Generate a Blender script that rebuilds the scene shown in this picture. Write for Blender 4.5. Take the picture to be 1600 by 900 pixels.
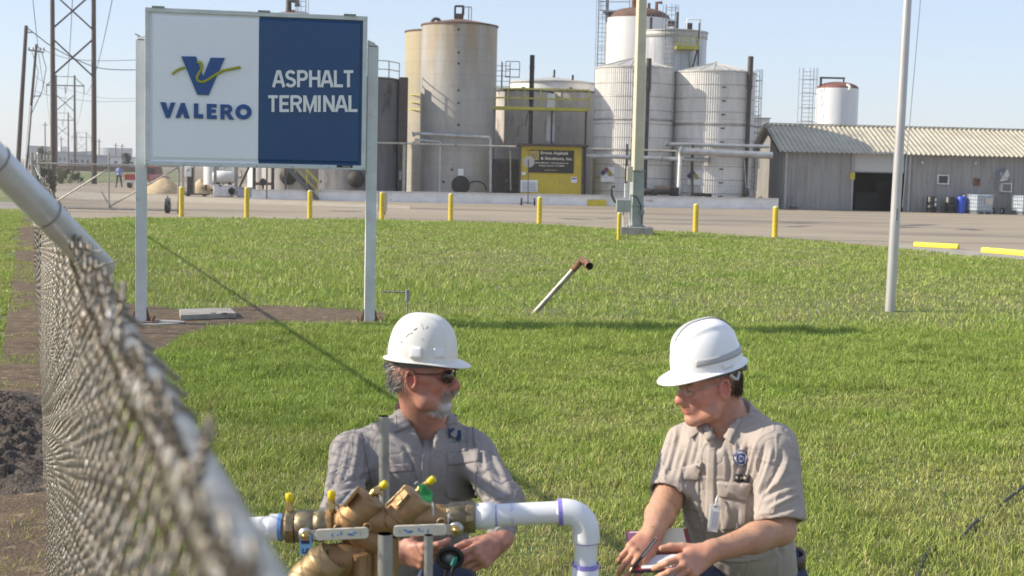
import bpy, bmesh, math, random
import numpy as np
from mathutils import Vector, Matrix, noise as mnoise
from mathutils.bvhtree import BVHTree
random.seed(4); RNG = np.random.default_rng(7)
R = math.radians; PI = math.pi
for o in list(bpy.data.objects): bpy.data.objects.remove(o)
scene = bpy.context.scene
COL = scene.collection
# ---------------------------------------------------------------- camera
CH = 2.05; FPX = 2200.0
PITCH = math.atan(185 / FPX); ROLL = 0.0227
_F = Vector((0, math.cos(PITCH), -math.sin(PITCH))); _R0 = Vector((1, 0, 0)); _U0 = _R0.cross(_F)
_Rt = _R0 * math.cos(ROLL) + _U0 * math.sin(ROLL)
_Up = _U0 * math.cos(ROLL) - _R0 * math.sin(ROLL)
CAM = Vector((0, 0, CH))
cd = bpy.data.cameras.new('camera'); cam = bpy.data.objects.new('camera', cd); COL.objects.link(cam)
mw = Matrix((( _Rt.x, _Up.x, -_F.x, 0), (_Rt.y, _Up.y, -_F.y, 0), (_Rt.z, _Up.z, -_F.z, CH), (0, 0, 0, 1)))
cam.matrix_world = mw
cd.sensor_width = 36; cd.lens = 36 * FPX / 1600; cd.clip_start = 0.05; cd.clip_end = 9000
cd.dof.use_dof = True; cd.dof.focus_distance = 8.0; cd.dof.aperture_fstop = 6.2
scene.camera = cam
# ---------------------------------------------------------------- world, sun, exposure
SUN_AZ = R(1.5); SUN_EL = R(30.7)
w = bpy.data.worlds.new("World"); scene.world = w; w.use_nodes = True
nt = w.node_tree; bg = nt.nodes['Background']
sky = nt.nodes.new('ShaderNodeTexSky'); sky.sky_type = 'NISHITA'; sky.sun_disc = False
TRAVEL = Vector((math.cos(SUN_AZ) * math.cos(SUN_EL), math.sin(SUN_AZ) * math.cos(SUN_EL), -math.sin(SUN_EL)))
sky.sun_elevation = SUN_EL; sky.sun_rotation = math.atan2(-TRAVEL.x, -TRAVEL.y)
sky.air_density = 1.0; sky.dust_density = 0.5; sky.ozone_density = 3.0; sky.altitude = 0
tint = nt.nodes.new('ShaderNodeMix'); tint.data_type = 'RGBA'; tint.blend_type = 'MULTIPLY'; tint.inputs[0].default_value = 1.0
tint.inputs[7].default_value = (1.02, .98, 1.05, 1); nt.links.new(sky.outputs[0], tint.inputs[6])
veil = nt.nodes.new('ShaderNodeMix'); veil.data_type = 'RGBA'; veil.inputs[0].default_value = .62      # thin even haze in the sky
veil.inputs[7].default_value = (2.75, 3.08, 3.60, 1); nt.links.new(tint.outputs[2], veil.inputs[6]); nt.links.new(veil.outputs[2], bg.inputs[0]); bg.inputs[1].default_value = 0.128
sl = bpy.data.lights.new('sun', 'SUN'); sun = bpy.data.objects.new('sun', sl); COL.objects.link(sun)
sl.energy = 4.0; sl.angle = R(0.55); sl.color = (1.0, 0.90, 0.74)
sun.rotation_euler = TRAVEL.to_track_quat('-Z', 'Y').to_euler()
scene.view_settings.view_transform = 'Standard'; scene.view_settings.look = 'None'
scene.view_settings.exposure = 0.80; scene.view_settings.gamma = 1.0
scene.view_settings.use_curve_mapping = False
scene.render.engine = 'CYCLES'
scene.cycles.max_bounces = 6; scene.cycles.transparent_max_bounces = 12
# ---------------------------------------------------------------- picking helpers
def ray(px, py):
    v = _F + _Rt * ((px - 800) / FPX) - _Up * ((py - 450) / FPX)
    return v
def P(px, py, d):                       # the point seen at a pixel whose world Y is d
    v = ray(px, py); return CAM + v * (d / v.y)
def G(px, py, z=0.0):
    v = ray(px, py); return CAM + v * ((z - CH) / v.z)
def mpp(d): return d / FPX              # metres per photo pixel at depth d
def project(p):
    q = Vector(p) - CAM; f = q.dot(_F)
    return 800 + FPX * q.dot(_Rt) / f, 450 - FPX * q.dot(_Up) / f
# ---------------------------------------------------------------- materials
MATS = {}
def srgb(h):
    if isinstance(h, str):
        c = [int(h[i:i + 2], 16) / 255 for i in (0, 2, 4)]
        return tuple((x / 12.92 if x < .04045 else ((x + .055) / 1.055) ** 2.4) for x in c)
    return h
def mat(name, c=(.5, .5, .5), rough=.6, metal=0.0, c2=None, nscale=6.0, nlo=.4, nhi=.65, bump=0.0, bscale=60.0,
        attr=None, spec=.5, stretch=None, c3=None, n3=1.5, sss=0.0, coat=0.0, detail=6.0, lo3=.55, hi3=.7, coords='Object', bdist=.01):
    if name in MATS: return MATS[name]
    m = bpy.data.materials.new(name); m.use_nodes = True; MATS[name] = m
    t = m.node_tree; b = t.nodes['Principled BSDF']; N = t.nodes.new; L = t.links.new
    b.inputs['Roughness'].default_value = rough; b.inputs['Metallic'].default_value = metal
    b.inputs['Specular IOR Level'].default_value = spec
    if coat: b.inputs['Coat Weight'].default_value = coat
    if sss:
        b.inputs['Subsurface Weight'].default_value = sss; b.inputs['Subsurface Radius'].default_value = (.012, .004, .002)
        b.inputs['Subsurface Scale'].default_value = 1.0
    tc = N('ShaderNodeTexCoord'); vec = tc.outputs[coords]
    if stretch:
        mp = N('ShaderNodeMapping'); mp.inputs['Scale'].default_value = stretch; L(vec, mp.inputs[0]); vec = mp.outputs[0]
    if attr:
        a = N('ShaderNodeVertexColor'); a.layer_name = attr; col = a.outputs['Color']
    else:
        rgb = N('ShaderNodeRGB'); rgb.outputs[0].default_value = (*srgb(c), 1); col = rgb.outputs[0]
    def mix(col, cc, sc, lo, hi, det=detail):
        n = N('ShaderNodeTexNoise'); n.inputs['Scale'].default_value = sc; n.inputs['Detail'].default_value = det
        n.inputs['Roughness'].default_value = .62; L(vec, n.inputs['Vector'])
        mr = N('ShaderNodeMapRange'); mr.inputs[1].default_value = lo; mr.inputs[2].default_value = hi; L(n.outputs[0], mr.inputs[0])
        mx = N('ShaderNodeMix'); mx.data_type = 'RGBA'; L(mr.outputs[0], mx.inputs[0]); L(col, mx.inputs[6])
        if isinstance(cc, float):
            hs = N('ShaderNodeHueSaturation'); hs.inputs['Value'].default_value = cc; L(col, hs.inputs['Color']); L(hs.outputs[0], mx.inputs[7])
        else: mx.inputs[7].default_value = (*srgb(cc), 1)
        return mx.outputs[2]
    if c2 is not None: col = mix(col, c2, nscale, nlo, nhi)
    if c3 is not None: col = mix(col, c3, n3, lo3, hi3)
    L(col, b.inputs['Base Color'])
    if bump:
        n = N('ShaderNodeTexNoise'); n.inputs['Scale'].default_value = bscale; n.inputs['Detail'].default_value = 5; L(vec, n.inputs['Vector'])
        bp = N('ShaderNodeBump'); bp.inputs['Strength'].default_value = bump; bp.inputs['Distance'].default_value = bdist
        L(n.outputs[0], bp.inputs['Height']); L(bp.outputs[0], b.inputs['Normal'])
    return m
# ---------------------------------------------------------------- mesh collector
class M:
    def __init__(s): s.v = []; s.f = []; s.sm = []
    def add(s, vs, fs, smooth=False):
        k = len(s.v); s.v += [tuple(v) for v in vs]; s.f += [[i + k for i in f] for f in fs]; s.sm += [smooth] * len(fs); return s
    def box(s, c, size, rot=None):
        c = Vector(c); hx, hy, hz = [q / 2 for q in size]
        vs = [Vector((x, y, z)) for z in (-hz, hz) for x, y in ((-hx, -hy), (hx, -hy), (hx, hy), (-hx, hy))]
        if rot is not None:
            if not isinstance(rot, Matrix): rot = Matrix.Rotation(rot, 3, 'Z')
            vs = [rot @ v for v in vs]
        return s.add([v + c for v in vs], [[3, 2, 1, 0], [4, 5, 6, 7], [0, 1, 5, 4], [1, 2, 6, 5], [2, 3, 7, 6], [3, 0, 4, 7]])
    def bar(s, a, b, w, h=None, up=(0, 0, 1)):
        a = Vector(a); b = Vector(b); d = b - a; L = d.length
        if L < 1e-6: return s
        z = d / L; x = Vector(up).cross(z)
        if x.length < 1e-3: x = Vector((1, 0, 0)).cross(z)
        x.normalize(); y = z.cross(x); h = h or w
        return s.box((a + b) / 2, (w, h, L), Matrix((x, y, z)).transposed())
    def tube(s, pts, r, n=10, caps=True, smooth=True):
        pts = [Vector(p) for p in pts]; m = len(pts)
        rs = r if isinstance(r, (list, tuple)) else [r] * m
        vs = []; fs = []; ref = None
        for i, p in enumerate(pts):
            d = (pts[min(i + 1, m - 1)] - pts[max(i - 1, 0)])
            d = d.normalized() if d.length > 1e-9 else Vector((0, 0, 1))
            if ref is None:
                ref = d.cross(Vector((0, 0, 1)))
                if ref.length < 1e-3: ref = d.cross(Vector((1, 0, 0)))
            ref = (ref - d * ref.dot(d)).normalized(); q = d.cross(ref)
            for k in range(n):
                a = 2 * PI * k / n; vs.append(p + (ref * math.cos(a) + q * math.sin(a)) * rs[i])
        for i in range(m - 1):
            for k in range(n):
                k2 = (k + 1) % n; fs.append([i * n + k, i * n + k2, (i + 1) * n + k2, (i + 1) * n + k])
        s.add(vs, fs, smooth)
        if caps: s.add(vs[:n], [list(range(n))[::-1]]); s.add(vs[-n:], [list(range(n))])
        return s
    def lathe(s, prof, c=(0, 0, 0), n=48, smooth=True, ax=None, ribs=0, amp=0.0):
        c = Vector(c); rot = Vector(ax).to_track_quat('Z', 'Y').to_matrix() if ax is not None else Matrix.Identity(3)
        vs = []; fs = []
        for r_, z in prof:
            for k in range(n):
                a = 2 * PI * k / n
                rr = r_ + (amp * (1 if (k % 4) < 2 else -1) if ribs else 0)
                vs.append(c + rot @ Vector((rr * math.cos(a), rr * math.sin(a), z)))
        for i in range(len(prof) - 1):
            for k in range(n):
                k2 = (k + 1) % n; fs.append([i * n + k, i * n + k2, (i + 1) * n + k2, (i + 1) * n + k])
        s.add(vs, fs, smooth)
        if prof[0][0] > 1e-5: s.add(vs[:n], [list(range(n))[::-1]])
        if prof[-1][0] > 1e-5: s.add(vs[-n:], [list(range(n))])
        return s
    def prism(s, poly, d, T=None):           # 2-D outline (x, y) extruded by z 0..d, T: Matrix 4x4
        n = len(poly); a = sum(poly[i][0] * poly[(i + 1) % n][1] - poly[(i + 1) % n][0] * poly[i][1] for i in range(n))
        if a < 0: poly = poly[::-1]
        vs = [Vector((x, y, 0)) for x, y in poly] + [Vector((x, y, d)) for x, y in poly]
        if T is not None: vs = [T @ v for v in vs]
        return s.add(vs, [list(range(n))[::-1], list(range(n, 2 * n))] + [[i, (i + 1) % n, n + (i + 1) % n, n + i] for i in range(n)])
    def build(s, name, m, parent=None, bevel=0.0, loc=None, origin=None):
        me = bpy.data.meshes.new(name)
        vs = s.v
        if origin is not None: ov = Vector(origin); vs = [tuple(Vector(v) - ov) for v in vs]
        me.from_pydata(vs, [], s.f); me.update()
        me.polygons.foreach_set('use_smooth', s.sm)
        me.materials.append(m)
        o = bpy.data.objects.new(name, me); COL.objects.link(o)
        if origin is not None: o.location = ov
        if loc is not None: o.location = loc
        if parent is not None:
            o.parent = parent
        if bevel:
            b = o.modifiers.new('bevel', 'BEVEL'); b.width = bevel; b.segments = 2; b.limit_method = 'ANGLE'; b.angle_limit = R(40)
        return o
def tag(o, label=None, cat=None, group=None, kind=None):
    if label: o['label'] = label
    if cat: o['category'] = cat
    if group: o['group'] = group
    if kind: o['kind'] = kind
    return o
def empty(name, label, cat, loc=(0, 0, 0), rz=0, group=None):
    o = bpy.data.objects.new(name, None); COL.objects.link(o); o.location = loc; o.rotation_euler = (0, 0, rz)
    o.empty_display_size = .1
    return tag(o, label, cat, group)
def copy_tree(o, parent=None, loc=None, rz=None):
    c = o.copy(); COL.objects.link(c); c.parent = parent
    if loc is not None: c.location = loc
    if rz is not None: c.rotation_euler = (0, 0, rz)
    for ch in list(o.children): copy_tree(ch, c)
    return c
def text_mesh(txt, size, m, name, parent, T, depth=.004, bold=0.0, align='CENTER', xscale=1.0, shear=0.0, space=1.0):
    cu = bpy.data.curves.new(name, 'FONT'); cu.body = txt; cu.size = size; cu.extrude = depth; cu.offset = bold
    cu.align_x = align; cu.align_y = 'CENTER'; cu.resolution_u = 3; cu.shear = shear; cu.space_character = space
    o = bpy.data.objects.new(name + '_tmp', cu); COL.objects.link(o)
    dg = bpy.context.evaluated_depsgraph_get(); me = bpy.data.meshes.new_from_object(o.evaluated_get(dg))
    bpy.data.objects.remove(o); bpy.data.curves.remove(cu)
    me.transform(T @ Matrix.Diagonal((xscale, 1, 1, 1))); me.materials.clear(); me.materials.append(m); me.name = name
    r = bpy.data.objects.new(name, me); COL.objects.link(r); r.parent = parent
    return r
def fast_mesh(name, verts, faces, m, parent=None, colors=None, smooth=True):
    """verts (n,3) float array, faces list of (array of k-gons)"""
    me = bpy.data.meshes.new(name)
    nv = len(verts); me.vertices.add(nv); me.vertices.foreach_set('co', np.asarray(verts, np.float32).ravel())
    loops = np.concatenate([f.ravel() for f in faces]).astype(np.int32)
    tot = np.concatenate([np.full(len(f), f.shape[1], np.int32) for f in faces])
    st = np.concatenate([[0], np.cumsum(tot)[:-1]]).astype(np.int32)
    me.loops.add(len(loops)); me.loops.foreach_set('vertex_index', loops)
    me.polygons.add(len(tot)); me.polygons.foreach_set('loop_start', st); me.polygons.foreach_set('loop_total', tot)
    me.polygons.foreach_set('use_smooth', np.full(len(tot), smooth))
    if colors is not None:
        ca = me.color_attributes.new('Col', 'FLOAT_COLOR', 'POINT')
        c4 = np.ones((nv, 4), np.float32); c4[:, :3] = colors; ca.data.foreach_set('color', c4.ravel())
    me.update(calc_edges=True); me.materials.append(m)
    o = bpy.data.objects.new(name, me); COL.objects.link(o)
    if parent is not None: o.parent = parent
    return o
def vnoise(x, y, s, seed=0):               # smooth 2-D value noise, numpy
    r = np.random.default_rng(seed).random((257, 257)); x = x / s; y = y / s
    xi = np.floor(x).astype(int); yi = np.floor(y).astype(int); fx = x - xi; fy = y - yi
    fx = fx * fx * (3 - 2 * fx); fy = fy * fy * (3 - 2 * fy)
    g = lambda a, b: r[a % 257, b % 257]
    return (g(xi, yi) * (1 - fx) + g(xi + 1, yi) * fx) * (1 - fy) + (g(xi, yi + 1) * (1 - fx) + g(xi + 1, yi + 1) * fx) * fy
def fbm(x, y, s, seed=0, o=4):
    t = 0; a = 1; n = 0
    for i in range(o): t = t + a * vnoise(x, y, s / 2 ** i, seed + i); n += a; a *= .55
    return t / n
# ================================================================ SETTING: ground, lawn, lot
def ss(a, b, x): t = np.clip((x - a) / (b - a), 0, 1); return t * t * (3 - 2 * t)
def gz(x, y): return 0.24 * (1 - ss(5.2, 6.9, np.asarray(y, float)))
ground_m = mat('ground_dirt', (.16, .125, .085), .95, c2=(.24, .19, .13), nscale=.12, c3=(.13, .15, .06), n3=.02, bump=.5, bscale=4)
g = M(); S = 7000
xs = [-S, -600, -120, -40, -15, -6, 0, 6, 15, 40, 120, 600, S]; ys = [-200, -30, 0, 3, 4, 5.2, 5.6, 6.0, 6.4, 6.9, 9, 20, 60, 200, 800, S]
vs = [(x, y, float(gz(x, y)) - .035) for y in ys for x in xs]; n = len(xs)
g.add(vs, [[j * n + i, j * n + i + 1, (j + 1) * n + i + 1, (j + 1) * n + i] for j in range(len(ys) - 1) for i in range(n - 1)], True)
tag(g.build('ground', ground_m), kind='structure')
EDGE = [(-400, 338), (140, 341), (283, 340), (450, 342), (596, 343), (704, 345), (843, 350), (960, 357), (1087, 364), (1210, 371), (1300, 378), (1400, 387), (1480, 396), (1600, 406), (1750, 420), (1900, 440), (2100, 475), (2300, 520)]
EX = np.array([e[0] for e in EDGE], float); EY = np.array([e[1] for e in EDGE], float)
BARE = [(195, 476), (300, 487), (420, 480), (520, 483), (590, 490), (612, 500), (585, 509), (500, 509), (420, 506), (340, 513), (292, 528), (262, 546), (236, 560), (190, 560), (170, 500)]
def inpoly(px, py, poly):
    r = np.zeros(px.shape, bool); n = len(poly)
    for i in range(n):
        x1, y1 = poly[i]; x2, y2 = poly[(i + 1) % n]
        c = ((y1 > py) != (y2 > py)) & (px < (x2 - x1) * (py - y1) / (y2 - y1 + 1e-9) + x1); r ^= c
    return r
def proj_np(x, y, z):
    qx, qy, qz = x, y, z - CH
    f = qx * _F.x + qy * _F.y + qz * _F.z; a = qx * _Rt.x + qy * _Rt.y + qz * _Rt.z; b = qx * _Up.x + qy * _Up.y + qz * _Up.z
    f = np.maximum(f, .05)
    return 800 + FPX * a / f, 450 - FPX * b / f
def fence_x(y): return .115 - .343 * y
# lot (worn asphalt) as a sheet from just behind the lawn edge to the tank farm and beyond the building
lot_m = mat('worn_asphalt', (.325, .27, .20), .92, c2=(.26, .215, .16), nscale=.35, nlo=.35, nhi=.7, c3=(.19, .155, .125), n3=.22, lo3=.50, hi3=.62, stretch=(.25, 1, 1), bump=.4, bscale=25)
lp = [G(px, py + 8) for px, py in EDGE]
lp = [(p.x, p.y) for p in lp]
near = [(x, y) for x, y in lp]
poly = near + [(60, 60), (90, 140), (-4, 150), (-60, 150), (-60, 52)]
g = M(); g.add([(x, y, -.012) for x, y in poly], [list(range(len(poly)))]); tag(g.build('asphalt_lot', lot_m), kind='structure')
# lighter gravel apron along the wall + dark oil stains and tyre marks (real sheets)
gr = mat('gravel_apron', (.42, .36, .28), .95, c2=(.30, .26, .20), nscale=1.2, bump=.6, bscale=18)
a, b, c, d_ = G(60, 297), G(640, 321.5), G(640, 326), G(60, 309)
g = M(); g.add([(p.x, p.y, -.008) for p in (a, b, c, d_)], [[3, 2, 1, 0]]); tag(g.build('gravel_strip', gr), kind='structure')
st = mat('oil_stain', (.075, .068, .062), .8, c2=(.2, .17, .14), nscale=2.0)
for k, (x0, x1, y0, h) in enumerate([(1215, 1285, 347, 1.4), (1225, 1270, 353, 1), (1390, 1470, 352, 1.6), (1395, 1440, 356, 1), (1490, 1540, 359, 1.4), (870, 930, 342, 1), (510, 570, 329, .8), (930, 960, 341, .8)]):
    n = 14; top = []; bot = []
    for i in range(n + 1):
        t = i / n; x = x0 + (x1 - x0) * t; ww = h * math.sin(PI * t) * (.7 + .5 * random.random()); yy = y0 + .9 * math.sin(t * 3 + k)
        top.append(G(x, yy - ww)); bot.append(G(x, yy + ww * .7))
    ring = bot + top[::-1]
    g = M(); g.add([(p.x, p.y, -.007) for p in ring], [list(range(len(ring)))])
    tag(g.build('stain', st), kind='structure')
# lawn sheet (grid) ------------------------------------------------
def lawn_grid(name, m, x_of, y0, y1, ny, nx, zoff, keep=None, amp=.055):
    ys = y0 * (y1 / y0) ** np.linspace(0, 1, ny); X = []; Y = []
    for y in ys:
        a, b = x_of(y); X.append(np.linspace(a, b, nx)); Y.append(np.full(nx, y))
    X = np.array(X); Y = np.array(Y); Z = gz(X, Y) + zoff + amp * (fbm(X, Y, 1.2, 3) - .5)
    ids = np.arange(ny * nx).reshape(ny, nx)
    F = np.stack([ids[:-1, :-1], ids[:-1, 1:], ids[1:, 1:], ids[1:, :-1]], -1).reshape(-1, 4)
    if keep is not None:
        cx = (X[:-1, :-1] + X[1:, 1:]) / 2; cy = (Y[:-1, :-1] + Y[1:, 1:]) / 2; F = F[keep(cx, cy).ravel()]
    return tag(fast_mesh(name, np.stack([X, Y, Z], -1).reshape(-1, 3), [F], m), kind='structure')
lawn_m = mat('lawn_soil', (.11, .15, .032), .95, c2=(.24, .20, .09), nscale=1.1, nlo=.45, nhi=.7, c3=(.05, .085, .016), n3=14, lo3=.45, hi3=.6, bump=.8, bscale=40)
def edge_ok(x, y, slack=0.0):
    px, py = proj_np(x, y, np.zeros_like(x)); return (py > np.interp(px, EX, EY) + slack)
lawn_grid('lawn', lawn_m, lambda y: (fence_x(y), .50 * y + 12), 2.2, 62, 200, 120, 0, keep=lambda x, y: edge_ok(x, y, .4))
lawn_grid('grass_verge', lawn_m, lambda y: (-.62 * y - 3, fence_x(y) - .30), 2.2, 57, 120, 60, -.005)
soil_m = mat('bare_soil', (.135, .092, .056), .97, c2=(.075, .052, .033), nscale=4, c3=(.25, .185, .115), n3=9, lo3=.55, hi3=.68, bump=.9, bscale=45, bdist=.02)
lawn_grid('soil_strip', soil_m, lambda y: (fence_x(y) - .42, fence_x(y) + .0), 2.2, 56, 160, 10, .030)
# bare earth under the sign
cpt = [G(px, py) for px, py in BARE]; cen = sum(cpt, Vector()) / len(cpt)
vs = [(p.x, p.y, .022) for p in cpt]
g = M(); ring = []
for i in range(len(cpt)):
    for t in (0, .33, .66):
        q = cpt[i].lerp(cpt[(i + 1) % len(cpt)], t); q = cen + (q - cen) * (1 + .16 * (random.random() - .3)); ring.append((q.x, q.y, .018))
g.add(ring, [list(range(len(ring)))[::-1]] if (cpt[1] - cpt[0]).cross(cpt[3] - cpt[0]).z < 0 else [list(range(len(ring)))]); tag(g.build('bare_soil', soil_m), kind='structure')
# side path crossing left of the fence and concrete curb strip at parking
pth = mat('path_asphalt', (.26, .23, .20), .93, c2=(.2, .18, .16), nscale=.6, bump=.3, bscale=20)
a, b, c, d_ = G(-500, 310), G(70, 317), G(75, 333), G(-500, 334)
g = M(); g.add([(p.x, p.y, .03) for p in (a, b, c, d_)], [[3, 2, 1, 0]]); tag(g.build('side_road', pth), kind='structure')
cs = mat('concrete_strip', (.36, .33, .29), .93, c2=(.25, .225, .19), nscale=2, bump=.3, bscale=30)
up_ = [(1390, 379), (1500, 390), (1620, 401), (1800, 420)]; lo_ = [(1800, 428), (1620, 410.5), (1500, 400), (1390, 388)]
pts = [G(*q) for q in up_ + lo_]
g = M(); g.add([(p.x, p.y, -.004) for p in pts], [list(range(len(pts)))[::-1]]); tag(g.build('concrete_strip', cs), kind='structure')
# far green field strips
fm = mat('field_grass', (.10, .14, .035), .95, c2=(.20, .19, .08), nscale=.08, c3=(.06, .09, .02), n3=.4, bump=.6, bscale=2)
for (x0, x1, y0, y1) in [(-300, 60, 286, 317), (60, 280, 268, 284.5)]:
    pts = [G(x0, y1 + (0 if x0 < 0 else 1)), G(x1, y1), G(x1, y0), G(x0, y0)]
    g = M(); g.add([(p.x, p.y, .012) for p in pts], [[0, 1, 2, 3]]); tag(g.build('grass_field', fm), kind='structure')
# mud heap beside the fence
mud = mat('wet_mud', (.038, .028, .022), .8, c2=(.085, .064, .050), nscale=5, bump=1, bscale=30, bdist=.03)
nx, ny = 60, 150
X, Y = np.meshgrid(np.linspace(0, 1, nx), np.linspace(8.3, 12.2, ny)); XX = fence_x(Y) - .03 - X * 1.5
hh = (np.sin(PI * np.clip((Y - 8.3) / 3.9, 0, 1)) ** .6) * np.sin(PI * np.clip(X * .93 + .07, 0, 1)) ** .7
Z = .01 + hh * (.03 + .14 * fbm(XX, Y, .35, 9, 3) + .09 * np.abs(fbm(XX, Y, .10, 21, 3) - .5) * 4)
ids = np.arange(nx * ny).reshape(ny, nx); F = np.stack([ids[:-1, :-1], ids[1:, :-1], ids[1:, 1:], ids[:-1, 1:]], -1).reshape(-1, 4)
tag(fast_mesh('mud_heap', np.stack([XX, Y, Z], -1).reshape(-1, 3), [F], mud), 'heap of dark wet mud dug up along the left of the chain link fence', 'mud heap')
# grass blades ----------------------------------------------------
def blades(name, n, yr, xr, hfun, wid, seg, seed, keep, colfun, power=1.0):
    r = np.random.default_rng(seed)
    y = (yr[0] ** power + (yr[1] ** power - yr[0] ** power) * r.random(n)) ** (1 / power)
    a, b = xr(y); x = a + (b - a) * r.random(n)
    k = keep(x, y); x = x[k]; y = y[k]; n = len(x)
    h = hfun(x, y) * (.55 + .8 * r.random(n)); an = r.random(n) * 2 * PI; ln = h * (.15 + .75 * r.random(n)); la = r.random(n) * 2 * PI
    wv = wid(y) * (.6 + .8 * r.random(n)); dx, dy = np.cos(an) * wv / 2, np.sin(an) * wv / 2
    z0 = gz(x, y) - .004 + .055 * (fbm(x, y, 1.2, 3) - .5); lx, ly = np.cos(la) * ln, np.sin(la) * ln
    hz = np.sqrt(np.maximum(h * h - ln * ln * .6, (.3 * h) ** 2))
    col = colfun(x, y, r)
    if seg == 1:
        V = np.stack([np.stack([x - dx, y - dy, z0], 1), np.stack([x + dx, y + dy, z0], 1), np.stack([x + lx, y + ly, z0 + hz], 1)], 1).reshape(-1, 3)
        F = [np.arange(n * 3).reshape(n, 3)]; C = np.repeat(col, 3, 0)
    else:
        m = .5
        V = np.stack([np.stack([x - dx, y - dy, z0], 1), np.stack([x + dx, y + dy, z0], 1),
                      np.stack([x + lx * .3 + dx * .75, y + ly * .3 + dy * .75, z0 + hz * .62], 1), np.stack([x + lx * .3 - dx * .75, y + ly * .3 - dy * .75, z0 + hz * .62], 1),
                      np.stack([x + lx, y + ly, z0 + hz], 1)], 1).reshape(-1, 3)
        b0 = np.arange(n) * 5
        F = [np.stack([b0, b0 + 1, b0 + 2, b0 + 3], 1), np.stack([b0 + 3, b0 + 2, b0 + 4], 1)]; C = np.repeat(col, 5, 0)
    return fast_mesh(name, V, F, grass_m, colors=C, smooth=False)
grass_m = bpy.data.materials.new('grass_blade'); grass_m.use_nodes = True
t = grass_m.node_tree; b = t.nodes['Principled BSDF']; vc = t.nodes.new('ShaderNodeVertexColor'); vc.layer_name = 'Col'
b.inputs['Roughness'].default_value = .5; b.inputs['Specular IOR Level'].default_value = .35
t.links.new(vc.outputs[0], b.inputs['Base Color']); tr = t.nodes.new('ShaderNodeBsdfTranslucent'); mx = t.nodes.new('ShaderNodeMixShader')
hs = t.nodes.new('ShaderNodeHueSaturation'); hs.inputs['Value'].default_value = 1.3; t.links.new(vc.outputs[0], hs.inputs['Color']); t.links.new(hs.outputs[0], tr.inputs[0])
mx.inputs[0].default_value = .28; t.links.new(b.outputs[0], mx.inputs[1]); t.links.new(tr.outputs[0], mx.inputs[2]); t.links.new(mx.outputs[0], t.nodes['Material Output'].inputs[0])
def dryness(x, y):
    px, py = proj_np(x, y, np.zeros_like(x))
    n1 = fbm(x, y, 1.6, 40); n2 = fbm(x, y, .5, 50)
    d = .17 + 1.1 * (n1 - .5) + 1.0 * (n2 - .5)
    d += .34 * ss(600, 800, py) + .14 * ss(760, 900, py)                      # shorter thatchy turf close by
    d += .45 * np.exp(-((py - 470 - .012 * (px - 800)) / 26) ** 2) * ss(850, 1150, px)
    d += .5 * np.exp(-((py - 408) / 8) ** 2) * np.exp(-((px - 800) / 150) ** 2)
    d += .5 * np.exp(-((px - 850) / 50) ** 2 - ((py - 487) / 7) ** 2)
    d += .7 * np.exp(-((px - 1390) / 40) ** 2 - ((py - 487) / 5) ** 2)
    d += .25 * ss(-.3, .4, np.sin(px * .01 + 1.0)) * np.exp(-((py - 395) / 25) ** 2)
    d -= .30 * np.exp(-((py - 560) / 50) ** 2)
    return np.clip(d, 0, 1)
def gcol(x, y, r):
    n = len(x); d = dryness(x, y); u = r.random(n); isdry = (r.random(n) < d * .46)
    base = np.array([.33, .42, .085]); alt = np.array([.235, .33, .060]); yel = np.array([.50, .48, .16])
    c = base * (1 - u[:, None]) + alt * u[:, None]; c = c + (yel - c) * (d * .55 + .25 * fbm(x, y, 2.5, 60) * u)[:, None]
    straw = np.array([.46, .41, .20]) * (.5 + .7 * r.random(n))[:, None]
    c = np.where(isdry[:, None], straw, c); return c * .93 * ((.78 + .34 * r.random(n)) * (.80 + .45 * fbm(x, y, .35, 61)))[:, None]
def keep_lawn(x, y):
    px, py = proj_np(x, y, np.zeros_like(x)); k = edge_ok(x, y, .8) & (x > fence_x(y) + .03) & (px > -60) & (px < 2150)
    k &= ~inpoly(px, py, BARE); dd = dryness(x, y)
    for (cx, cy, rx, ry) in [(850, 487, 34, 4), (1388, 487, 22, 3)]:
        k &= ((px - cx) / rx) ** 2 + ((py - cy) / ry) ** 2 > 1
    return k & (np.random.default_rng(1).random(len(x)) > .35 * dd)
def hgt(x, y):
    px, py = proj_np(x, y, np.zeros_like(x)); d = dryness(x, y)
    tall = .031 + .050 * fbm(x, y, .9, 70) ** 1.5 + .05 * fbm(x, y, .28, 72) ** 2 + .045 * ss(.60, .72, fbm(x, y, .24, 75)) + .05 * np.exp(-((py - 530) / 45) ** 2) * fbm(x, y, .6, 71) + .04 * np.exp(-((py - 440) / 35) ** 2) * (px < 750)
    return tall * (1 - .55 * d)
xr = lambda y: (np.maximum(fence_x(y), -.40 * y - .3), .50 * y + 2.0)
DENS = 1.0
b1 = blades('grass', int(540000 * DENS), (6.2, 19), xr, hgt, lambda y: .0040 + .00045 * y, 2, 11, keep_lawn, gcol, 1.25)
b2 = blades('grass', int(360000 * DENS), (18.5, 56), xr, lambda x, y: hgt(x, y) * 1.15, lambda y: .010 + .0006 * y, 1, 12, keep_lawn, gcol, 1.6)
b3 = blades('grass', 90000, (6, 56), lambda y: (-.39 * y - .5, fence_x(y) - .06), lambda x, y: .06 + 0 * x, lambda y: .006 + .0008 * y, 1, 13,
            lambda x, y: (fbm(x, y, 1.2, 80) + ss(.0, .9, fence_x(y) - .20 - x) * .45 > .52) & ~((y > 8.2) & (y < 12.3) & (x > fence_x(y) - 1.5)), gcol, 1.4)
def straw(x, y, r): return np.array([.34, .26, .16]) * (.15 + 1.1 * r.random(len(x)) ** 2)[:, None]
def on_bare(x, y):
    px, py = proj_np(x, y, np.zeros_like(x)); return inpoly(px, py, BARE) | ((x < fence_x(y)) & (x > fence_x(y) - .5) & (np.abs(y - 10) > 2)) 
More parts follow.
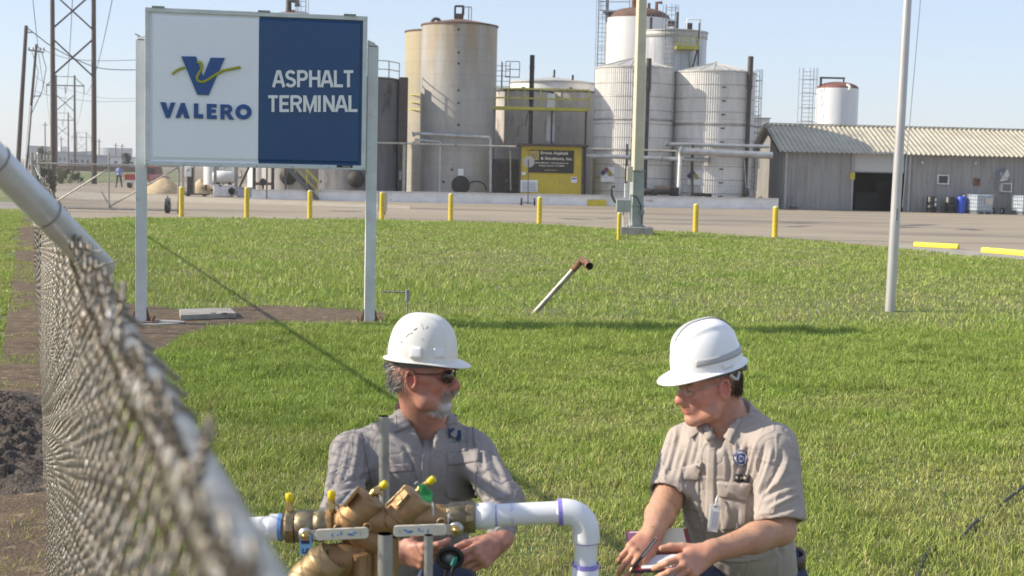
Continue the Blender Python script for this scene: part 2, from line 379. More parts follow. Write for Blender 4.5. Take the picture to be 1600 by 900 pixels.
b4 = blades('dry_litter', 150000, (7, 21), lambda y: (-.36 * y, -.03 * y), lambda x, y: .012 + 0 * x, lambda y: .006 + 0 * y, 1, 14, on_bare, straw, 1.3)
tag(b4, kind='stuff', label='dead straw and litter on the bare soil', cat='litter')
b5 = blades('grass', 60000, (11, 19.5), lambda y: (-.36 * y, -.03 * y), lambda x, y: .035 + 0 * x, lambda y: .007 + 0 * y, 1, 15, lambda x, y: on_bare(x, y) & (fbm(x, y, .5, 90) > .60) & (x > fence_x(y)), gcol, 1.0)
tag(b5, kind='stuff', label='thin grass tufts growing on the bare soil under the sign', cat='grass')
tag(b1, kind='stuff', label='short green lawn grass with dry straw patches around the men', cat='grass')
tag(b2, kind='stuff', label='sunlit lawn grass from the sign back to the asphalt lot', cat='grass')
tag(b3, kind='stuff', label='patchy green grass left of the chain link fence', cat='grass')
# ================================================================ near chain link fence
galv = mat('galvanised_steel', (.46, .45, .42), .42, .75, c2=(.30, .27, .22), nscale=14, c3=(.28, .15, .07), n3=9, lo3=.6, hi3=.7)
galv_clean = mat('galvanised_pipe', (.60, .62, .66), .42, .35, c2=(.48, .49, .51), nscale=10, bump=.1, bscale=40)
wirem = mat('rusty_fence_wire', (.27, .25, .215), .45, .5, c2=(.18, .14, .095), nscale=30, c3=(.60, .59, .57), n3=22, lo3=.60, hi3=.68)
fdir = Vector((-.343, 1, 0)).normalized(); fnor = Vector((-1, -.343, 0)).normalized()   # away from the lawn
def fp(s, z, off=0.0): return Vector((.115, 0, z)) + fdir * s + fnor * off
fence = empty('chain_link_fence', 'long weathered chain link fence running away along the left side', 'fence', fp(0.3, 0))
def fb(m, name, mt, **k):
    o = m.build(name, mt, **k); o.parent = fence; o.matrix_parent_inverse = Matrix.Translation(-fence.location); return o
TOP = 1.830
m = M(); m.tube([fp(-.4, TOP), fp(3.05, TOP), fp(8, TOP), fp(47, TOP)], .0190, 16); fb(m, 'top_rail', galv)
V = []; F = []; off = 0
def picket(i, nsd, r, amp):
    w = .0353; per = .0707; s0 = i * w; k = int(1.83 / (per / 2))
    pts = []; wob = .013 * math.sin(s0 * 2.1) + .007 * math.sin(s0 * 7.7) + .0022 * math.sin(i * 12.9)
    sub = 3 if nsd >= 5 else 1
    for j in range(k * sub + 1):
        t = j / sub; z = TOP + .022 - k * per / 2 + t * per / 2; ph = (t + (i % 2)) % 2; tri = ph if ph < 1 else 2 - ph
        o_ = amp * math.cos(PI * t + PI * (i % 2)) if sub > 1 else 0
        if sub > 1: tri = .5 - .5 * math.cos(PI * tri) * .55 - .5 * (1 - 2 * tri) * .45
        pts.append((s0 + w * tri * 1.08 + .003 * math.sin(i * 5.1 + z * 9), z + .006 * math.sin(i * 3.7), .026 + o_ + wob * (.4 + .6 * math.sin(z * 2.2 + i * .01))))
    return pts
m = M()
rr = random.Random(3)
for i in range(8, 330):
    pts = picket(i, 5, .0019, .0085)
    s_end, z_end, o_end = pts[-1]
    if i % 2 == 0:                                # twisted barbs above the top
        a = rr.uniform(-.6, .6); b_ = rr.uniform(-.3, 1.0); hl = rr.uniform(.018, .034) if i < 40 else rr.uniform(.030, .055)
        if i > 30 and rr.random() < .6:                 # hooked end lying over the rail
            m.tube([fp(s_end, z_end - .02, o_end), fp(s_end + .012, z_end + .010, o_end * .8), fp(s_end + .03, z_end + .012, .004), fp(s_end + .045, z_end - .008, -.020)], .0028, 5)
        for ph in (0, PI):
            tw = [(s_end + .003 * math.cos(ph + q * 1.9) + a * hl * q / 6, z_end + hl * q / 6, o_end + .003 * math.sin(ph + q * 1.9) + b_ * .02 * q / 6) for q in range(7)]
            tw.append((tw[-1][0] + math.cos(ph) * .014, tw[-1][1] + .008, tw[-1][2] + math.sin(ph) * .014))
            m.tube([fp(*q) for q in tw], .0026, 5)
    m.tube([fp(*q) for q in pts], .0021, 5, caps=False)
for i in range(330, 1330):
    pts = picket(i, 3, .0019, 0)
    m.tube([fp(*q) for q in pts], .0024, 3, caps=False, smooth=False)
fb(m, 'mesh_fabric', wirem)
for s in (3.07, 5.45, 8.5, 11.5, 14.5, 17.5, 20.5, 23.5, 26.5, 29.5, 32.5, 35.5, 38.5, 41.5, 44.5, 47.2):
    m = M(); m.tube([fp(s, -.1, -.02), fp(s, TOP - .02, -.02)], .03, 10)
    fb(m, 'post', galv)
# wire ties and wraps around the near rail
m = M()
for s, nn in ((1.35, 2), (2.1, 2), (3.8, 3)):
    pts = []
    for k in range(nn * 12):
        a = k / 12 * 2 * PI; pts.append(fp(s + k * .0009, TOP + .0195 * math.sin(a), .0195 * math.cos(a)))
    m.tube(pts, .0024, 5)
fb(m, 'wire_tie', wirem)
# slanted barbed wire arm at the first post
a0 = fp(3.05, TOP - .005, -.03)
a1 = P(-60, 197, a0.y - .36)
m = M(); dv = (a1 - a0)
m.tube([a0 - dv * .004, a0, a0 + dv * .5, a1], [.026, .030, .0305, .0305], 18)
fb(m, 'barbed_wire_arm', galv_clean)
m = M()
dn = dv.normalized(); e1 = dn.cross(Vector((0, 1, 0))).normalized(); e2 = dn.cross(e1)
for t0, tn in ((.42, 1), (.78, 1)):
    pts = []
    for k in range(tn * 14):
        a = k / 14 * 2 * PI; pts.append(a0 + dv * (t0 + k * .0016) + (e1 * math.cos(a) + e2 * math.sin(a)) * .0325)
    m.tube(pts, .0013, 5)
fb(m, 'wire_tie', wirem)
# stray cut wire ends near the arm
m = M()
for (x0, y0, x1, y1, d) in [(120, 402, 160, 392, 2.6), (140, 425, 184, 408, 2.4), (165, 470, 198, 452, 2.1), (175, 520, 215, 500, 1.7)]:
    a = P(x0, y0, d); b = P(x1, y1, d); mid = (a + b) / 2 + Vector((0, 0, .004)); m.tube([a, mid, b], [.0025, .0025, .0018], 5)
fb(m, 'barb', wirem)
wood = mat('creosoted_wood', (.085, .062, .055), .85, c2=(.14, .11, .095), nscale=3, stretch=(6, 6, .6), bump=.4, bscale=20)
blk = mat('black_rubber', (.018, .018, .019), .55, c2=(.04, .038, .036), nscale=8)
# ================================================================ materials of the plant
def cyl_mat(name, c, c2, seam, rough=.5, metal=0.0, panel=(2.2, .95), top=None, topz=0, toph=3.0, dirt=None, seamw=.012, Rr=2.4, rust=None, vstreak=.5, seam_amt=.55, wide=0.0):
    m = bpy.data.materials.new(name); m.use_nodes = True; t = m.node_tree; b = t.nodes['Principled BSDF']; N = t.nodes.new; L = t.links.new
    b.inputs['Roughness'].default_value = rough; b.inputs['Metallic'].default_value = metal
    tc = N('ShaderNodeTexCoord'); sp = N('ShaderNodeSeparateXYZ'); L(tc.outputs['Object'], sp.inputs[0])
    at = N('ShaderNodeMath'); at.operation = 'ARCTAN2'; L(sp.outputs[1], at.inputs[0]); L(sp.outputs[0], at.inputs[1])
    mu = N('ShaderNodeMath'); mu.operation = 'MULTIPLY'; mu.inputs[1].default_value = Rr; L(at.outputs[0], mu.inputs[0])
    cb = N('ShaderNodeCombineXYZ'); L(mu.outputs[0], cb.inputs[0]); L(sp.outputs[2], cb.inputs[1])
    br = N('ShaderNodeTexBrick'); br.inputs['Scale'].default_value = 1; br.inputs['Brick Width'].default_value = panel[0]; br.inputs['Row Height'].default_value = panel[1]
    br.inputs['Mortar Size'].default_value = seamw; br.inputs['Mortar Smooth'].default_value = .3; br.inputs['Bias'].default_value = 0
    br.inputs['Color1'].default_value = (1, 1, 1, 1); br.inputs['Color2'].default_value = (.86, .87, .88, 1); br.inputs['Mortar'].default_value = (*srgb(seam), 1)
    L(cb.outputs[0], br.inputs['Vector'])
    n1 = N('ShaderNodeTexNoise'); n1.inputs['Scale'].default_value = .8; n1.inputs['Detail'].default_value = 8; n1.inputs['Roughness'].default_value = .65
    mp = N('ShaderNodeMapping'); mp.inputs['Scale'].default_value = (2.5, 2.5, vstreak); L(tc.outputs['Object'], mp.inputs[0]); L(mp.outputs[0], n1.inputs['Vector'])
    r1 = N('ShaderNodeMapRange'); r1.inputs[1].default_value = .38; r1.inputs[2].default_value = .66; L(n1.outputs[0], r1.inputs[0])
    mx = N('ShaderNodeMix'); mx.data_type = 'RGBA'; L(r1.outputs[0], mx.inputs[0]); mx.inputs[6].default_value = (*srgb(c), 1); mx.inputs[7].default_value = (*srgb(c2), 1)
    col = mx.outputs[2]
    if top is not None:                                   # stained band below the rim
        r2 = N('ShaderNodeMapRange'); r2.inputs[1].default_value = topz - toph; r2.inputs[2].default_value = topz; L(sp.outputs[2], r2.inputs[0])
        m2 = N('ShaderNodeMath'); m2.operation = 'MULTIPLY'; n2 = N('ShaderNodeTexNoise'); n2.inputs['Scale'].default_value = 1.0; n2.inputs['Detail'].default_value = 5
        mp2 = N('ShaderNodeMapping'); mp2.inputs['Scale'].default_value = (1.8, 1.8, .18); L(tc.outputs['Object'], mp2.inputs[0]); L(mp2.outputs[0], n2.inputs['Vector'])
        r3 = N('ShaderNodeMapRange'); r3.inputs[1].default_value = .36; r3.inputs[2].default_value = .60; L(n2.outputs[0], r3.inputs[0])
        L(r2.outputs[0], m2.inputs[0]); L(r3.outputs[0], m2.inputs[1])
        x2 = N('ShaderNodeMix'); x2.data_type = 'RGBA'; L(m2.outputs[0], x2.inputs[0]); L(col, x2.inputs[6]); x2.inputs[7].default_value = (*srgb(top), 1); col = x2.outputs[2]
    if dirt is not None:                                  # dark splashes low down and streaks
        n3 = N('ShaderNodeTexNoise'); n3.inputs['Scale'].default_value = .55; n3.inputs['Detail'].default_value = 9; n3.inputs['Roughness'].default_value = .7
        mp3 = N('ShaderNodeMapping'); mp3.inputs['Location'].default_value = (9, 4, 1); mp3.inputs['Scale'].default_value = (1.5, 1.5, .6); L(tc.outputs['Object'], mp3.inputs[0]); L(mp3.outputs[0], n3.inputs['Vector'])
        r4 = N('ShaderNodeMapRange'); r4.inputs[1].default_value = dirt[1]; r4.inputs[2].default_value = dirt[1] + .12; L(n3.outputs[0], r4.inputs[0])
        x3 = N('ShaderNodeMix'); x3.data_type = 'RGBA'; L(r4.outputs[0], x3.inputs[0]); L(col, x3.inputs[6]); x3.inputs[7].default_value = (*srgb(dirt[0]), 1); col = x3.outputs[2]
    xm = N('ShaderNodeMix'); xm.data_type = 'RGBA'; xm.blend_type = 'MULTIPLY'; xm.inputs[0].default_value = seam_amt; L(col, xm.inputs[6]); L(br.outputs['Color'], xm.inputs[7])
    L(xm.outputs[2], b.inputs['Base Color'])
    bp = N('ShaderNodeBump'); bp.inputs['Strength'].default_value = .5; bp.inputs['Distance'].default_value = .02
    n4 = N('ShaderNodeTexNoise'); n4.inputs['Scale'].default_value = 1.4; n4.inputs['Detail'].default_value = 3; L(tc.outputs['Object'], n4.inputs['Vector']); L(n4.outputs[0], bp.inputs['Height']); L(bp.outputs[0], b.inputs['Normal'])
    return m
yel = mat('yellow_paint', (.62, .50, .035), .55, c2=(.50, .40, .03), nscale=4, c3=(.25, .20, .05), n3=12, lo3=.62, hi3=.72)
yelr = mat('yellow_rail_paint', (.55, .50, .06), .55, c2=(.38, .34, .05), nscale=6)
greyst = mat('grey_steel', (.30, .31, .32), .5, .4, c2=(.2, .2, .2), nscale=5)
dark = mat('dark_steel', (.045, .038, .036), .7, c2=(.09, .07, .06), nscale=3)
blackm = mat('tar_black', (.012, .011, .011), .6, c2=(.03, .027, .025), nscale=4)
rust = mat('rusty_steel', (.22, .10, .06), .85, c2=(.10, .05, .035), nscale=4, c3=(.34, .19, .12), n3=9, bump=.4)
wht = mat('white_paint', (.74, .74, .73), .5, c2=(.58, .57, .55), nscale=5)
rustroof = mat('rusty_roof', (.17, .085, .06), .85, c2=(.08, .055, .05), nscale=2.5, c3=(.26, .19, .15), n3=6)
pipesil = mat('insulated_pipe', (.48, .49, .50), .42, .55, c2=(.36, .36, .36), nscale=3)
manh = mat('black_manhole', (.02, .018, .017), .7, c2=(.05, .04, .035), nscale=6)
# ================================================================ tanks
def tank(name, label, x0, x1, ytop, d, mt, peak=0.0, roofm=None, rim=None, group=None, bands=None, ribs=0, nseg=64, dome=False, lip=.06, seams=0, bandm=None, z0=0.0):
    xc = (x0 + x1) / 2; r = (x1 - x0) / 2 * mpp(d) * 1.0; c = P(xc, 450, d)
    dy = d + r * .12; ztop = P(xc, ytop, dy - r * .9).z
    e = empty(name, label, 'storage tank', (c.x, d, z0), 0, group)
    m = M()
    if ribs: m.lathe([(r, 0), (r, ztop - z0)], n=ribs, ribs=1, amp=.012, smooth=False)
    else: m.lathe([(r, 0), (r, ztop - z0)], n=nseg)
    m.build('shell', mt, e)
    m = M(); h = ztop - z0; pk = peak
    if dome: prof = [(r * math.cos(a), h + pk * math.sin(a)) for a in np.linspace(0, PI / 2 * .98, 9)]
    else: prof = [(r + lip, h - .09), (r + lip, h + .0), (r * .55, h + pk * .5), (.12, h + pk), (.12, h + pk + .08), (.001, h + pk + .08)]
    m.lathe(prof, n=nseg, smooth=dome)
    if seams:
        for k in range(seams):
            a = 2 * PI * k / seams
            m.bar((r * math.cos(a), r * math.sin(a), h + .02), (.12 * math.cos(a), .12 * math.sin(a), h + pk + .02), .06, .05)
    m.build('roof', roofm or mt, e)
    if bands:
        m = M()
        for z in bands: m.lathe([(r + .012, z), (r + .035, z + .01), (r + .035, z + .06), (r + .012, z + .07)], n=nseg)
        m.build('hoop_band', bandm or mt, e)
    return e, Vector((c.x, d, 0)), r, h
def child(o, e):
    o.parent = e; return o
def lad(e, m, x, y, z0, z1, wd=.45, cage=True, mt=None, along=(1, 0), zc=None):
    """ladder with a cage; coordinates local to e; faces -Y"""
    q = M(); ax, ay = along
    for s in (-.5, .5): q.bar((x + s * wd * ax, y + s * wd * ay, z0), (x + s * wd * ax, y + s * wd * ay, z1), .045)
    z = z0 + .3
    while z < z1 - .05: q.bar((x - wd / 2 * ax, y - wd / 2 * ay, z), (x + wd / 2 * ax, y + wd / 2 * ay, z), .03); z += .32
    if cage:
        z = (zc if zc is not None else z0 + 2.2)
        while z < z1 + .05:
            pts = [(x + (wd * .85) * math.cos(a), y - (wd * .85) * math.sin(a) - .0, z) for a in np.linspace(0, PI, 9)]
            q.tube(pts, .022, 4); z += 1.1
        for a in np.linspace(0, PI, 5): q.bar((x + wd * .85 * math.cos(a), y - wd * .85 * math.sin(a), (zc if zc is not None else z0 + 2.2)), (x + wd * .85 * math.cos(a), y - wd * .85 * math.sin(a), z1), .028)
    return q.build('ladder', mt or greyst, e)
def railing(pts, z, h=1.05, mt=None, every=1.2, th=.05):
    q = M()
    for a, b in zip(pts[:-1], pts[1:]):
        a = Vector((*a, z)); b = Vector((*b, z)); n = max(1, int((b - a).length / every))
        for k in range(n + 1):
            p = a.lerp(b, k / n); q.bar(p, p + Vector((0, 0, h)), th)
        for hh in (h, h * .52): q.bar(a + Vector((0, 0, hh)), b + Vector((0, 0, hh)), th)
        q.bar(a + Vector((0, 0, .05)), b + Vector((0, 0, .05)), .03, .06)
    return q
tanks = 'asphalt storage tanks behind the white wall'
cream = cyl_mat('stained_cream_tank', (.40, .385, .355), (.33, .315, .295), (.62, .63, .64), rough=.5, panel=(2.6, .78), top=(.34, .265, .165), topz=10.6, toph=4.0, seamw=.016, dirt=((.30, .27, .24), .60))
cream2 = cyl_mat('yellow_stained_tank', (.38, .35, .29), (.31, .285, .24), (.6, .6, .6), rough=.5, panel=(2.6, .85), top=(.42, .34, .19), topz=11, toph=9, seamw=.016)
darkt = cyl_mat('dark_weathered_tank', (.14, .14, .145), (.10, .10, .11), (.5, .5, .5), panel=(2.4, 1.2), dirt=((.03, .027, .027), .56), rough=.6)
greyt = cyl_mat('grey_brown_tank', (.54, .50, .46), (.42, .38, .355), (.45, .43, .42), panel=(2.2, 1.3), dirt=((.12, .10, .09), .60), rough=.6)
beige = cyl_mat('beige_tank', (.42, .40, .37), (.33, .31, .29), (.6, .6, .6), panel=(2.4, 1.1), dirt=((.2, .18, .16), .62))
corr = cyl_mat('corrugated_cladding', (.70, .68, .64), (.57, .55, .52), (.55, .53, .5), rough=.5, metal=.0, panel=(40, 1.35), seamw=.02, dirt=((.32, .28, .24), .66), seam_amt=.5)
whtank = cyl_mat('white_painted_tank', (.78, .77, .75), (.68, .66, .63), (.8, .8, .8), rough=.4, panel=(3.2, 1.6), seamw=.008, seam_amt=.3, dirt=((.45, .38, .33), .68))
ribt = cyl_mat('silver_ribbed_tank', (.50, .51, .53), (.38, .38, .39), (.35, .35, .35), rough=.38, metal=.45, panel=(.62, 60), seamw=.02, seam_amt=.75)
whit2 = cyl_mat('smooth_white_tank', (.76, .77, .78), (.70, .70, .70), (.9, .9, .9), rough=.35, panel=(8, 3), seam_amt=.15)
roofm = mat('pale_cone_roof', (.50, .49, .46), .5, .2, c2=(.40, .38, .35), nscale=1.5)
# far left tank, dark
e, c, r, h = tank('storage_tank', 'dark grey weathered tank directly right of the blue sign panel', 496, 622, 121, 88.2, darkt, .15, dark, group=tanks)
q = railing([(-r * .9, -r * .3), (r * .1, -r * .98), (r * .75, -r * .62), (r * .95, 0)], h, mt=greyst); q.build('railing', greyst, e)
q = M(); q.lathe([(.52, 0), (.52, .12), (.001, .12)], (.1, -r - .0, 1.25), 24, ax=(0, -1, 0)); q.build('manhole', manh, e)
# tank hidden behind the sign
e, c, r, h = tank('storage_tank', 'tall beige tank whose rusty cone roof just shows above the blue sign panel', 408, 500, 22, 93, beige, .35, rustroof, group=tanks)
q = M(); q.tube([(-.2, -r * .3, h), (-.2, -r * .3, h + .95), (.35, -r * .3, h + .95), (.35, -r * .3, h + .6)], .2, 10); q.build('vent_pipe', dark, e)
lad(e, M(), .75, -r * .6, h - 2, h + 1.1, .5, True, zc=h - 1.0)
q = M(); q.lathe([(.56, 0), (.56, .12), (.001, .12)], (0.1, -r - .0, 1.3), 24, ax=(0, -1, 0)); q.build('manhole', manh, e)
e, c, r, h = tank('storage_tank', 'pale tank standing behind the white part of the sign', 386, 428, 80, 97, whtank, .2, roofm, group=tanks)
# tall cream tanks
e, c, r, h = tank('storage_tank', 'tall yellow stained tank half hidden behind the cream tank', 627, 745, 46, 100, cream2, .3, rustroof, group=tanks)
q = railing([(-r * .95, -r * .35), (-r * .5, -r * 1.1)], P(640, 172, 98).z, mt=yelr); q.build('railing', yelr, e)
e, c, r, h = tank('storage_tank', 'tall cream tank with yellow stained top and round black manhole', 652, 769, 35, 89, cream, .42, rustroof, group=tanks)
T2 = (c, r, h)
q = M()
z = P(716, 46, 89 - r).z
for (px, py) in [(716.5, 46), (716.5, 82), (716.5, 99), (716.5, 141), (716.5, 161), (716.5, 195), (693, 284), (706, 265)]:
    p = P(px, py, 89 - r * .97); q.lathe([(.075, 0), (.06, .06), (.001, .06)], (p.x - c.x, -math.sqrt(r * r - (p.x - c.x) ** 2) - .0, p.z), 10, ax=(0, -1, 0))
q.build('port', manh, e)
p = P(720, 289, 89 - r)
q = M(); q.lathe([(.54, 0), (.56, .1), (.50, .14), (.001, .14)], (p.x - c.x, -r + .02, p.z), 26, ax=(0, -1, 0)); q.build('manhole', manh, e)
q = M(); q.tube([(p.x - c.x + .45, -r - .12, p.z - .3)] + [(p.x - c.x + .95 + .62 * math.cos(a), -r * .97 - .12, p.z - .25 + .5 * math.sin(a)) for a in np.linspace(PI * .95, -.15, 12)], .045, 8)
q.build('hose', blk, e)
q = M(); hz2 = h + .42
q.box((-.05, -.2, hz2 + .1), (.55, .5, .35)); q.bar((-.3, -.2, hz2), (-.3, -.2, hz2 + .75), .12); q.bar((-.3, -.2, hz2 + .75), (.25, -.2, hz2 + .75), .12); q.bar((.2, -.2, hz2 + .2), (.2, -.2, hz2 + .75), .16); q.build('vent_frame', dark, e)
q = M()
for x in (.55, .72): q.bar((x, -.3, hz2 - .25), (x, -.3, hz2 + .7), .05)
q.bar((.2, -.3, hz2 + .7), (.72, -.3, hz2 + .7), .05); q.build('ladder_rail', greyst, e)
q = M(); q.tube([(-r * .60 + .3 * math.cos(a) * .9, -r * .45, h + .28 * math.sin(a)) for a in np.linspace(0, PI, 9)], .1, 8); q.build('vent_hood', dark, e)
sg = mat('sign_white', (.72, .72, .72), .5)
p = P(720, 269, 89 - r); q = M(); q.box((p.x - c.x, -r - .03, p.z), (.34, .02, .42)); q.build('warning_plate', sg, e)
p = P(654, 275, 89 - r * .5)
# piping on the cream tank
def pipe_thing(name, label, pts, rad, mt, cat='pipe', group=None, flanges=()):
    q = M(); pts = [Vector(p) for p in pts]
    e = empty(name, label, cat, (pts[0].x, pts[0].y, 0), 0, group)
    L = Matrix.Translation(-e.location)
    # rounded elbows
    out = [pts[0]]
    for i in range(1, len(pts) - 1):
        a = (pts[i - 1] - pts[i]); b = (pts[i + 1] - pts[i]); k = min(rad * 1.6, a.length * .45, b.length * .45); a.normalize(); b.normalize()
        for t in (0, .25, .5, .75, 1): out.append((pts[i] + a * k) * (1 - t) ** 2 + pts[i] * 2 * t * (1 - t) + (pts[i] + b * k) * t * t)
    out.append(pts[-1]); q.tube(out, rad, 12)
    q.v = [tuple(Vector(v) - e.location) for v in q.v]; q.build('pipe_run', mt, e)
    q = M()
    for t in flanges:
        a = pts[0].lerp(pts[1], t) - e.location; dd = (pts[1] - pts[0]).normalized() * .05; q.tube([a - dd, a + dd], rad * 1.5, 12)
    if flanges: q.build('flange', greyst, e)
    return e
d = 89 - r - .3
pipe_thing('steam_pipe', 'upper grey pipe crossing the cream tank and bending down on its right', [P(645, 210, d), P(652, 208.5, d), P(766.5, 215, d), P(766.5, 300, d)], .10, pipesil, flanges=(.1,))
pipe_thing('steam_pipe', 'short grey pipe bending down on the left of the cream tank', [P(648, 218, d - .1), P(688, 222, d - .1), P(687, 300, d - .1)], .075, pipesil)
pipe_thing('long_rack_pipe', 'thin cream pipe running along the front of the left tanks', [P(560, 222, 86), P(806, 229, 86)], .055, mat('cream_pipe', (.50, .48, .42), .5, c2=(.35, .33, .28), nscale=4), flanges=(.3, .62))
pipe_thing('steam_pipe', 'vertical conduit with junction box right of the dark tank', [P(632, 226, 86.5), P(630.5, 300, 86.5)], .13, galv)
# duct between dark and cream tank
a = P(628, 121, 87.5); b = P(628, 300, 87.5)
e = empty('exhaust_duct', 'tall dark square duct between the dark tank and the cream tank', 'duct', (b.x, 87.5, 0)); q = M(); q.box((0, 0, a.z / 2), (.52, .6, a.z)); q.build('duct', mat('dark_duct', (.055, .042, .042), .6, c2=(.10, .07, .06), nscale=1.5), e, bevel=.02); q = M(); q.box((0.05, -.35, 1.55), (.42, .22, .55)); q.build('junction_box', greyst, e)
# middle group
e, c, r, h = tank('storage_tank', 'wide low white tank with flat roof behind the yellow walkway', 790, 921, 126, 108, whtank, .45, roofm, group=tanks, bands=None, lip=.12)
q = M(); q.bar((.1, -.5, h + .4), (.1, -.5, h + .95), .14); q.bar((r * .45, -r * .6, h), (r * .45, -r * .6, h + .5), .16); q.build('vent', dark, e)
e, c, r, h = tank('storage_tank', 'grey brown tank behind the left half of the yellow walkway', 764, 857, 140, 93, greyt, .18, dark, group=tanks)
lx = P(793, 100, 93).x - c.x
for (xx, z1_) in ((P(772, 95, 91.5).x - c.x, 95), (P(785, 97, 91.5).x - c.x, 97)):
    q = M(); zt = P(785, z1_, 91.5).z; q.bar((xx, -1.2, h - .1), (xx, -1.2, zt), .06); q.bar((xx + .5, -1.2, h - .1), (xx + .5, -1.2, zt), .06)
    for zz in np.arange(h + .2, zt, .33): q.bar((xx, -1.2, zz), (xx + .5, -1.2, zz), .035)
    q.build('ladder', greyst, e)
q = railing([(lx - .1, -1.1), (P(812, 97, 91.5).x - c.x, -1.1)], P(800, 121, 91.5).z, mt=greyst); q.build('railing', greyst, e)
e, c, r, h = tank('storage_tank', 'grey brown tank behind the right half of the yellow walkway', 845, 922, 141, 93.5, greyt, .18, dark, group=tanks)
a = P(862, 145, 88.5); b = P(862, 221, 88.5)
e = empty('white_duct', 'white vertical duct dropping behind the yellow shed', 'duct', (a.x, 89.4, 0)); q = M(); q.box((0, 0, (a.z + b.z) / 2), (.5, .4, a.z - b.z)); q.box((0, 0, b.z / 2), (.2, .2, b.z)); q.build('duct', wht, e, bevel=.015)
e = empty('exhaust_stack', 'black exhaust stack rising above the yellow walkway', 'chimney', (P(831.5, 100, 89.6).x, 89.6, 0))
q = M(); zt = P(831, 86, 89.6).z; q.tube([(0, 0, 0), (0, 0, zt)], .125, 12); q.tube([(0, 0, zt - .8), (0, 0, zt - .74)], .19, 12); q.tube([(0, 0, zt - 3), (0, 0, zt)], .15, 12); q.build('stack', blackm, e)
# yellow walkway
dW = 88.2; a = P(768, 166, dW); b = P(921, 173, dW); 
e = empty('walkway', 'long yellow railed catwalk high across the middle tanks', 'walkway', (a.x, dW, 0))
zf = (a.z + b.z) / 2; Lx = b.x - a.x
q = M(); q.box((Lx / 2, .5, zf - .06), (Lx, 1.0, .1)); q.bar((0, 0, zf - .06), (Lx, 0, zf - .06), .05, .10); q.build('deck', yelr, e)
q = railing([(0, 0), (Lx, 0)], zf, 1.22, every=1.0, th=.05); q.build('railing', yelr, e)
q = railing([(0, 1.0), (Lx, 1.0)], zf, 1.22, every=1.5, th=.045); q.build('railing', yelr, e)
q = M()
for t in (.02, .4, .62, .97): q.bar((Lx * t, .5, 0), (Lx * t, .5, zf - .1), .12)
q.bar((Lx * .35, .2, zf - 1.1), (Lx * .38, .2, zf - .1), .06); q.build('post', dark, e)
# corrugated twin tanks
def corr_tank(label, x0, x1, yt, pk, d, marks):
    e, c, r, h = tank('insulated_tank', label, x0, x1, yt, d, corr, pk, roofm, group='corrugated tanks at the right of the plant', ribs=440, seams=18, lip=.05)
    q = M()
    for k, z in enumerate(np.arange(.85, h - .3, .83)):
        q.lathe([(r + .013, z), (r + .024, z + .006), (r + .024, z + .032), (r + .013, z + .038)], n=96)
    q.lathe([(r + .014, h - 3.3), (r + .04, h - 3.29), (r + .04, h - 3.20), (r + .014, h - 3.18)], n=96)
    q.build('hoop_band', mat('hoop_steel', (.44, .42, .40), .45, .3, c2=(.30, .27, .25), nscale=3), e)
    q = M()
    for k, z in enumerate(np.arange(.7, h - .2, .83)):
        p = P(marks, 200, d); xx = p.x - c.x; q.box((xx, -math.sqrt(max(r * r - xx * xx, .01)) - .035, z), (.26, .05, .07))
    q.build('band_clip', dark, e)
    return e, c, r, h
e, c, r, h = corr_tank('corrugated silver tank left of the cream light pole', 921, 1042, 103, .62, 88.9, 985)
Ta = (e, c, r, h)
def nfpa(e, c, r, px, py):
    p = P(px, py, c.y - r); xx = p.x - c.x; yy = -math.sqrt(max(r * r - (abs(xx) + .1) ** 2 * .6, .01)) - .10
    q = M(); q.box((xx + .22, yy - .01, p.z + .14), (.5, .02, .42)); q.box((xx + .12, yy - .01, p.z - .38), (.95, .02, .34)); q.build('notice', sg, e)
    s = .19
    for (dx, dz, cc) in ((-s, 0, (.03, .04, .14)), (0, s, (.20, .03, .07)), (s, 0, (.36, .28, .03)), (0, -s, (.6, .6, .6))):
        q = M(); q.box((xx + dx - .05, yy - .035, p.z + dz), (s * 1.35, .02, s * 1.35), Matrix.Rotation(R(45), 3, 'Y')); q.build('hazard_diamond', mat('diamond_%.2f' % cc[0], cc, .5), e)
nfpa(e, c, r, 949, 270)
e, c, r, h = corr_tank('corrugated silver tank nearest the grey metal shed', 1044, 1168, 110, .60, 88.9, 1120)
Tb = (e, c, r, h)
nfpa(e, c, r, 1084, 275)
# rear white and ribbed tanks
e, c, r, h = tank('storage_tank', 'tallest white tank with rusty domed top and roof platform', 934, 1034, 26, 104, whtank, .85, rustroof, group=tanks, dome=True)
lad(e, M(), -r - .25, -.3, 0, h + 1.8, .5, True)
q = railing([(-r - .4, -.8), (-r * .3, -1.2)], h + .45, 1.3); q.box((-r * .65, -.6, h + .4), (r * .9, 1.1, .08)); q.bar((-r + .1, -.6, h - .3), (-r + .1, -.6, h + 1.6), .18); q.build('platform', greyst, e)
q = M(); q.tube([(-.3, -.4, h + .5), (-.3, -.4, h + 2.8)], .22, 12); q.tube([(.75, -.5, h + .4), (.75, -.5, h + 1.15)], .1, 8); q.tube([(1.3, -.5, h + .4), (1.3, -.5, h + 1.2), (1.7, -.5, h + 1.2)], .12, 8); q.build('vent_pipe', rust, e)
e, c, r, h = tank('storage_tank', 'silver ribbed tank with caged ladder behind the two corrugated tanks', 986, 1091, 46, 98, ribt, .28, roofm, group=tanks, bands=None, lip=.10)
q = M(); q.lathe([(r + .02, h - .5), (r + .05, h - .48), (r + .05, h - .06), (r + .02, h - .04)], n=64); q.build('rim_band', roofm, e)
lx = P(1046, 60, 98 - r).x - c.x
lad(e, M(), lx, -r - .35, h - 5.5, h + 1.55, .62, True, zc=h - .9)
q = M(); pz = P(1065, 74, 95).z; q.box((lx + 1.15, -r - .25, pz), (1.5, .9, .22)); q.build('platform', yelr, e)
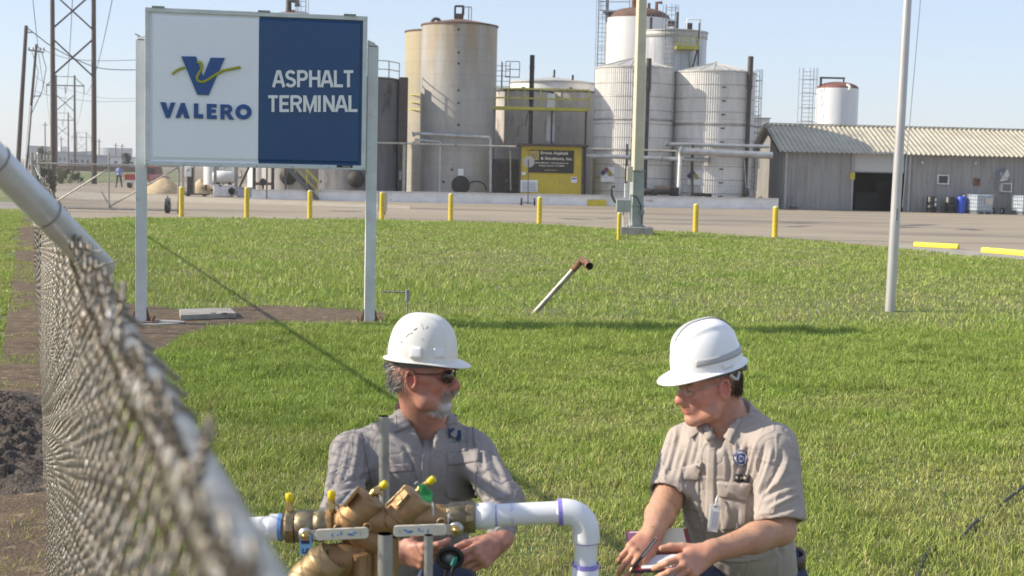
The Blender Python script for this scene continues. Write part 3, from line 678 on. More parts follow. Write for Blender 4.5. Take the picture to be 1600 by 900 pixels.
q = railing([(lx + .4, -r - .7), (lx + 1.9, -r - .7)], pz + .05, .5, every=.5, th=.05); q.build('railing', yelr, e)
q = M(); q.bar((lx + 1.9, -r - .2, pz), (lx + 1.5, -r + .3, pz - 1.9), .08); q.bar((lx + 1.95, -r - .2, pz - 1.9), (lx + 1.95, -r - .2, h + .4), .09); q.build('bracket', dark, e)
q = M(); q.tube([(lx + 1.2, -r * .8, h), (lx + 1.2, -r * .8, h + .7), (lx + 2.1, -r * .8, h + .7), (lx + 2.1, -r * .8, h - 1)], .05, 8); q.build('hand_rail', wht, e)
q = M(); q.tube([(.2, -.8, h + .1), (.2, -.8, h + 1.3)], .1, 8); q.box((-.2, -.9, h + .5), (.5, .4, .35)); q.box((1.0, -.9, h + .3), (.4, .4, .5)); q.tube([(-1.6, -.8, h), (-1.6, -.8, h + .9)], .1, 8); q.build('vent', dark, e)
# far right white tank
e, c, r, h = tank('storage_tank', 'white tank with rust red domed roof behind the grey shed', 1263, 1328, 137, 112, whit2, .55, mat('red_dome', (.23, .085, .06), .7, c2=(.14, .06, .05), nscale=2), group=tanks, dome=True)
lad(e, M(), -r - .75, -.4, 0, h + 1.55, .85, True, zc=3)
q = M(); q.bar((-r + .2, -.6, h - .2), (-r + .2, -.6, h + .8), .16); q.bar((-r + .1, -.6, h + .8), (r * .25, -.6, h + .8), .14); q.bar((r * .2, -.6, h + .4), (r * .2, -.6, h + .8), .1); q.build('pipe_frame', dark, e)
q = M(); q.tube([(r * .25, -r * .9, h + .25), (r * .35, -r * 1.03, h + .1), (r * .35, -r * 1.03, h - .15)], .11, 8); q.build('vent_pipe', wht, e)
# tall dark pipes and ladder at the corrugated tanks
for lab, px, pt, d in (('tall dark pipe between the two corrugated tanks', 1008.5, 91, 86.6), ('tall dark pipe at the right edge of the corrugated tanks', 1166.5, 88, 86.9)):
    e = empty('standpipe', lab, 'pipe', (P(px, 250, d).x, d, 0), group='tall dark standpipes'); q = M(); zt = P(px, pt, d).z
    q.tube([(0, 0, 0), (.02, 0, zt - 1.6)], .13, 10); q.tube([(.02, 0, zt - 2.0), (.03, 0, zt)], .17, 10); q.build('pipe', dark, e)
e = empty('caged_ladder', 'caged steel ladder at the right edge of the corrugated tanks', 'ladder', (P(1178, 200, 90).x, 90, 0)); lad(e, M(), 0, 0, 0, P(1178, 108, 90).z, .5, True, zc=2.5)
q = M(); 
q.box((.55, 0, P(1178, 198, 90).z), (.9, .8, .08)); q.build('landing', greyst, e)
e = empty('equipment_cabin', 'small pale cabin roof showing behind the caged ladder', 'cabin', (P(1184, 195, 97).x, 97, 0)); q = M(); zt = P(1184, 186, 97).z; q.box((0, 0, zt / 2), (1.25, 2, zt)); q.build('wall', wht, e); q = M(); q.box((0, 0, zt + .03), (1.4, 2.2, .06)); q.build('roof', greyst, e)
# yellow vertical frame between the two corrugated tanks
e = empty('yellow_stair_tower', 'narrow yellow ladder frame between the corrugated tanks', 'ladder', (P(1043, 150, 91).x, 91.0, 0)); q = M()
z0_, z1_ = P(1043, 182, 91).z, P(1043, 105, 91).z
for x in (-.13, .13): q.bar((x, -.8, z0_ - 2), (x, -.8, z1_), .05)
for z in np.arange(z0_, z1_, .35): q.bar((-.13, -.8, z), (.13, -.8, z), .05)
q.box((0, -.9, z0_ + 1.2), (.3, .3, .5)); q.bar((-.13, -.8, 0), (-.13, -.8, z0_), .05); q.bar((.13, -.8, 0), (.13, -.8, z0_), .05); q.build('ladder', yelr, e)
# pipes in front of the right tanks
dd = 86.0
pipe_thing('rack_pipe', 'thin cream pipe high in front of the corrugated tanks', [P(918, 232, dd), P(1058, 236, dd), P(1057, 300, dd)], .05, MATS['cream_pipe'])
pipe_thing('rack_pipe', 'silver pipe running behind the cream light pole', [P(916, 243, dd), P(1112, 250.5, dd)], .13, pipesil, flanges=(.35, .6, .98))
pipe_thing('rack_pipe', 'dark silver upper pipe reaching over to the grey shed', [P(1040, 224, dd + .3), P(1045, 225, dd + .3), P(1202, 229, dd + .3)], .11, pipesil, flanges=(.3, .75))
pipe_thing('rack_pipe', 'thick silver insulated pipe ending near the grey shed', [P(1061, 236, dd - .3), P(1207, 243, dd - .3)], .21, pipesil, flanges=(.02,))
pipe_thing('support_pipe', 'white slanted pipe leg standing on the white wall', [P(1063, 238, dd - .3), P(1060, 302, dd - .3)], .11, wht)
pipe_thing('support_pipe', 'dark post with bracket holding up the silver pipes', [P(1082, 226, dd), P(1081, 306, dd)], .09, dark)
pipe_thing('support_pipe', 'thin dark post just left of the cream light pole', [P(979.5, 225, dd), P(978, 300, dd)], .07, dark)
for lab, x0, x1 in (('thin pale slanted pipe left of the grey shed', 1162, 1166.5), ('second thin pale pipe left of the grey shed', 1171, 1167.5)):
    pipe_thing('drain_pipe', lab, [P(x0, 232, dd + .4), P(x1, 310, dd + .4)], .035, MATS['cream_pipe'], group='thin drain pipes')
pipe_thing('insulated_riser', 'silver wrapped riser in the shade of the grey shed', [P(1182, 248, 88), P(1179, 298, 88)], .12, pipesil)
# dark pump clutter in the gap between tanks
for lab, px, py, w_, h_ in (('dark pump and motor between the corrugated tanks', 1042, 297, 1.5, .9), ('dark pump left of the cream light pole base', 1014, 299, 1.0, .6), ('grey electrical box beside the second corrugated tank', 1168, 300, .55, .8), ('small black pump right of the white slanted leg', 1098, 304, 1.1, .35)):
    p = P(px, py, 85.75); bx_ = 'electrical box' if 'box' in lab else 'pump'; e = empty(bx_.replace(' ', '_'), lab, bx_, (p.x, 85.75, 0), 0, 'pumps and motors behind the white wall')
    q = M(); q.tube([(-w_ / 2, 0, p.z), (w_ * .1, 0, p.z)], h_ * .3, 12); q.build('motor', dark, e)
    q = M(); q.box((w_ * .3, 0, p.z - h_ * .15), (w_ * .35, .4, h_ * .7)); q.box((0, 0, p.z / 2 - h_ * .2), (w_, .5, max(.1, p.z - h_ * .4))); q.build('pump_body', greyst if 'box' in lab else blackm, e)
# ================================================================ white containment wall
wallm = mat('whitewashed_block', (.78, .79, .80), .8, c2=(.66, .66, .66), nscale=1.6, c3=(.32, .29, .27), n3=3.5, lo3=.62, hi3=.74, bump=.3, bscale=12)
e = empty('containment_wall', 'long low whitewashed block wall in front of the tanks', 'low wall', (G(800, 320).x, 84, 0))
wl = [(393, 309.6, 82.8), (640, 319, 83.4), (1216, 327, 85.2)]
tp = [P(393, 297, 82.8).z, P(640, 300.5, 83.4).z, P(1216, 311, 85.2).z]
q = M(); px_ = [P(a, b, d).x for a, b, d in wl]; ysx = [a[2] for a in wl]
for i in range(2):
    x0, x1, y0, y1, z0, z1 = px_[i], px_[i + 1], ysx[i], ysx[i + 1], tp[i], tp[i + 1]
    if i == 0: x1 -= .001
    q.add([(x0, y0, -.2), (x1, y1, -.2), (x1, y1 + .25, -.2), (x0, y0 + .25, -.2), (x0, y0, z0), (x1, y1, z1), (x1, y1 + .25, z1), (x0, y0 + .25, z0)], [[3, 2, 1, 0], [4, 5, 6, 7], [0, 1, 5, 4], [1, 2, 6, 5], [2, 3, 7, 6], [3, 0, 4, 7]])
q.v = [tuple(Vector(v) - e.location) for v in q.v]; q.build('wall', wallm, e)
q = M(); a = P(918, 318, 83.9); b = P(948, 318, 83.9); yy = 84.2
def wy(x): return np.interp(x, px_, ysx)
q.box(((a.x + b.x) / 2, wy(a.x) - .02, P(932, 317.5, 84).z), (b.x - a.x, .03, .42)); q.v = [tuple(Vector(v) - e.location) for v in q.v]; q.build('yellow_panel', yel, e)
q = M()
for (xa, ya, za, xb, yb, zb) in ((px_[0], ysx[0], tp[0], px_[1], ysx[1], tp[1]), (px_[1], ysx[1], tp[1], px_[2], ysx[2], tp[2])):
    q.bar((xa, ya + .1, za + .02), (xb, yb + .1, zb + .02), .34, .05)
q.v = [tuple(Vector(v) - e.location) for v in q.v]; q.build('coping', mat('coping', (.60, .60, .60), .8, c2=(.45, .43, .42), nscale=3), e)
lb = P(1013, 314, 84.4); text_mesh('NOTICE', .16, mat('red_ink', (.35, .05, .05), .6), 'notice_lettering', e, Matrix.Translation(Vector((lb.x, wy(lb.x) - .012, lb.z)) - e.location) @ Matrix.Rotation(R(90), 4, 'X'), .003)
# ================================================================ yellow shed with signboard
dS = 85.9; a = P(813, 300, dS); b = P(908, 300, dS); zt = P(860, 229, dS).z; L_ = b.x - a.x
e = empty('yellow_shed', 'yellow metal shed with a black company signboard', 'shed', (a.x, dS, 0))
q = M(); q.box((L_ / 2, 1.6, zt / 2), (L_, 3.2, zt)); q.build('wall', mat('yellow_shed_paint', (.55, .43, .035), .6, c2=(.46, .36, .04), nscale=1.2, c3=(.25, .18, .05), n3=4, lo3=.62, hi3=.72), e)
q = M(); q.box((L_ / 2 + .05, 1.5, zt + .08), (L_ + .6, 3.7, .14)); q.build('roof', dark, e)
q = M(); q.box((L_ + .08, -.02, zt / 2), (.14, .16, zt)); q.box((-.06, -.02, zt / 2), (.1, .14, zt)); q.build('corner_trim', dark, e)
s0 = P(827, 234, dS - .05); s1 = P(896, 271, dS - .05); cx = (s0.x + s1.x) / 2 - a.x; cz = (s0.z + s1.z) / 2; sw, sh = s1.x - s0.x, s0.z - s1.z
bd = M(); bd.box((cx, -.05, cz), (sw, .06, sh)); sb = bd.build('signboard', mat('sign_black', (.022, .018, .018), .5), e)
cw = mat('sign_cream_ink', (.72, .66, .52), .6); gold = mat('sign_gold', (.42, .32, .10), .5)
def st_(txt, f0, f1, fz, hf, m=cw):
    """one line of lettering fitted between the fractions f0..f1 of the board"""
    o = text_mesh(txt, 1.0, m, 'lettering', sb, Matrix.Identity(4), .004, .020, 'LEFT'); me = o.data; co = np.empty(len(me.vertices) * 3, np.float32); me.vertices.foreach_get('co', co); co = co.reshape(-1, 3); mn, mx_ = co.min(0), co.max(0)
    n = np.empty_like(co); n[:, 0] = cx - sw / 2 + (f0 + (f1 - f0) * (co[:, 0] - mn[0]) / (mx_[0] - mn[0])) * sw; n[:, 2] = cz + sh / 2 - (fz + hf / 2) * sh + (co[:, 1] - mn[1]) / (mx_[1] - mn[1]) * hf * sh; n[:, 1] = -.083 - (co[:, 2] - mn[2]) * .5
    me.vertices.foreach_set('co', n.ravel()); me.update()
st_('Ergon Asphalt', .26, .87, .14, .17); st_('& Emulsions, Inc.', .26, .97, .37, .15)
st_('(361) 289-0131  4714 Up River Rd.', .13, .89, .57, .085); st_('Corpus Christi, TX 78407', .22, .80, .69, .085); st_('EMERGENCY', .35, .66, .88, .05, gold)
q = M(); lx = cx - sw / 2 + .115 * sw; lz = cz + sh / 2 - .24 * sh; s = .24 * sh
q.box((lx, -.085, lz), (s * 1.7, .012, s * 1.7)); lo = q.build('emblem', gold, sb)
q = M()
for (x, z, ww, hh) in ((-.28, .22, .75, .07), (-.05, -.25, .07, .75), (.35, 0, .07, 1.1), (-.35, -.1, .07, .6), (-.2, -.42, .8, .07)): q.box((lx + x * s, -.094, lz + z * s), (ww * s, .01, hh * s))
q.build('emblem_lines', MATS['sign_black'], sb)
p0 = P(813.5, 281, dS); p1 = P(840, 300, dS)
q = M(); q.box(((p0.x + p1.x) / 2 - a.x, -.05, (p0.z + p1.z) / 2), (p1.x - p0.x, .05, p0.z - p1.z)); nb = q.build('notice_board', sg, e)
q = M()
for k in range(6): q.box(((p0.x + p1.x) / 2 - a.x + .03 * (k % 2), -.08, p0.z - .16 - k * .095), ((p1.x - p0.x) * .8, .01, .03))
q.build('ruled_line', mat('blue_ink', (.12, .16, .3), .6), nb)
p0 = P(894, 277, dS); q = M(); q.box((p0.x - a.x + .12, -.04, p0.z - .15), (.36, .03, .34)); q.build('notice', sg, e)
q = M(); q.box((p0.x - a.x + .12, -.058, p0.z - .08), (.28, .01, .09)); q.build('notice_stripe', MATS['blue_ink'], e)
p0 = P(818, 271, dS); q = M(); q.box((p0.x - a.x, -.04, p0.z), (.25, .03, .18)); q.build('notice', sg, e)
# shaded opening left of the shed, its darkness built as dark block and panels
bx = P(770, 300, 88.0); bx2 = P(812, 300, 88.0); e = empty('dark_recess', 'dark block with door panels standing in for the shaded opening left of the yellow shed', 'cabinet', (bx.x, 88.0, 0))
q = M(); L2 = bx2.x - bx.x; q.box((L2 / 2, .6, 1.35), (L2, 1.2, 2.7)); q.build('cabinet', mat('shade_grey', (.07, .065, .065), .7, c2=(.11, .10, .10), nscale=2), e)  # dark grey carries the shade of the opening
q = M(); q.box((L2 * .35, -.03, 1.35), (.7, .05, 2.1)); q.box((L2 * .8, -.03, 1.35), (.5, .05, 2.3)); q.build('door', dark, e)
q = M(); q.box((L2 * .35 + .25, -.08, 1.35), (.05, .05, .2)); q.build('handle', greyst, e)
pipe_thing('gap_pipe', 'thin white pipe standing in the dark gap left of the yellow shed', [P(797.5, 236, 87.4), P(798, 298, 87.4)], .05, MATS['cream_pipe'])
# portable stop sign seen from behind
dP = 83.0; p = P(826, 253, dP); b0 = G(827, 325)
e = empty('portable_stop_sign', 'back of an octagonal stop sign on a wheeled stand before the yellow shed', 'stop sign', (p.x, dP - 1.5, 0)); dq = -0.0
q = M(); rr_ = .34; q.prism([(rr_ * math.cos(R(22.5 + 45 * k)), rr_ * math.sin(R(22.5 + 45 * k))) for k in range(8)], .02, Matrix.Translation((0, -.03, p.z)) @ Matrix.Rotation(R(90), 4, 'X')); q.build('sign_plate', mat('bare_aluminium', (.42, .40, .40), .5, .3), e)
q = M(); q.bar((0, -.08, .1), (-.03, -.08, p.z + .1), .045); q.bar((-.42, 0, .15), (.42, 0, .15), .04); q.build('post', dark, e)
for x in (-.38, .38): q = M(); q.tube([(x - .05, 0, .22), (x + .05, 0, .22)], .22, 18); wv = q.build('wheel', blk, e); q = M(); q.tube([(x - .06, 0, .22), (x + .06, 0, .22)], .09, 12); q.build('hub', wht, wv)
# ================================================================ grey metal shed on the right
phi = R(-2); FX = Vector((math.cos(phi), -math.sin(phi), 0)); FY = Vector((math.sin(phi), math.cos(phi), 0))
c0 = P(1223, 328, 87.3); c0.z = 0; Wb = 22.0; Db = 8.6; eave = P(1225, 233.5, 87.3).z; 
e = empty('metal_shed', 'long grey corrugated metal shed with roll up door', 'shed', c0, -phi)
ridge = eave + 1.62
sid = mat('ribbed_siding', (.33, .32, .305), .55, .1, c2=(.26, .25, .235), nscale=.8, c3=(.20, .185, .17), n3=2.2, lo3=.56, hi3=.7, stretch=(3, 3, .35))
def ribwall(m, p0, p1, z0, z1, pitch=.305, dep=.035, topf=None):
    p0 = Vector(p0); p1 = Vector(p1); L = (p1 - p0).length; dx = (p1 - p0) / L; nn = Vector((dx.y, -dx.x, 0)); n = int(L / pitch)
    pr = []
    for k in range(n + 1):
        s = k * pitch
        for ds, o in ((0, 0), (.14, 0), (.17, dep), (.23, dep), (.26, 0)):
            if s + ds <= L: pr.append((s + ds, o))
    pr.append((L, 0)); vs = []; fs = []
    for s, o in pr:
        q_ = p0 + dx * s + nn * o; zt = topf(s / L) if topf else z1
        vs += [(q_.x, q_.y, z0), (q_.x, q_.y, zt)]
    for i in range(len(pr) - 1): fs.append([2 * i, 2 * i + 2, 2 * i + 3, 2 * i + 1])
    m.add(vs, fs)
def lx_at(px, py=300): # local x on the front wall under a pixel
    v = ray(px, py); t = ((c0 - CAM).dot(FY)) / v.dot(FY); q_ = CAM + v * t; return (q_ - c0).dot(FX)
dx0, dx1 = lx_at(1333), lx_at(1412); wx0 = lx_at(1316); 
m = M(); ribwall(m, (0, 0, 0), (dx0, 0, 0), 0, eave); ribwall(m, (dx1, 0, 0), (Wb, 0, 0), 0, eave)
ribwall(m, (0, Db, 0), (0, 0, 0), 0, eave, topf=lambda t: eave + (ridge - eave) * (1 - abs(2 * t - 1)) + .0)
m.add([(Wb, 0, 0), (Wb, Db, 0), (Wb, Db, eave), (Wb, Db / 2, ridge), (Wb, 0, eave)], [[0, 1, 2, 3, 4]]); m.add([(Wb, Db, 0), (0, Db, 0), (0, Db, eave), (Wb, Db, eave)], [[0, 1, 2, 3]])
zd = P(1360, 268, 87.3).z
m.box(((dx0 + dx1) / 2, -.0, (zd + .9 + eave) / 2 + .1), (dx1 - dx0, .02, eave - zd - 1.0 + .2)) if eave - zd > 1.3 else None
m.build('wall', sid, e)
m = M(); ov = .55; rp = .305; n = int((Wb + .9) / rp); rise = ridge - eave
rm = mat('galvalume_roof', (.50, .46, .36), .45, .1, c2=(.40, .365, .285), nscale=.7, c3=(.22, .20, .17), n3=2.5, lo3=.6, hi3=.72)
for side in (0, 1):
    vs = []; fs = []
    for k in range(n + 1):
        for ds, o in ((0, 0), (.12, 0), (.155, .075), (.215, .075), (.25, 0)):
            x = -.45 + k * rp + ds; slope = rise / (Db / 2)
            y0, z0 = -ov, eave - ov * slope + .05; y1, z1 = Db / 2, ridge + .05
            if side: y0 = Db + ov
            vs += [(x, y0, z0 + o), (x, y1, z1 + o)]
    for i in range(len(vs) // 2 - 1): fs.append([2 * i, 2 * i + 2, 2 * i + 3, 2 * i + 1])
    m.add(vs, fs)
m.bar((-.45, Db / 2, ridge + .12), (Wb + .3, Db / 2, ridge + .12), .35, .06); m.build('roof', rm, e)
m = M(); sl_ = rise / (Db / 2); m.bar((-.46, -ov, eave - ov * sl_ - .02), (-.46, Db / 2, ridge - .02), .03, .2); m.bar((-.46, Db + ov, eave - ov * sl_ - .02), (-.46, Db / 2, ridge - .02), .03, .2); m.build('barge_board', dark, e)
m = M(); m.bar((.08, -.07, 0), (.08, -.07, eave), .28, .12); m.bar((dx0 - .12, -.07, 0), (dx0 - .12, -.07, eave), .16, .1); m.bar((dx1 + .25, -.07, 0), (dx1 + .25, -.07, eave), .35, .1); m.build('corner_trim', mat('pale_trim', (.42, .42, .42), .5, c2=(.34, .33, .32), nscale=2), e)
m = M(); n = 12; dh = (eave - .08 - zd)
for k in range(n): m.box(((dx0 + dx1) / 2, .08, zd + dh * (k + .5) / n), (dx1 - dx0 - .04, .05, dh / n * .86)); 
m.box(((dx0 + dx1) / 2, .115, zd + dh / 2), (dx1 - dx0 - .02, .02, dh)); dr = m.build('roll_up_door', mat('door_white', (.55, .55, .53), .5), e)
m = M(); m.box(((dx0 + dx1) / 2, .06, zd - .03), (dx1 - dx0 - .06, .07, .08)); m.build('bottom_bar', greyst, dr)
m = M(); m.add([(.05, .2, .012), (Wb - .05, .2, .012), (Wb - .05, Db - .1, .012), (.05, Db - .1, .012)], [[0, 1, 2, 3]]); m.build('floor', mat('dark_floor', (.05, .045, .04), .9), e)
m = M(); m.box((dx0 - 1.5, Db / 2, eave / 2 - .05), (.1, Db - .4, eave - .2)); m.box(((dx0 + dx1) / 2 + 1, Db * .7, eave / 2 - .05), (dx1 - dx0 + 6, .1, eave - .2)); m.build('inner_partition', mat('brown_partition', (.05, .03, .025), .9), e)
m = M(); m.box(((dx0 + dx1) / 2 + .2, 3.5, .55), (1.6, 1.0, 1.1)); m.box((dx1 - .7, 2.6, 1.5), (.5, .5, .5)); m.build('stored_drum', blackm, e)
z_ = P(1331, 275, 85).z; m = M(); m.box((dx0 - .12, -.14, z_), (.3, .03, .42)); m.build('caution_plate', yel, e)
def wallbox(px0, py0, px1, py1): # local rect on wall
    return lx_at(px0), lx_at(px1), P((px0 + px1) / 2, py0, 87.3).z, P((px0 + px1) / 2, py1, 87.3).z
x0, x1, z1, z0 = wallbox(1463, 273, 1481, 288)
m = M(); fr = .07
for (a_, b_, c_, d__) in ((x0, x1, z1 - fr, z1), (x0, x1, z0, z0 + fr), (x0, x0 + fr, z0 + fr, z1 - fr), (x1 - fr, x1, z0 + fr, z1 - fr)): m.box(((a_ + b_) / 2, -.08, (c_ + d__) / 2), (b_ - a_, .1, d__ - c_))
wn = m.build('window', wht, e); m = M(); m.box(((x0 + x1) / 2, -.055, (z0 + z1) / 2), (x1 - x0 - .13, .02, z1 - z0 - .13)); m.build('pane', mat('dark_glass', (.05, .045, .05), .15), wn)
x0, x1, z1, z0 = wallbox(1561, 286, 1577, 300)
m = M(); m.box(((x0 + x1) / 2, -.2, (z0 + z1) / 2), (x1 - x0, .38, z1 - z0)); ac = m.build('air_conditioner', wht, e); m = M(); m.box(((x0 + x1) / 2, -.395, (z0 + z1) / 2), (x1 - x0 - .12, .02, z1 - z0 - .12)); m.build('grille', mat('ac_grille', (.16, .16, .15), .6), ac)
xx = lx_at(1525); z_ = P(1525, 284.5, 87.3).z; m = M(); m.box((xx, -.07, z_), (.36, .14, .44)); m.build('rusty_box', rust, e)
for px, py in ((1438, 254), (1521, 255)):
    m = M(); m.box((lx_at(px), -.1, P(px, py, 87.3).z), (.10, .14, .14)); m.build('flood_light', wht, e)
xx = lx_at(1561); z_ = P(1561, 274, 87.3).z
ds = empty('satellite_dish', 'pale satellite dish on the grey shed above the air conditioner', 'satellite dish', c0 + FX * xx - FY * .45 + Vector((0, 0, z_)), -phi)
m = M(); m.lathe([(.02, 0), (.2, .02), (.35, .06), (.42, .1)], n=24, ax=(-.5, -.8, .3)); m.lathe([(.42, .095), (.2, .012), (.02, -.012)], n=24, ax=(-.5, -.8, .3)); m.build('dish', mat('dish_grey', (.13, .14, .16), .5), ds)
m = M(); m.bar((0, .0, 0), (.15, .42, -.25), .05); m.bar((0, -.02, -.2), (-.25, -.35, .12), .03); m.box((.3, .3, .05), (.28, .1, .65)); m.build('bracket', wht, ds)
# things along the shed wall
def wallspot(px, off): return c0 + FX * lx_at(px) - FY * off
drumb = mat('black_plastic_drum', (.015, .015, .015), .45)
for lab, px in (('black drum with white labels nearest the roll up door', 1450), ('plain black drum right beside the blue drum', 1478.5)):
    s = wallspot(px, .75); e2 = empty('black_drum', lab, 'drum', s, 0, 'black drums along the shed wall'); m = M()
    m.lathe([(.30, 0), (.31, .05), (.30, .3), (.32, .32), (.30, .34), (.30, .62), (.32, .64), (.30, .66), (.30, .95), (.27, .99), (.001, .99)], n=28); m.build('drum', drumb, e2)
    if 'label' in lab: m = M(); m.box((.17, -.262, .8), (.12, .01, .2), R(28)); m.box((.17, -.262, .5), (.12, .01, .2), R(28)); m.build('label_sticker', sg, e2)
s = wallspot(1496, .8); e2 = empty('blue_drum', 'bright blue plastic drum beside the white totes', 'drum', s); m = M()
m.lathe([(.27, 0), (.29, .06), (.29, .4), (.295, .7), (.29, .95), (.25, 1.04), (.001, 1.05)], n=28); m.build('drum', mat('blue_plastic', (.02, .06, .42), .4), e2)
m = M(); m.lathe([(.05, 0), (.05, .05), (.001, .05)], (.12, -.05, 1.05), 10); m.build('bung_cap', wht, e2)
tote_p = mat('tote_plastic', (.60, .66, .72), .35, c2=(.5, .56, .62), nscale=2); cage = mat('tote_cage', (.28, .32, .36), .45, .6)
def tote(lab, s, w_=1.2, cap=False):
    e2 = empty('liquid_tote', lab, 'tote', s, R(18), 'caged white liquid totes by the shed')
    m = M(); m.box((0, 0, .67), (w_ - .06, 1.0, .98)); m.build('bottle', tote_p, e2, bevel=.06)
    m = M()
    for z in (.2, .42, .64, .86, 1.08, 1.19):
        for y in (-.52, .52): m.bar((-w_ / 2, y, z), (w_ / 2, y, z), .022)
        for x in (-w_ / 2, w_ / 2): m.bar((x, -.52, z), (x, .52, z), .022)
    for k in range(8):
        x = -w_ / 2 + w_ * k / 7
        for y in (-.52, .52): m.bar((x, y, .15), (x, y, 1.19), .022)
    for k in range(1, 6):
        y = -.52 + 1.04 * k / 6
        for x in (-w_ / 2, w_ / 2): m.bar((x, y, .15), (x, y, 1.19), .022)
    m.build('cage', cage, e2)
    m = M(); m.box((0, 0, .13), (w_, 1.04, .04))
    for x in (-w_ / 2 + .1, 0, w_ / 2 - .1): m.box((x, 0, .055), (.13, 1.0, .11))
    m.build('pallet', cage, e2)
    m = M(); m.box((.25, -.545, .78), (.56, .012, .36)); m.build('label_plate', mat('beige_plate', (.55, .50, .42), .6), e2)
    m = M(); m.lathe([(.1, 0), (.1, .06), (.001, .06)], (0, 0, 1.165), 14); m.build('lid', blk, e2)
tote('white caged tote right of the blue drum', wallspot(1522, 1.1)); tote('white caged tote at the right picture edge below the air conditioner', wallspot(1590, 1.4), 1.25)
hx = wallspot(1551, 1.0); e2 = empty('hand_truck', 'two wheeled hand truck parked between the two totes', 'hand truck', hx, R(10))
m = M(); m.bar((-.2, .1, .1), (-.2, .35, 1.2), .04); m.bar((.2, .1, .1), (.2, .35, 1.2), .04); m.bar((-.2, .2, .5), (.2, .2, .5), .04); m.bar((-.2, .35, 1.2), (.2, .35, 1.2), .04); m.box((0, -.1, .05), (.4, .25, .02)); m.build('frame', greyst, e2)
for x in (-.32, .32): m = M(); m.tube([(x - .05, 0, .2), (x + .05, 0, .2)], .2, 18); wv = m.build('wheel', blk, e2); m = M(); m.tube([(x - .06, 0, .2), (x + .06, 0, .2)], .10, 12); m.build('rim', wht, wv)
s = wallspot(1236, .8); e2 = empty('standpipe', 'small pipe stub standing at the left corner of the grey shed', 'pipe', s); m = M(); m.tube([(0, 0, 0), (0, 0, .85)], .07, 10); m.build('pipe', greyst, e2); m = M(); m.box((0, 0, .09), (.5, .4, .18)); m.build('base', dark, e2)
# thin dark beam above the roof far right
e2 = empty('overhead_beam', 'dark flat beam showing above the shed roof at the right edge', 'beam', (P(1590, 208, 95).x, 95, 0)); m = M(); zb = P(1590, 208, 95).z; m.bar((-.8, 0, zb), (1.5, 0, zb), .14, .12); m.build('beam', dark, e2); m = M(); m.bar((.9, 0, 0), (.9, 0, zb), .12); m.build('post', dark, e2)
# ================================================================ clutter seen under the sign
def spot(px, d, z=0): p = P(px, 300, d); return Vector((p.x, d, z))
sand = mat('tan_sand', (.52, .40, .24), .95, c2=(.42, .31, .18), nscale=2.5, c3=(.60, .49, .33), n3=7, bump=.6, bscale=12)
def heap(name, lab, x0, x1, ytop, d, m, seed, dep=3.0):
    xc = (x0 + x1) / 2; c = spot(xc, d); rx = (x1 - x0) / 2 * mpp(d); h = P(xc, ytop, d).z
    nr, na = 22, 64; a, r = np.meshgrid(np.linspace(0, 2 * PI, na, endpoint=False), np.linspace(0, 1, nr))
    x = rx * r * np.cos(a); y = dep * r * np.sin(a); nz = fbm(x + 50, y + 50, 1.1, seed); z = h * np.clip(1 - r, 0, 1) ** .85 * (.75 + .5 * nz) - .02 + .06 * (fbm(x + 9, y + 9, .3, seed + 5) - .5) * (1 - r)
    z = np.maximum(z, -.03); ids = np.arange(nr * na).reshape(nr, na); F = np.stack([ids[:-1], np.roll(ids[:-1], -1, 1), np.roll(ids[1:], -1, 1), ids[1:]], -1).reshape(-1, 4)[:, ::-1]
    o = fast_mesh(name, np.stack([x, y, z], -1).reshape(-1, 3), [F], m); o.location = c; return tag(o, lab, 'sand heap', 'sand heaps under the sign')
heap('sand_heap', 'large tan sand heap seen through the gate left of the sign pole', 222, 292, 274, 93, sand, 3)
heap('sand_heap', 'smaller tan sand heap between the steel stands', 290, 336, 279, 95, sand, 8, 2.2)
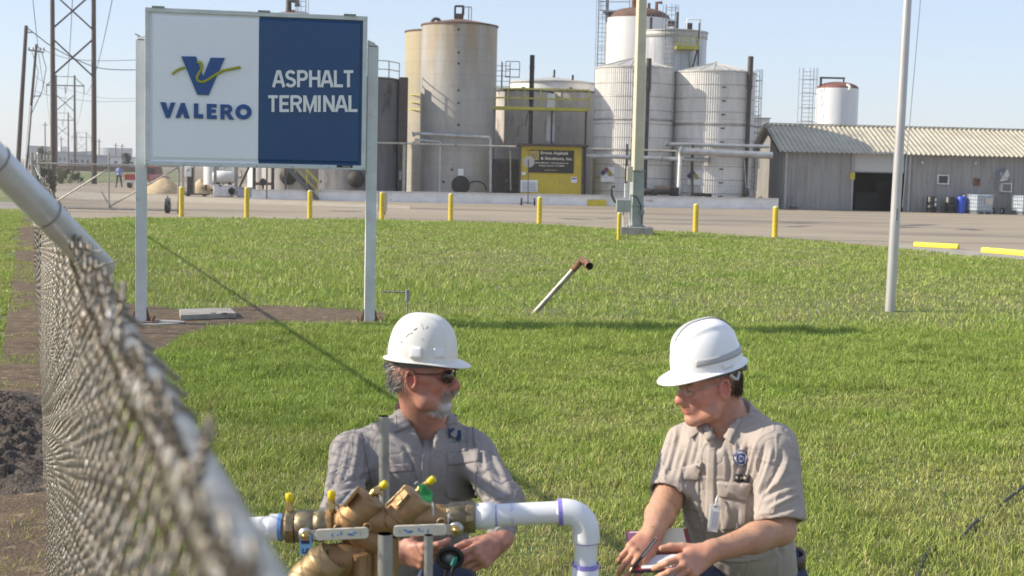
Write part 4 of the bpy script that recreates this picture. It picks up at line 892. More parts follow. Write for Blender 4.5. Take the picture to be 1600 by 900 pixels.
# red pickup
def pickup(loc, rz):
    red = mat('red_car_paint', (.30, .018, .022), .3, coat=.6); tyre = blk; glass = mat('car_glass', (.03, .035, .04), .1); chrome = mat('chrome', (.6, .6, .6), .2, .9)
    e = empty('pickup_truck', 'red pickup truck parked behind the left sign post', 'pickup truck', loc, rz)
    m = M(); prof = [(-2.7, .45), (-2.7, 1.05), (-.35, 1.05), (-.35, .95), (2.0, .95), (2.55, .88), (2.7, .7), (2.7, .42)]
    T = Matrix.Rotation(R(90), 4, 'X') @ Matrix.Translation((0, 0, -.95)); m.prism(prof, 1.9, T); m.build('body', red, e, bevel=.05)
    m = M(); m.box((-1.55, 0, 1.056), (2.1, 1.65, .01)); m.build('bed', dark, e)
    m = M(); cab = [(-.45, 1.05), (-.25, 1.72), (.85, 1.76), (1.45, 1.0), (1.45, .95), (-.45, .95)]; m.prism(cab, 1.6, Matrix.Rotation(R(90), 4, 'X') @ Matrix.Translation((0, 0, -.8))); m.build('cab', red, e, bevel=.06)
    m = M(); m.prism([(-.32, 1.12), (-.18, 1.62), (.25, 1.66), (.25, 1.1)], 1.62, Matrix.Rotation(R(90), 4, 'X') @ Matrix.Translation((0, 0, -.81))); m.prism([(.33, 1.1), (.33, 1.66), (.8, 1.67), (1.18, 1.12)], 1.62, Matrix.Rotation(R(90), 4, 'X') @ Matrix.Translation((0, 0, -.81)))
    m.box((-.42, 0, 1.36), (.03, 1.3, .42), Matrix.Rotation(R(16), 3, 'Y')); m.build('window', glass, e)
    m = M(); m.box((-2.78, 0, .52), (.16, 1.85, .2)); m.build('rear_bumper', chrome, e); m = M(); m.box((2.74, 0, .5), (.12, 1.85, .2)); m.build('front_bumper', chrome, e)
    m = M(); m.box((-2.72, 0, .80), (.04, 1.35, .42)); m.build('tailgate', red, e, bevel=.01)
    for y in (-.82, .82): m = M(); m.box((-2.715, y, .82), (.05, .16, .36)); m.build('tail_light', mat('tail_red', (.35, .01, .01), .25), e)
    for x in (-1.65, 1.75):
        for y in (-.86, .86):
            m = M(); m.tube([(x, y - .12, .38), (x, y + .12, .38)], .38, 22); wh = m.build('wheel', tyre, e); m = M(); m.tube([(x, y - .13, .38), (x, y + .13, .38)], .2, 16); m.build('rim', chrome, wh)
pickup(spot(231, 109), R(87))
post_g = galv
# steel stands / silo legs
def stand(lab, px, d, ytop, w_=.16, m=dark, name='steel_post'):
    s = spot(px, d); e = empty(name, lab, 'post', s, 0, 'steel posts under the sign'); q = M(); q.bar((0, 0, 0), (0, 0, P(px, ytop, d).z), w_); q.build('post', m, e); q = M(); q.box((0, 0, .04), (w_ * 2.2, w_ * 2.2, .08)); q.build('base_plate', m, e)
for lab, px, ytop, w_, m in (('first grey post right of the yellow gate bollard', 286, 240, .12, galv), ('dark paired post beside the tan sand heap', 298, 262, .32, dark), ('pale pole between the two sand heaps', 303, 250, .12, galv), ('grey post left of the white tubs', 336, 250, .17, greyst), ('thick grey post right of the white tubs', 369, 250, .2, greyst), ('dark post in front of the pale tank', 397, 250, .17, dark), ('dark post left of the round black manhole', 426, 250, .17, dark), ('thin pole just right of the yellow stair rail', 506, 250, .08, galv)):
    stand(lab, px, 87 if px > 380 else 90, ytop, w_, m)
e = empty('steel_brace', 'dark diagonal brace leaning between the grey posts', 'brace', spot(370, 89)); q = M(); a = P(392, 255, 88.6) - e.location; b = P(370, 302, 88.6) - e.location; q.bar(a, b, .12); q.build('brace', dark, e)
e = empty('white_tank', 'small white horizontal tank on dark legs beneath the sign', 'tank', spot(350, 92)); q = M(); z = P(350, 277, 92).z
q.lathe([(.001, -.75), (.3, -.72), (.42, -.6), (.42, .55), (.3, .7), (.001, .74)], (0, 0, z), 24, ax=(1, .1, 0)); q.build('vessel', wht, e); q = M(); q.box((-.4, 0, z - .55), (.12, .7, .45)); q.box((.4, 0, z - .55), (.12, .7, .45)); q.box((0, 0, z - .85), (1.6, .8, .12)); q.bar((-.6, 0, 0), (-.6, 0, z - .8), .1); q.bar((.6, 0, 0), (.6, 0, z - .8), .1); q.build('saddle', dark, e)
q = M(); q.tube([(.8, 0, z), (1.1, 0, z), (1.1, 0, z + .5)], .07, 8); q.tube([(0, 0, z + .4), (0, 0, z + 1.2)], .05, 8); q.build('pipe', galv, e)
e = empty('white_silo', 'white upright vessel with red brown trim seen beneath the sign', 'vessel', spot(330, 94)); q = M(); q.tube([(0, 0, .6), (0, 0, 3.2)], .5, 20); q.build('vessel', whtank, e); q = M(); q.box((1.0, 0, 2.3), (.9, .5, 1.6)); q.build('cabinet', wht, e); q = M()
for x in (-.35, .35, .8, 1.2): q.bar((x, 0, 0), (x, 0, 1.6), .09)
q.build('leg', dark, e)
e = empty('meter_box', 'white meter cabinet on a dark post right of the gate', 'cabinet', spot(294, 86)); q = M(); z = P(294, 268, 86).z; q.box((0, 0, z), (.36, .25, .62)); q.build('cabinet', wht, e, bevel=.03); q = M(); q.bar((0, .0, 0), (0, .0, z - .3), .12); q.build('post', dark, e); q = M(); q.lathe([(.08, 0), (.08, .05), (.001, .05)], (0, -.12, z + .1), 12, ax=(0, -1, 0)); q.build('dial', greyst, e)
for lab, px, w_ in (('left white plastic tub beneath the sign', 341, .5), ('right white plastic tub with a black opening', 354, .75)):
    e = empty('plastic_tub', lab, 'tub', spot(px, 86.5), 0, 'white tubs beneath the sign'); q = M(); q.box((0, 0, .33), (w_, .6, .66)); q.build('tub', wht, e, bevel=.05); q = M(); q.box((0, 0, .68), (w_ + .06, .66, .06)); q.build('lid', wht, e)
    if px > 350: q = M(); q.lathe([(.2, 0), (.22, .1), (.001, .1)], (w_ * .45, -.3, .35), 14, ax=(.6, -1, 0)); q.build('opening', blackm, e)
e = empty('grey_crate', 'bluish grey crate left of the white wall end', 'crate', spot(384, 86.5)); q = M(); q.box((0, 0, .28), (.9, .8, .56)); q.build('crate', mat('blue_grey', (.32, .34, .42), .6), e, bevel=.02); q = M(); q.box((0, 0, .58), (.96, .86, .05)); q.build('lid', greyst, e)
e = empty('wood_skid', 'dark low skid lying on the gravel beneath the sign', 'skid', spot(307, 86)); q = M(); q.box((0, 0, .12), (1.5, .7, .08)); q.box((-.5, 0, .05), (.12, .7, .08)); q.box((.5, 0, .05), (.12, .7, .08)); q.build('skid', dark, e)
# stairs with yellow rail
e = empty('metal_stairs', 'dark metal stairs with yellow handrail climbing left behind the sign', 'stairs', spot(497, 84)); q = M(); a = P(497, 315, 82.8) - e.location; b = P(446, 258, 82.8) - e.location; a.z = 0
q.bar(a, b, .08, .26); a2 = a + Vector((0, .8, 0)); b2 = b + Vector((0, .8, 0)); q.bar(a2, b2, .08, .26)
for k in range(9): t = (k + .5) / 9; p = a.lerp(b, t); q.box(p + Vector((0, .4, 0)), (.28, .72, .03))
q.box(b + Vector((-.6, .4, 0)), (1.3, .9, .06)); q.bar(b + Vector((-1.1, .1, 0)), (b.x - 1.1, b.y + .1, 0), .09); q.bar(b + Vector((-.1, .7, 0)), (b.x - .1, b.y + .7, 0), .09); q.build('stringer', mat('stair_grey', (.10, .10, .11), .6), e)
q = M()
for t in (.02, .35, .7, 1.0): p = a.lerp(b, t); q.bar(p, p + Vector((0, 0, 1.0)), .05)
q.bar(a + Vector((0, 0, 1.0)), b + Vector((0, 0, 1.0)), .055); q.bar(a + Vector((0, 0, .5)), b + Vector((0, 0, .5)), .045); q.bar(a2 + Vector((0, 0, 1.0)), b2 + Vector((0, 0, 1.0)), .055); q.build('handrail', yelr, e)
# valves behind the wall, left
for lab, px, py, d in (('rusty valve cluster left of the cream tanks', 513, 283, 87), ('rusty valve wheel in front of the pale tank', 411, 287, 88)):
    p = P(px, py, d); e = empty('valve', lab, 'valve', (p.x, d, 0), 0, 'rusty valves behind the wall'); q = M(); q.tube([(0, 0, 0), (0, 0, p.z + .3)], .07, 8); q.tube([(-.5, 0, p.z), (.5, 0, p.z)], .09, 8); q.build('body', rust, e); q = M(); q.lathe([(.2, -.02), (.24, 0), (.2, .02)], (0, -.12, p.z + .1), 14, ax=(0, -1, 0)); q.build('hand_wheel', dark, e)
e = empty('hose', 'black hose curving down from the dark tank to the wall', 'hose', spot(525, 87)); q = M(); pts = [P(513, 262, 86.5), P(520, 272, 86.5), P(527, 280, 86.5), P(531, 290, 86.5), P(532, 302, 86.5)]; q.tube([p - e.location for p in pts], .05, 8); q.build('hose', blk, e)
e = empty('hose', 'black hose looping over the white wall beside the light pole box', 'hose', spot(960, 84.6)); q = M(); pts = [(961, 292), (956, 291), (955, 297), (956, 306), (960, 314), (965, 318)]; q.tube([P(x, y, 84.0) - e.location for x, y in pts], .07, 8); q.build('hose', blk, e)
# ================================================================ bollards
def bollard_proto():
    e = empty('bollard', 'x', 'bollard', (0, 0, 0), 0, 'yellow steel bollards along the far lawn edge')
    q = M(); q.tube([(0, 0, -.1), (0, 0, .995)], .095, 20); q.build('post', mat('bollard_yellow', (.68, .52, .03), .5, c2=(.52, .38, .03), nscale=9, c3=(.16, .12, .05), n3=22, lo3=.68, hi3=.75), e)
    q = M(); q.lathe([(.095, .995), (.085, 1.02), (.05, 1.045), (.001, 1.05)], n=20); q.build('cap', mat('bollard_top', (.62, .56, .24), .6), e); return e
B0 = bollard_proto()
bl = [(283.5, 338, 47, 'yellow bollard at the end of the gate, leftmost of the row'), (385.5, 341, 49, 'yellow bollard under the middle of the sign, second from the gate'), (484, 341, 44, 'yellow bollard under the dark blue half of the sign'), (596.5, 343, 43, 'yellow bollard just right of the right sign post'), (704, 344, 42, 'yellow bollard in front of the cream tank'), (842.5, 350, 43, 'yellow bollard in front of the yellow shed'), (1086.5, 363, 45, 'yellow bollard below the slanted white pipe leg'), (1210.5, 370, 48, 'yellow bollard at the right end of the white wall, rightmost of the row')]
for i, (px, py, hh, lab) in enumerate(bl):
    g_ = G(px, py); g_.z = 0; o = B0 if i == 0 else copy_tree(B0); o.location = g_; o['label'] = lab; sc = hh * mpp(g_.y) / 1.05; o.scale = (1, 1, sc)
g_ = G(966.5, 375); o = copy_tree(B0); o.location = (g_.x, g_.y, 0); o['label'] = 'yellow bollard with chipped paint beside the light pole footing'; o.scale = (.62, .62, .80)
# rusty plate leaning at a bollard (tan board behind 4th)
g_ = G(598, 328); e = empty('tan_board', 'tan board standing behind the bollard beside the right sign post', 'board', (P(598, 312, 60).x, 60, 0)); q = M(); q.box((0, 0, .55), (.38, .05, .8)); q.build('board', mat('tan_board_paint', (.42, .38, .28), .7), e); q = M(); q.bar((-.1, .02, 0), (-.1, .02, .2), .04); q.bar((.1, .02, 0), (.1, .02, .2), .04); q.build('leg', dark, e)
# parking blocks
ypb = mat('parking_block_yellow', (.80, .68, .04), .55, c2=(.70, .58, .06), nscale=5, c3=(.45, .42, .36), n3=18, lo3=.66, hi3=.74)
for lab, x0, y0, x1, y1 in (('yellow parking block just right of the flagpole', 1426, 385, 1501, 389), ('yellow parking block cut by the right picture edge', 1534, 394, 1618, 401)):
    a = G(x0, y0); b = G(x1, y1); e = empty('parking_block', lab, 'parking block', (a.x, a.y, 0), math.atan2(b.y - a.y, b.x - a.x), 'yellow concrete parking blocks'); L_ = (b - a).length
    q = M(); hh = .145; q.prism([(-.11, 0), (-.11, .07), (-.07, hh), (.07, hh), (.11, .07), (.11, 0)], L_ - .12, Matrix.Translation((.06, 0, .0)) @ Matrix(((0, 0, 1, 0), (1, 0, 0, 0), (0, 1, 0, 0), (0, 0, 0, 1)))); q.build('block', ypb, e, bevel=.012)
    q = M(); q.tube([(.35, 0, hh - .01), (.35, 0, hh + .005)], .02, 8); q.tube([(L_ - .35, 0, hh - .01), (L_ - .35, 0, hh + .005)], .02, 8); q.build('anchor_pin', dark, e)
# ================================================================ cream light pole with electrical boxes
d = 42.0; b = G(993, 368); d = b.y
e = empty('light_pole', 'square cream light pole with grey electrical boxes on a concrete footing', 'light pole', (b.x, d, 0))
cp = mat('cream_pole_paint', (.60, .54, .40), .5, c2=(.50, .45, .33), nscale=2); gp = mat('grey_green_box', (.36, .38, .36), .5, c2=(.28, .30, .28), nscale=3)
topz = 9.5; q = M(); wv = .165
ang = R(14); tx = P(1002.5, 0, d); lean = (tx.x - b.x) / tx.z
def sq(z, w_): 
    c, s = math.cos(ang), math.sin(ang); return [(lean * z + (x * c - y * s), x * s + y * c, z) for x, y in ((-w_, -w_), (w_, -w_), (w_, w_), (-w_, w_))]
q.add(sq(.28, wv) + sq(topz, .13), [[0, 1, 5, 4], [1, 2, 6, 5], [2, 3, 7, 6], [3, 0, 4, 7], [4, 5, 6, 7]]); q.build('pole', cp, e, bevel=.015)
q = M(); zt = P(993, 268, d).z; q.add([tuple(Vector(v) * 1) for v in sq(.30, wv * 1.13) + sq(zt, wv * 1.10)], [[0, 1, 5, 4], [1, 2, 6, 5], [2, 3, 7, 6], [3, 0, 4, 7], [4, 5, 6, 7], [3, 2, 1, 0]]); q.build('sleeve', gp, e)
q = M(); q.box((0, 0, .14), (1.05, 1.0, .30)); q.build('footing', mat('concrete', (.36, .34, .31), .9, c2=(.26, .24, .21), nscale=4, bump=.4, bscale=25), e, bevel=.02)
q = M(); q.box((0, 0, .31), (.55, .55, .04)); q.build('base_plate', greyst, e)
def lb(px, py, w_, h_, dp, nm, m, yo=-.3): p = P(px, py, d + yo); q = M(); q.box((p.x - b.x, yo, p.z), (w_ * mpp(d), dp, h_ * mpp(d))); return q.build(nm, m, e, bevel=.012)
lb(984, 272, 9, 24, .2, 'switch_box', cp); lb(979, 298, 6.5, 22, .16, 'meter_can', wht); lb(973.5, 321.5, 21, 19, .3, 'electrical_box', gp, -.34); lb(1003.5, 332, 6, 7, .12, 'outlet_box', greyst, -.24); lb(1002, 266, 4, 5, .1, 'bracket_clip', greyst, -.22)
q = M(); 
def cv(pts, rad, yo=-.26): q.tube([P(x, y, d + yo) - Vector((b.x, d, 0)) for x, y in pts], rad, 8)
cv([(986, 304), (985, 330), (984, 360), (983, 372)], .03); cv([(974, 331), (974, 350), (977, 362), (983, 370)], .025); q.build('conduit', wht, e)
q = M(); cv([(986, 305), (995, 308), (1001, 320), (1002, 332)], .018); cv([(1003, 336), (1002, 350)], .015); q.build('cable', blk, e)
q = M()
for z in (.95, P(993, 267, d).z): q.box((lean * z, 0, z), (.42, .42, .04), R(14))
q.build('strap', greyst, e)
q = M(); q.bar((lean * topz, 0, topz - .05), (lean * topz + 1.6, -.3, topz + .2), .06); q.build('arm', cp, e); q = M(); q.box((lean * topz + 1.8, -.35, topz + .2), (.6, .3, .14)); q.build('lamp_head', gp, e)
# ================================================================ flagpole, leaning pipe
b = G(1390.5, 485); d = b.y; t_ = P(1418.5, -10, d)
e = empty('flagpole', 'tall smooth silver flagpole standing in the lawn on the right', 'flagpole', (b.x, d, 0)); lean = (t_.x - b.x) / t_.z
q = M(); q.tube([(lean * z, 0, z) for z in (-.1, 1, 2.5, 4, 6.5, 9.5)], [.078, .077, .073, .068, .058, .045], 26); q.build('pole', mat('brushed_aluminium', (.56, .54, .54), .38, .5, c2=(.48, .46, .46), nscale=3, stretch=(1, 1, .3)), e)
q = M(); q.lathe([(.001, -.09), (.07, -.055), (.09, 0), (.07, .055), (.001, .09)], (lean * 9.55, 0, 9.6), 18); q.build('finial', mat('gold_ball', (.6, .45, .15), .3, .8), e)
q = M(); q.tube([(lean * 9.3 + .06, -.02, 9.3), (lean * 5 + .20, -.02, 5), (lean * 1.6 + .085, -.06, 1.6)], .006, 5); q.build('halyard', wht, e); q = M(); q.box((lean * 1.55 + .0, -.085, 1.5), (.03, .03, .18)); q.build('cleat', greyst, e)
b = G(829, 490); a = P(908, 408, b.y - .15) - Vector((b.x, b.y, 0)); c_ = P(921, 416, b.y - .55) - Vector((b.x, b.y, 0)); u_ = P(912, 403, b.y - .15) - Vector((b.x, b.y, 0))
e = empty('leaning_pipe', 'leaning grey pipe with a rusty elbow sticking out of the lawn', 'pipe', (b.x, b.y, 0)); q = M(); s0 = Vector((0, 0, -.06)); q.tube([s0 - a * .05, s0.lerp(a, .5), s0.lerp(a, .86)], .038, 14); q.build('pipe', mat('weathered_pipe', (.42, .39, .35), .5, .5, c2=(.26, .23, .20), nscale=9), e)
q = M(); q.tube([s0.lerp(a, .84), s0.lerp(a, .96), a + Vector((.02, -.02, .02)), (a + c_) / 2 + Vector((.02, 0, .012)), c_], [.046, .047, .05, .045, .046], 14, caps=False); q.tube([a.lerp(c_, .80), a.lerp(c_, 1.02)], .054, 14, caps=False); q.build('elbow', rust, e)
q = M(); q.tube([a.lerp(c_, .6), a.lerp(c_, .62)], .044, 12); q.build('pipe_bore', blackm, e)
# black poly hose at lower right lying in the grass
e = empty('irrigation_hose', 'black poly hose lying in the grass at the lower right', 'hose', (G(1500, 840).x, G(1500, 840).y, 0)); q = M(); pts = []
hp = [(1640, 728), (1600, 757), (1560, 785), (1530, 806), (1505, 832), (1478, 838), (1455, 852), (1440, 872), (1434, 884), (1436, 905)]
for i in range(len(hp) - 1):
    for t in (0, .33, .66):
        x = hp[i][0] * (1 - t) + hp[i + 1][0] * t; y = hp[i][1] * (1 - t) + hp[i + 1][1] * t; g_ = G(x, y, .035); pts.append(Vector((g_.x, g_.y, float(gz(0, g_.y)) + .012 + .010 * math.sin(i * 2.3 + t))) - e.location)
q.tube(pts, .010, 8); q.build('hose', blk, e)
# ================================================================ the sign
dl, dr_ = 17.65, 18.3
L0 = P(220.5, 505, dl); R0_ = P(577, 506, dr_); L0.z = 0; R0_.z = 0
L0 = G(220.5, 507); R0_ = G(577, 508); 
sx = (R0_ - L0).normalized(); wS = (R0_ - L0).length; sn = Vector((sx.y, -sx.x, 0))
sign = empty('terminal_sign', 'large white and blue company sign on two white posts', 'sign', L0, math.atan2(sx.y, sx.x))
def sl_(px, py, off=0.0):              # photo pixel -> local (x, z) on the plane of the sign
    v = ray(px, py); o = L0 + sn * off; t = ((o - CAM).dot(sn)) / v.dot(sn); q = CAM + v * t - L0; return q.dot(sx), q.z
spw = mat('sign_post_white', (.66, .68, .70), .45, c2=(.56, .57, .58), nscale=3, c3=(.42, .40, .36), n3=10, lo3=.64, hi3=.74)
frm = mat('sign_frame', (.62, .66, .66), .45, c2=(.52, .55, .55), nscale=4)
x0, z1 = sl_(228.5, 14); x0b, z0 = sl_(228.5, 260); x1, z1b = sl_(572.5, 28); _, z0b = sl_(572.5, 264)
ZT = (z1 + z1b) / 2; ZB = (z0 + z0b) / 2
xL, xR = x0, x1
print('sign', xL, xR, z0, z0b, z1, z1b)
ztl = sl_(220, 80)[1]; ztr = sl_(577, 72)[1]
for xx, zz in ((0, sl_(220, 62)[1]), (wS, sl_(577, 72)[1])):
    q = M(); q.box((xx, .02, zz / 2), (.132, .132, zz - .02)); q.prism([(-.066, 0), (.066, 0), (.0, .09)] if 0 else [(-.066, 0), (.066, 0), (.066 if xx == 0 else -.066, .07)], .132, Matrix.Translation((xx, .086, zz - .0)) @ Matrix.Rotation(R(90), 4, 'X')); o = q.build('post', spw, sign, bevel=.004)
    q = M(); q.box((xx, .0, .035), (.42, .34, .03)); q.build('base_plate', mat('rusty_plate', (.24, .20, .17), .8, c2=(.14, .09, .07), nscale=8), sign)
    q = M()
    for s in (-1, 1): q.prism([(0, 0), (.055, 0), (0, .17)] if s > 0 else [(0, 0), (-.055, 0), (0, .17)], .015, Matrix.Translation((xx + s * .0675, -.0, .05)) @ Matrix.Rotation(R(90), 4, 'X'))
    for s in (-1, 1):
        for y in (-.12, .12): q.tube([(xx + s * .15, y, .04), (xx + s * .15, y, .10)], .014, 8)
    q.build('gusset', rust, sign)
q = M(); q.prism([(-.30, -.22), (.20, -.26), (.42, -.14), (.50, .1), (.30, .24), (-.28, .22)], .045, Matrix.Translation((.05, 0, -.01))); q.build('footing', mat('cracked_concrete', (.40, .37, .34), .9, c2=(.27, .25, .23), nscale=6, bump=.5, bscale=20), sign, bevel=.01)
q = M(); q.prism([(-.25, -.16), (.2, -.18), (.22, .12), (-.2, .16)], .03, Matrix.Translation((wS, 0, -.005))); q.build('footing', MATS['cracked_concrete'], sign, bevel=.008)
D_ = .19                                                      # cabinet half depth
q = M(); q.box(((xL + xR) / 2, .0, (ZB + ZT) / 2), (xR - xL - .004, D_ * 2 - .06, ZT - ZB - .004)); q.build('cabinet', frm, sign)
fw = .055
q = M(); yf = -D_ + .005
q.box(((xL + xR) / 2, yf, ZT - fw / 2), (xR - xL, .07, fw)); q.box(((xL + xR) / 2, yf, ZB + fw / 2), (xR - xL, .07, fw)); q.box((xL + fw / 2, yf, (ZB + ZT) / 2), (fw, .07, ZT - ZB - 2 * fw)); q.box((xR - fw / 2, yf, (ZB + ZT) / 2), (fw, .07, ZT - ZB - 2 * fw))
q.build('frame', frm, sign, bevel=.006)
q = M()
for t in (.04, .51, .90): q.box((xL + (xR - xL) * t + .05, yf - .01, ZT + .008), (.15, .08, .02))
for k in range(7): q.tube([(xL + .03 + k * (xR - xL - .06) / 6, yf - .037, ZB + .02), (xL + .03 + k * (xR - xL - .06) / 6, yf - .044, ZB + .02)], .009, 8)
q.build('hinge', greyst, sign)
# faces: white half and blue half, with a moulded raised centre
yfc = -D_ + .012
xm, _ = sl_(404.5, 140, D_); q = M(); q.box(((xL + fw + xm) / 2, yfc, (ZB + ZT) / 2), (xm - xL - fw, .02, ZT - ZB - 2 * fw))
wf = q.build('white_face', mat('acrylic_white', (.84, .87, .91), .28, c2=(.80, .83, .88), nscale=.8), sign)
q = M(); a, b_, c_, d4 = xL + fw + .02, xm - .006, ZB + fw + .02, ZT - fw - .02; iw = .035
ring0 = [(a, yfc - .011, c_), (b_, yfc - .011, c_), (b_, yfc - .011, d4), (a, yfc - .011, d4)]; ring1 = [(a + iw, yfc - .030, c_ + iw), (b_, yfc - .030, c_ + iw), (b_, yfc - .030, d4 - iw), (a + iw, yfc - .030, d4 - iw)]
q.add(ring0 + ring1, [[0, 1, 5, 4], [1, 2, 6, 5], [2, 3, 7, 6], [3, 0, 4, 7], [4, 5, 6, 7]]); q.build('moulded_panel', MATS['acrylic_white'], wf)
blue = mat('sign_blue', (.009, .064, .185), .32, c2=(.008, .056, .165), nscale=1.2); letterblue = mat('letter_blue', (.014, .075, .26), .35)
q = M(); q.box(((xm + xR - fw) / 2, yfc - .001, (ZB + ZT) / 2), (xR - fw - xm, .02, ZT - ZB - 2 * fw)); bf = q.build('blue_face', blue, sign)
q = M(); a, b_ = xm + .004, xR - fw - .02
ring0 = [(a, yfc - .012, c_), (b_, yfc - .012, c_), (b_, yfc - .012, d4), (a, yfc - .012, d4)]; ring1 = [(a, yfc - .031, c_ + iw), (b_ - iw, yfc - .031, c_ + iw), (b_ - iw, yfc - .031, d4 - iw), (a, yfc - .031, d4 - iw)]
q.add(ring0 + ring1, [[0, 1, 5, 4], [1, 2, 6, 5], [2, 3, 7, 6], [3, 0, 4, 7], [4, 5, 6, 7]]); q.build('moulded_panel', blue, bf)
yl = yfc - .032
def c2l(cx, cy): return sl_(200 + cx / 3.214, cy / 3.214, D_ + .02)
def plate(m, pts, t=.018, y=yl): 
    pl = [c2l(*p) for p in pts]; m.prism(pl, t, Matrix.Translation((0, y, 0)) @ Matrix.Rotation(R(90), 4, 'X'))
q = M(); plate(q, [(268, 283), (342, 284), (378, 384), (415, 290), (487, 291), (405, 478), (348, 476)]); q.build('emblem', letterblue, wf)
q = M()
sw = [(222, 374), (238, 360), (262, 346), (290, 337), (318, 331)]
pts = [Vector((c2l(*p)[0], yl - .026, c2l(*p)[1])) for p in sw[:4]]
def spline(pp, n=8):
    o = []
    for i in range(len(pp) - 1):
        p0, p1, p2, p3 = [np.array(pp[max(0, min(len(pp) - 1, j))], float) for j in (i - 1, i, i + 1, i + 2)]
        for k in range(n): t = k / n; o.append(tuple(.5 * (2 * p1 + (p2 - p0) * t + (2 * p0 - 5 * p1 + 4 * p2 - p3) * t * t + (3 * p1 - p0 - 3 * p2 + p3) * t ** 3)))
    o.append(tuple(pp[-1])); return o
def ribbon(pp, rad):
    s = spline(pp); q.tube([(c2l(*p)[0], yl - .02, c2l(*p)[1]) for p in s], [rad] * len(s), 8)
ribbon([(223, 373), (240, 358), (264, 345), (286, 339)], .0155)
ribbon([(349, 318), (362, 313), (371, 324), (371, 342), (358, 366), (346, 390), (354, 407), (376, 412), (402, 401), (440, 376), (478, 356), (520, 346), (566, 337)], .0165)
q.build('swoosh', mat('swoosh_olive', (.36, .36, .02), .4), wf)
# heavy italic-less lettering built as plates
q = M()
plate(q, [(162, 513), (190, 514), (202, 556), (215, 515), (238, 515), (211, 592), (191, 592)])                  # V
plate(q, [(239, 592), (266, 517), (285, 517), (310, 594), (285, 594), (274, 560), (262, 592)])                  # A without bar
plate(q, [(331, 519), (353, 519), (353, 573), (378, 574), (378, 595), (331, 594)])                              # L
plate(q, [(396, 521), (445, 523), (445, 541), (418, 540), (418, 549), (442, 550), (442, 566), (418, 566), (418, 578), (446, 579), (446, 598), (396, 597)])  # E
def holed(outer, inner):
    n = len(outer); O = [c2l(*p) for p in outer]; I = [c2l(*p) for p in inner]; t = .018
    vs = [(x, yl, z) for x, z in O] + [(x, yl, z) for x, z in I] + [(x, yl - t, z) for x, z in O] + [(x, yl - t, z) for x, z in I]; fs = []
    for i in range(n):
        j = (i + 1) % n; fs += [[2 * n + i, 2 * n + j, 3 * n + j, 3 * n + i], [i, j, 2 * n + j, 2 * n + i], [n + j, n + i, 3 * n + i, 3 * n + j]]
    q.add(vs, fs)
el = lambda cx, cy, rx, ry, n=28: [(cx + rx * math.cos(2 * PI * k / n), cy + ry * math.sin(2 * PI * k / n)) for k in range(n)]
holed(el(580, 562, 41, 38), el(580, 562, 18, 17))                                                                # O
hb = [(464, 524)] + [(500 + 24 * math.cos(a), 547 + 22.5 * math.sin(a)) for a in np.linspace(-PI / 2, PI / 2, 9)] + [(464, 570)]
hi = [(485, 540)] + [(497 + 7 * math.cos(a), 547 + 7 * math.sin(a)) for a in np.linspace(-PI / 2, PI / 2, 9)] + [(485, 555)]
holed(hb, hi); plate(q, [(464, 568), (485, 568), (485, 600), (464, 599)]); plate(q, [(488, 566), (507, 560), (533, 601), (508, 600)])   # R
q.build('company_lettering', letterblue, wf)
tw = mat('letter_white', (.78, .80, .80), .4)
def thick(pl, w_):
    pl = [Vector((x, y)) for x, y in pl]; n = len(pl); Lf = []; Rt = []
    for i in range(n):
        d0 = (pl[i] - pl[i - 1]).normalized() if i else None; d1 = (pl[i + 1] - pl[i]).normalized() if i < n - 1 else None
        d0 = d0 or d1; d1 = d1 or d0; t = (d0 + d1).normalized(); nn = Vector((-t.y, t.x)); k = w_ / max(.5, nn.dot(Vector((-d0.y, d0.x)))); Lf.append(pl[i] + nn * k); Rt.append(pl[i] - nn * k)
    return Lf, Rt
arc = lambda cx, cy, rx, ry, a0, a1, n=9: [(cx + rx * math.cos(R(a0 + (a1 - a0) * k / n)), cy - ry * math.sin(R(a0 + (a1 - a0) * k / n))) for k in range(n + 1)]
GLY = {'T': [[(.5, 0), (.5, 1)], [(0, .08), (1, .08)]], 'E': [[(.1, 0), (.1, 1)], [(.1, .08), (1, .08)], [(.1, .5), (.92, .5)], [(.1, .92), (1, .92)]], 'L': [[(.1, 0), (.1, 1)], [(.1, .92), (1, .92)]], 'H': [[(.1, 0), (.1, 1)], [(.9, 0), (.9, 1)], [(.1, .48), (.9, .48)]],
  'I': [[(.5, 0), (.5, 1)]], 'N': [[(.1, 0), (.1, 1)], [(.9, 0), (.9, 1)], [(.12, .06), (.88, .94)]], 'M': [[(.08, 0), (.08, 1)], [(.92, 0), (.92, 1)], [(.11, .05), (.5, .93), (.89, .05)]], 'A': [[(.07, 1), (.44, .02)], [(.93, 1), (.56, .02)], [(.2, .68), (.8, .68)], [(.40, .08), (.60, .08)]],
  'P': [[(.1, 0), (.1, 1)], [(.1, .08)] + arc(.55, .31, .33, .23, 90, -90) + [(.1, .54)]], 'R': [[(.1, 0), (.1, 1)], [(.1, .08)] + arc(.55, .29, .33, .21, 90, -90) + [(.1, .50)], [(.52, .50), (.90, 1)]],
  'S': [arc(.5, .28, .37, .205, 20, 180, 8) + arc(.5, .28, .37, .205, 190, 240, 3) + [(.5, .5)] + arc(.5, .715, .39, .21, 60, 0, 4) + arc(.5, .715, .39, .21, -10, -160, 9)]}
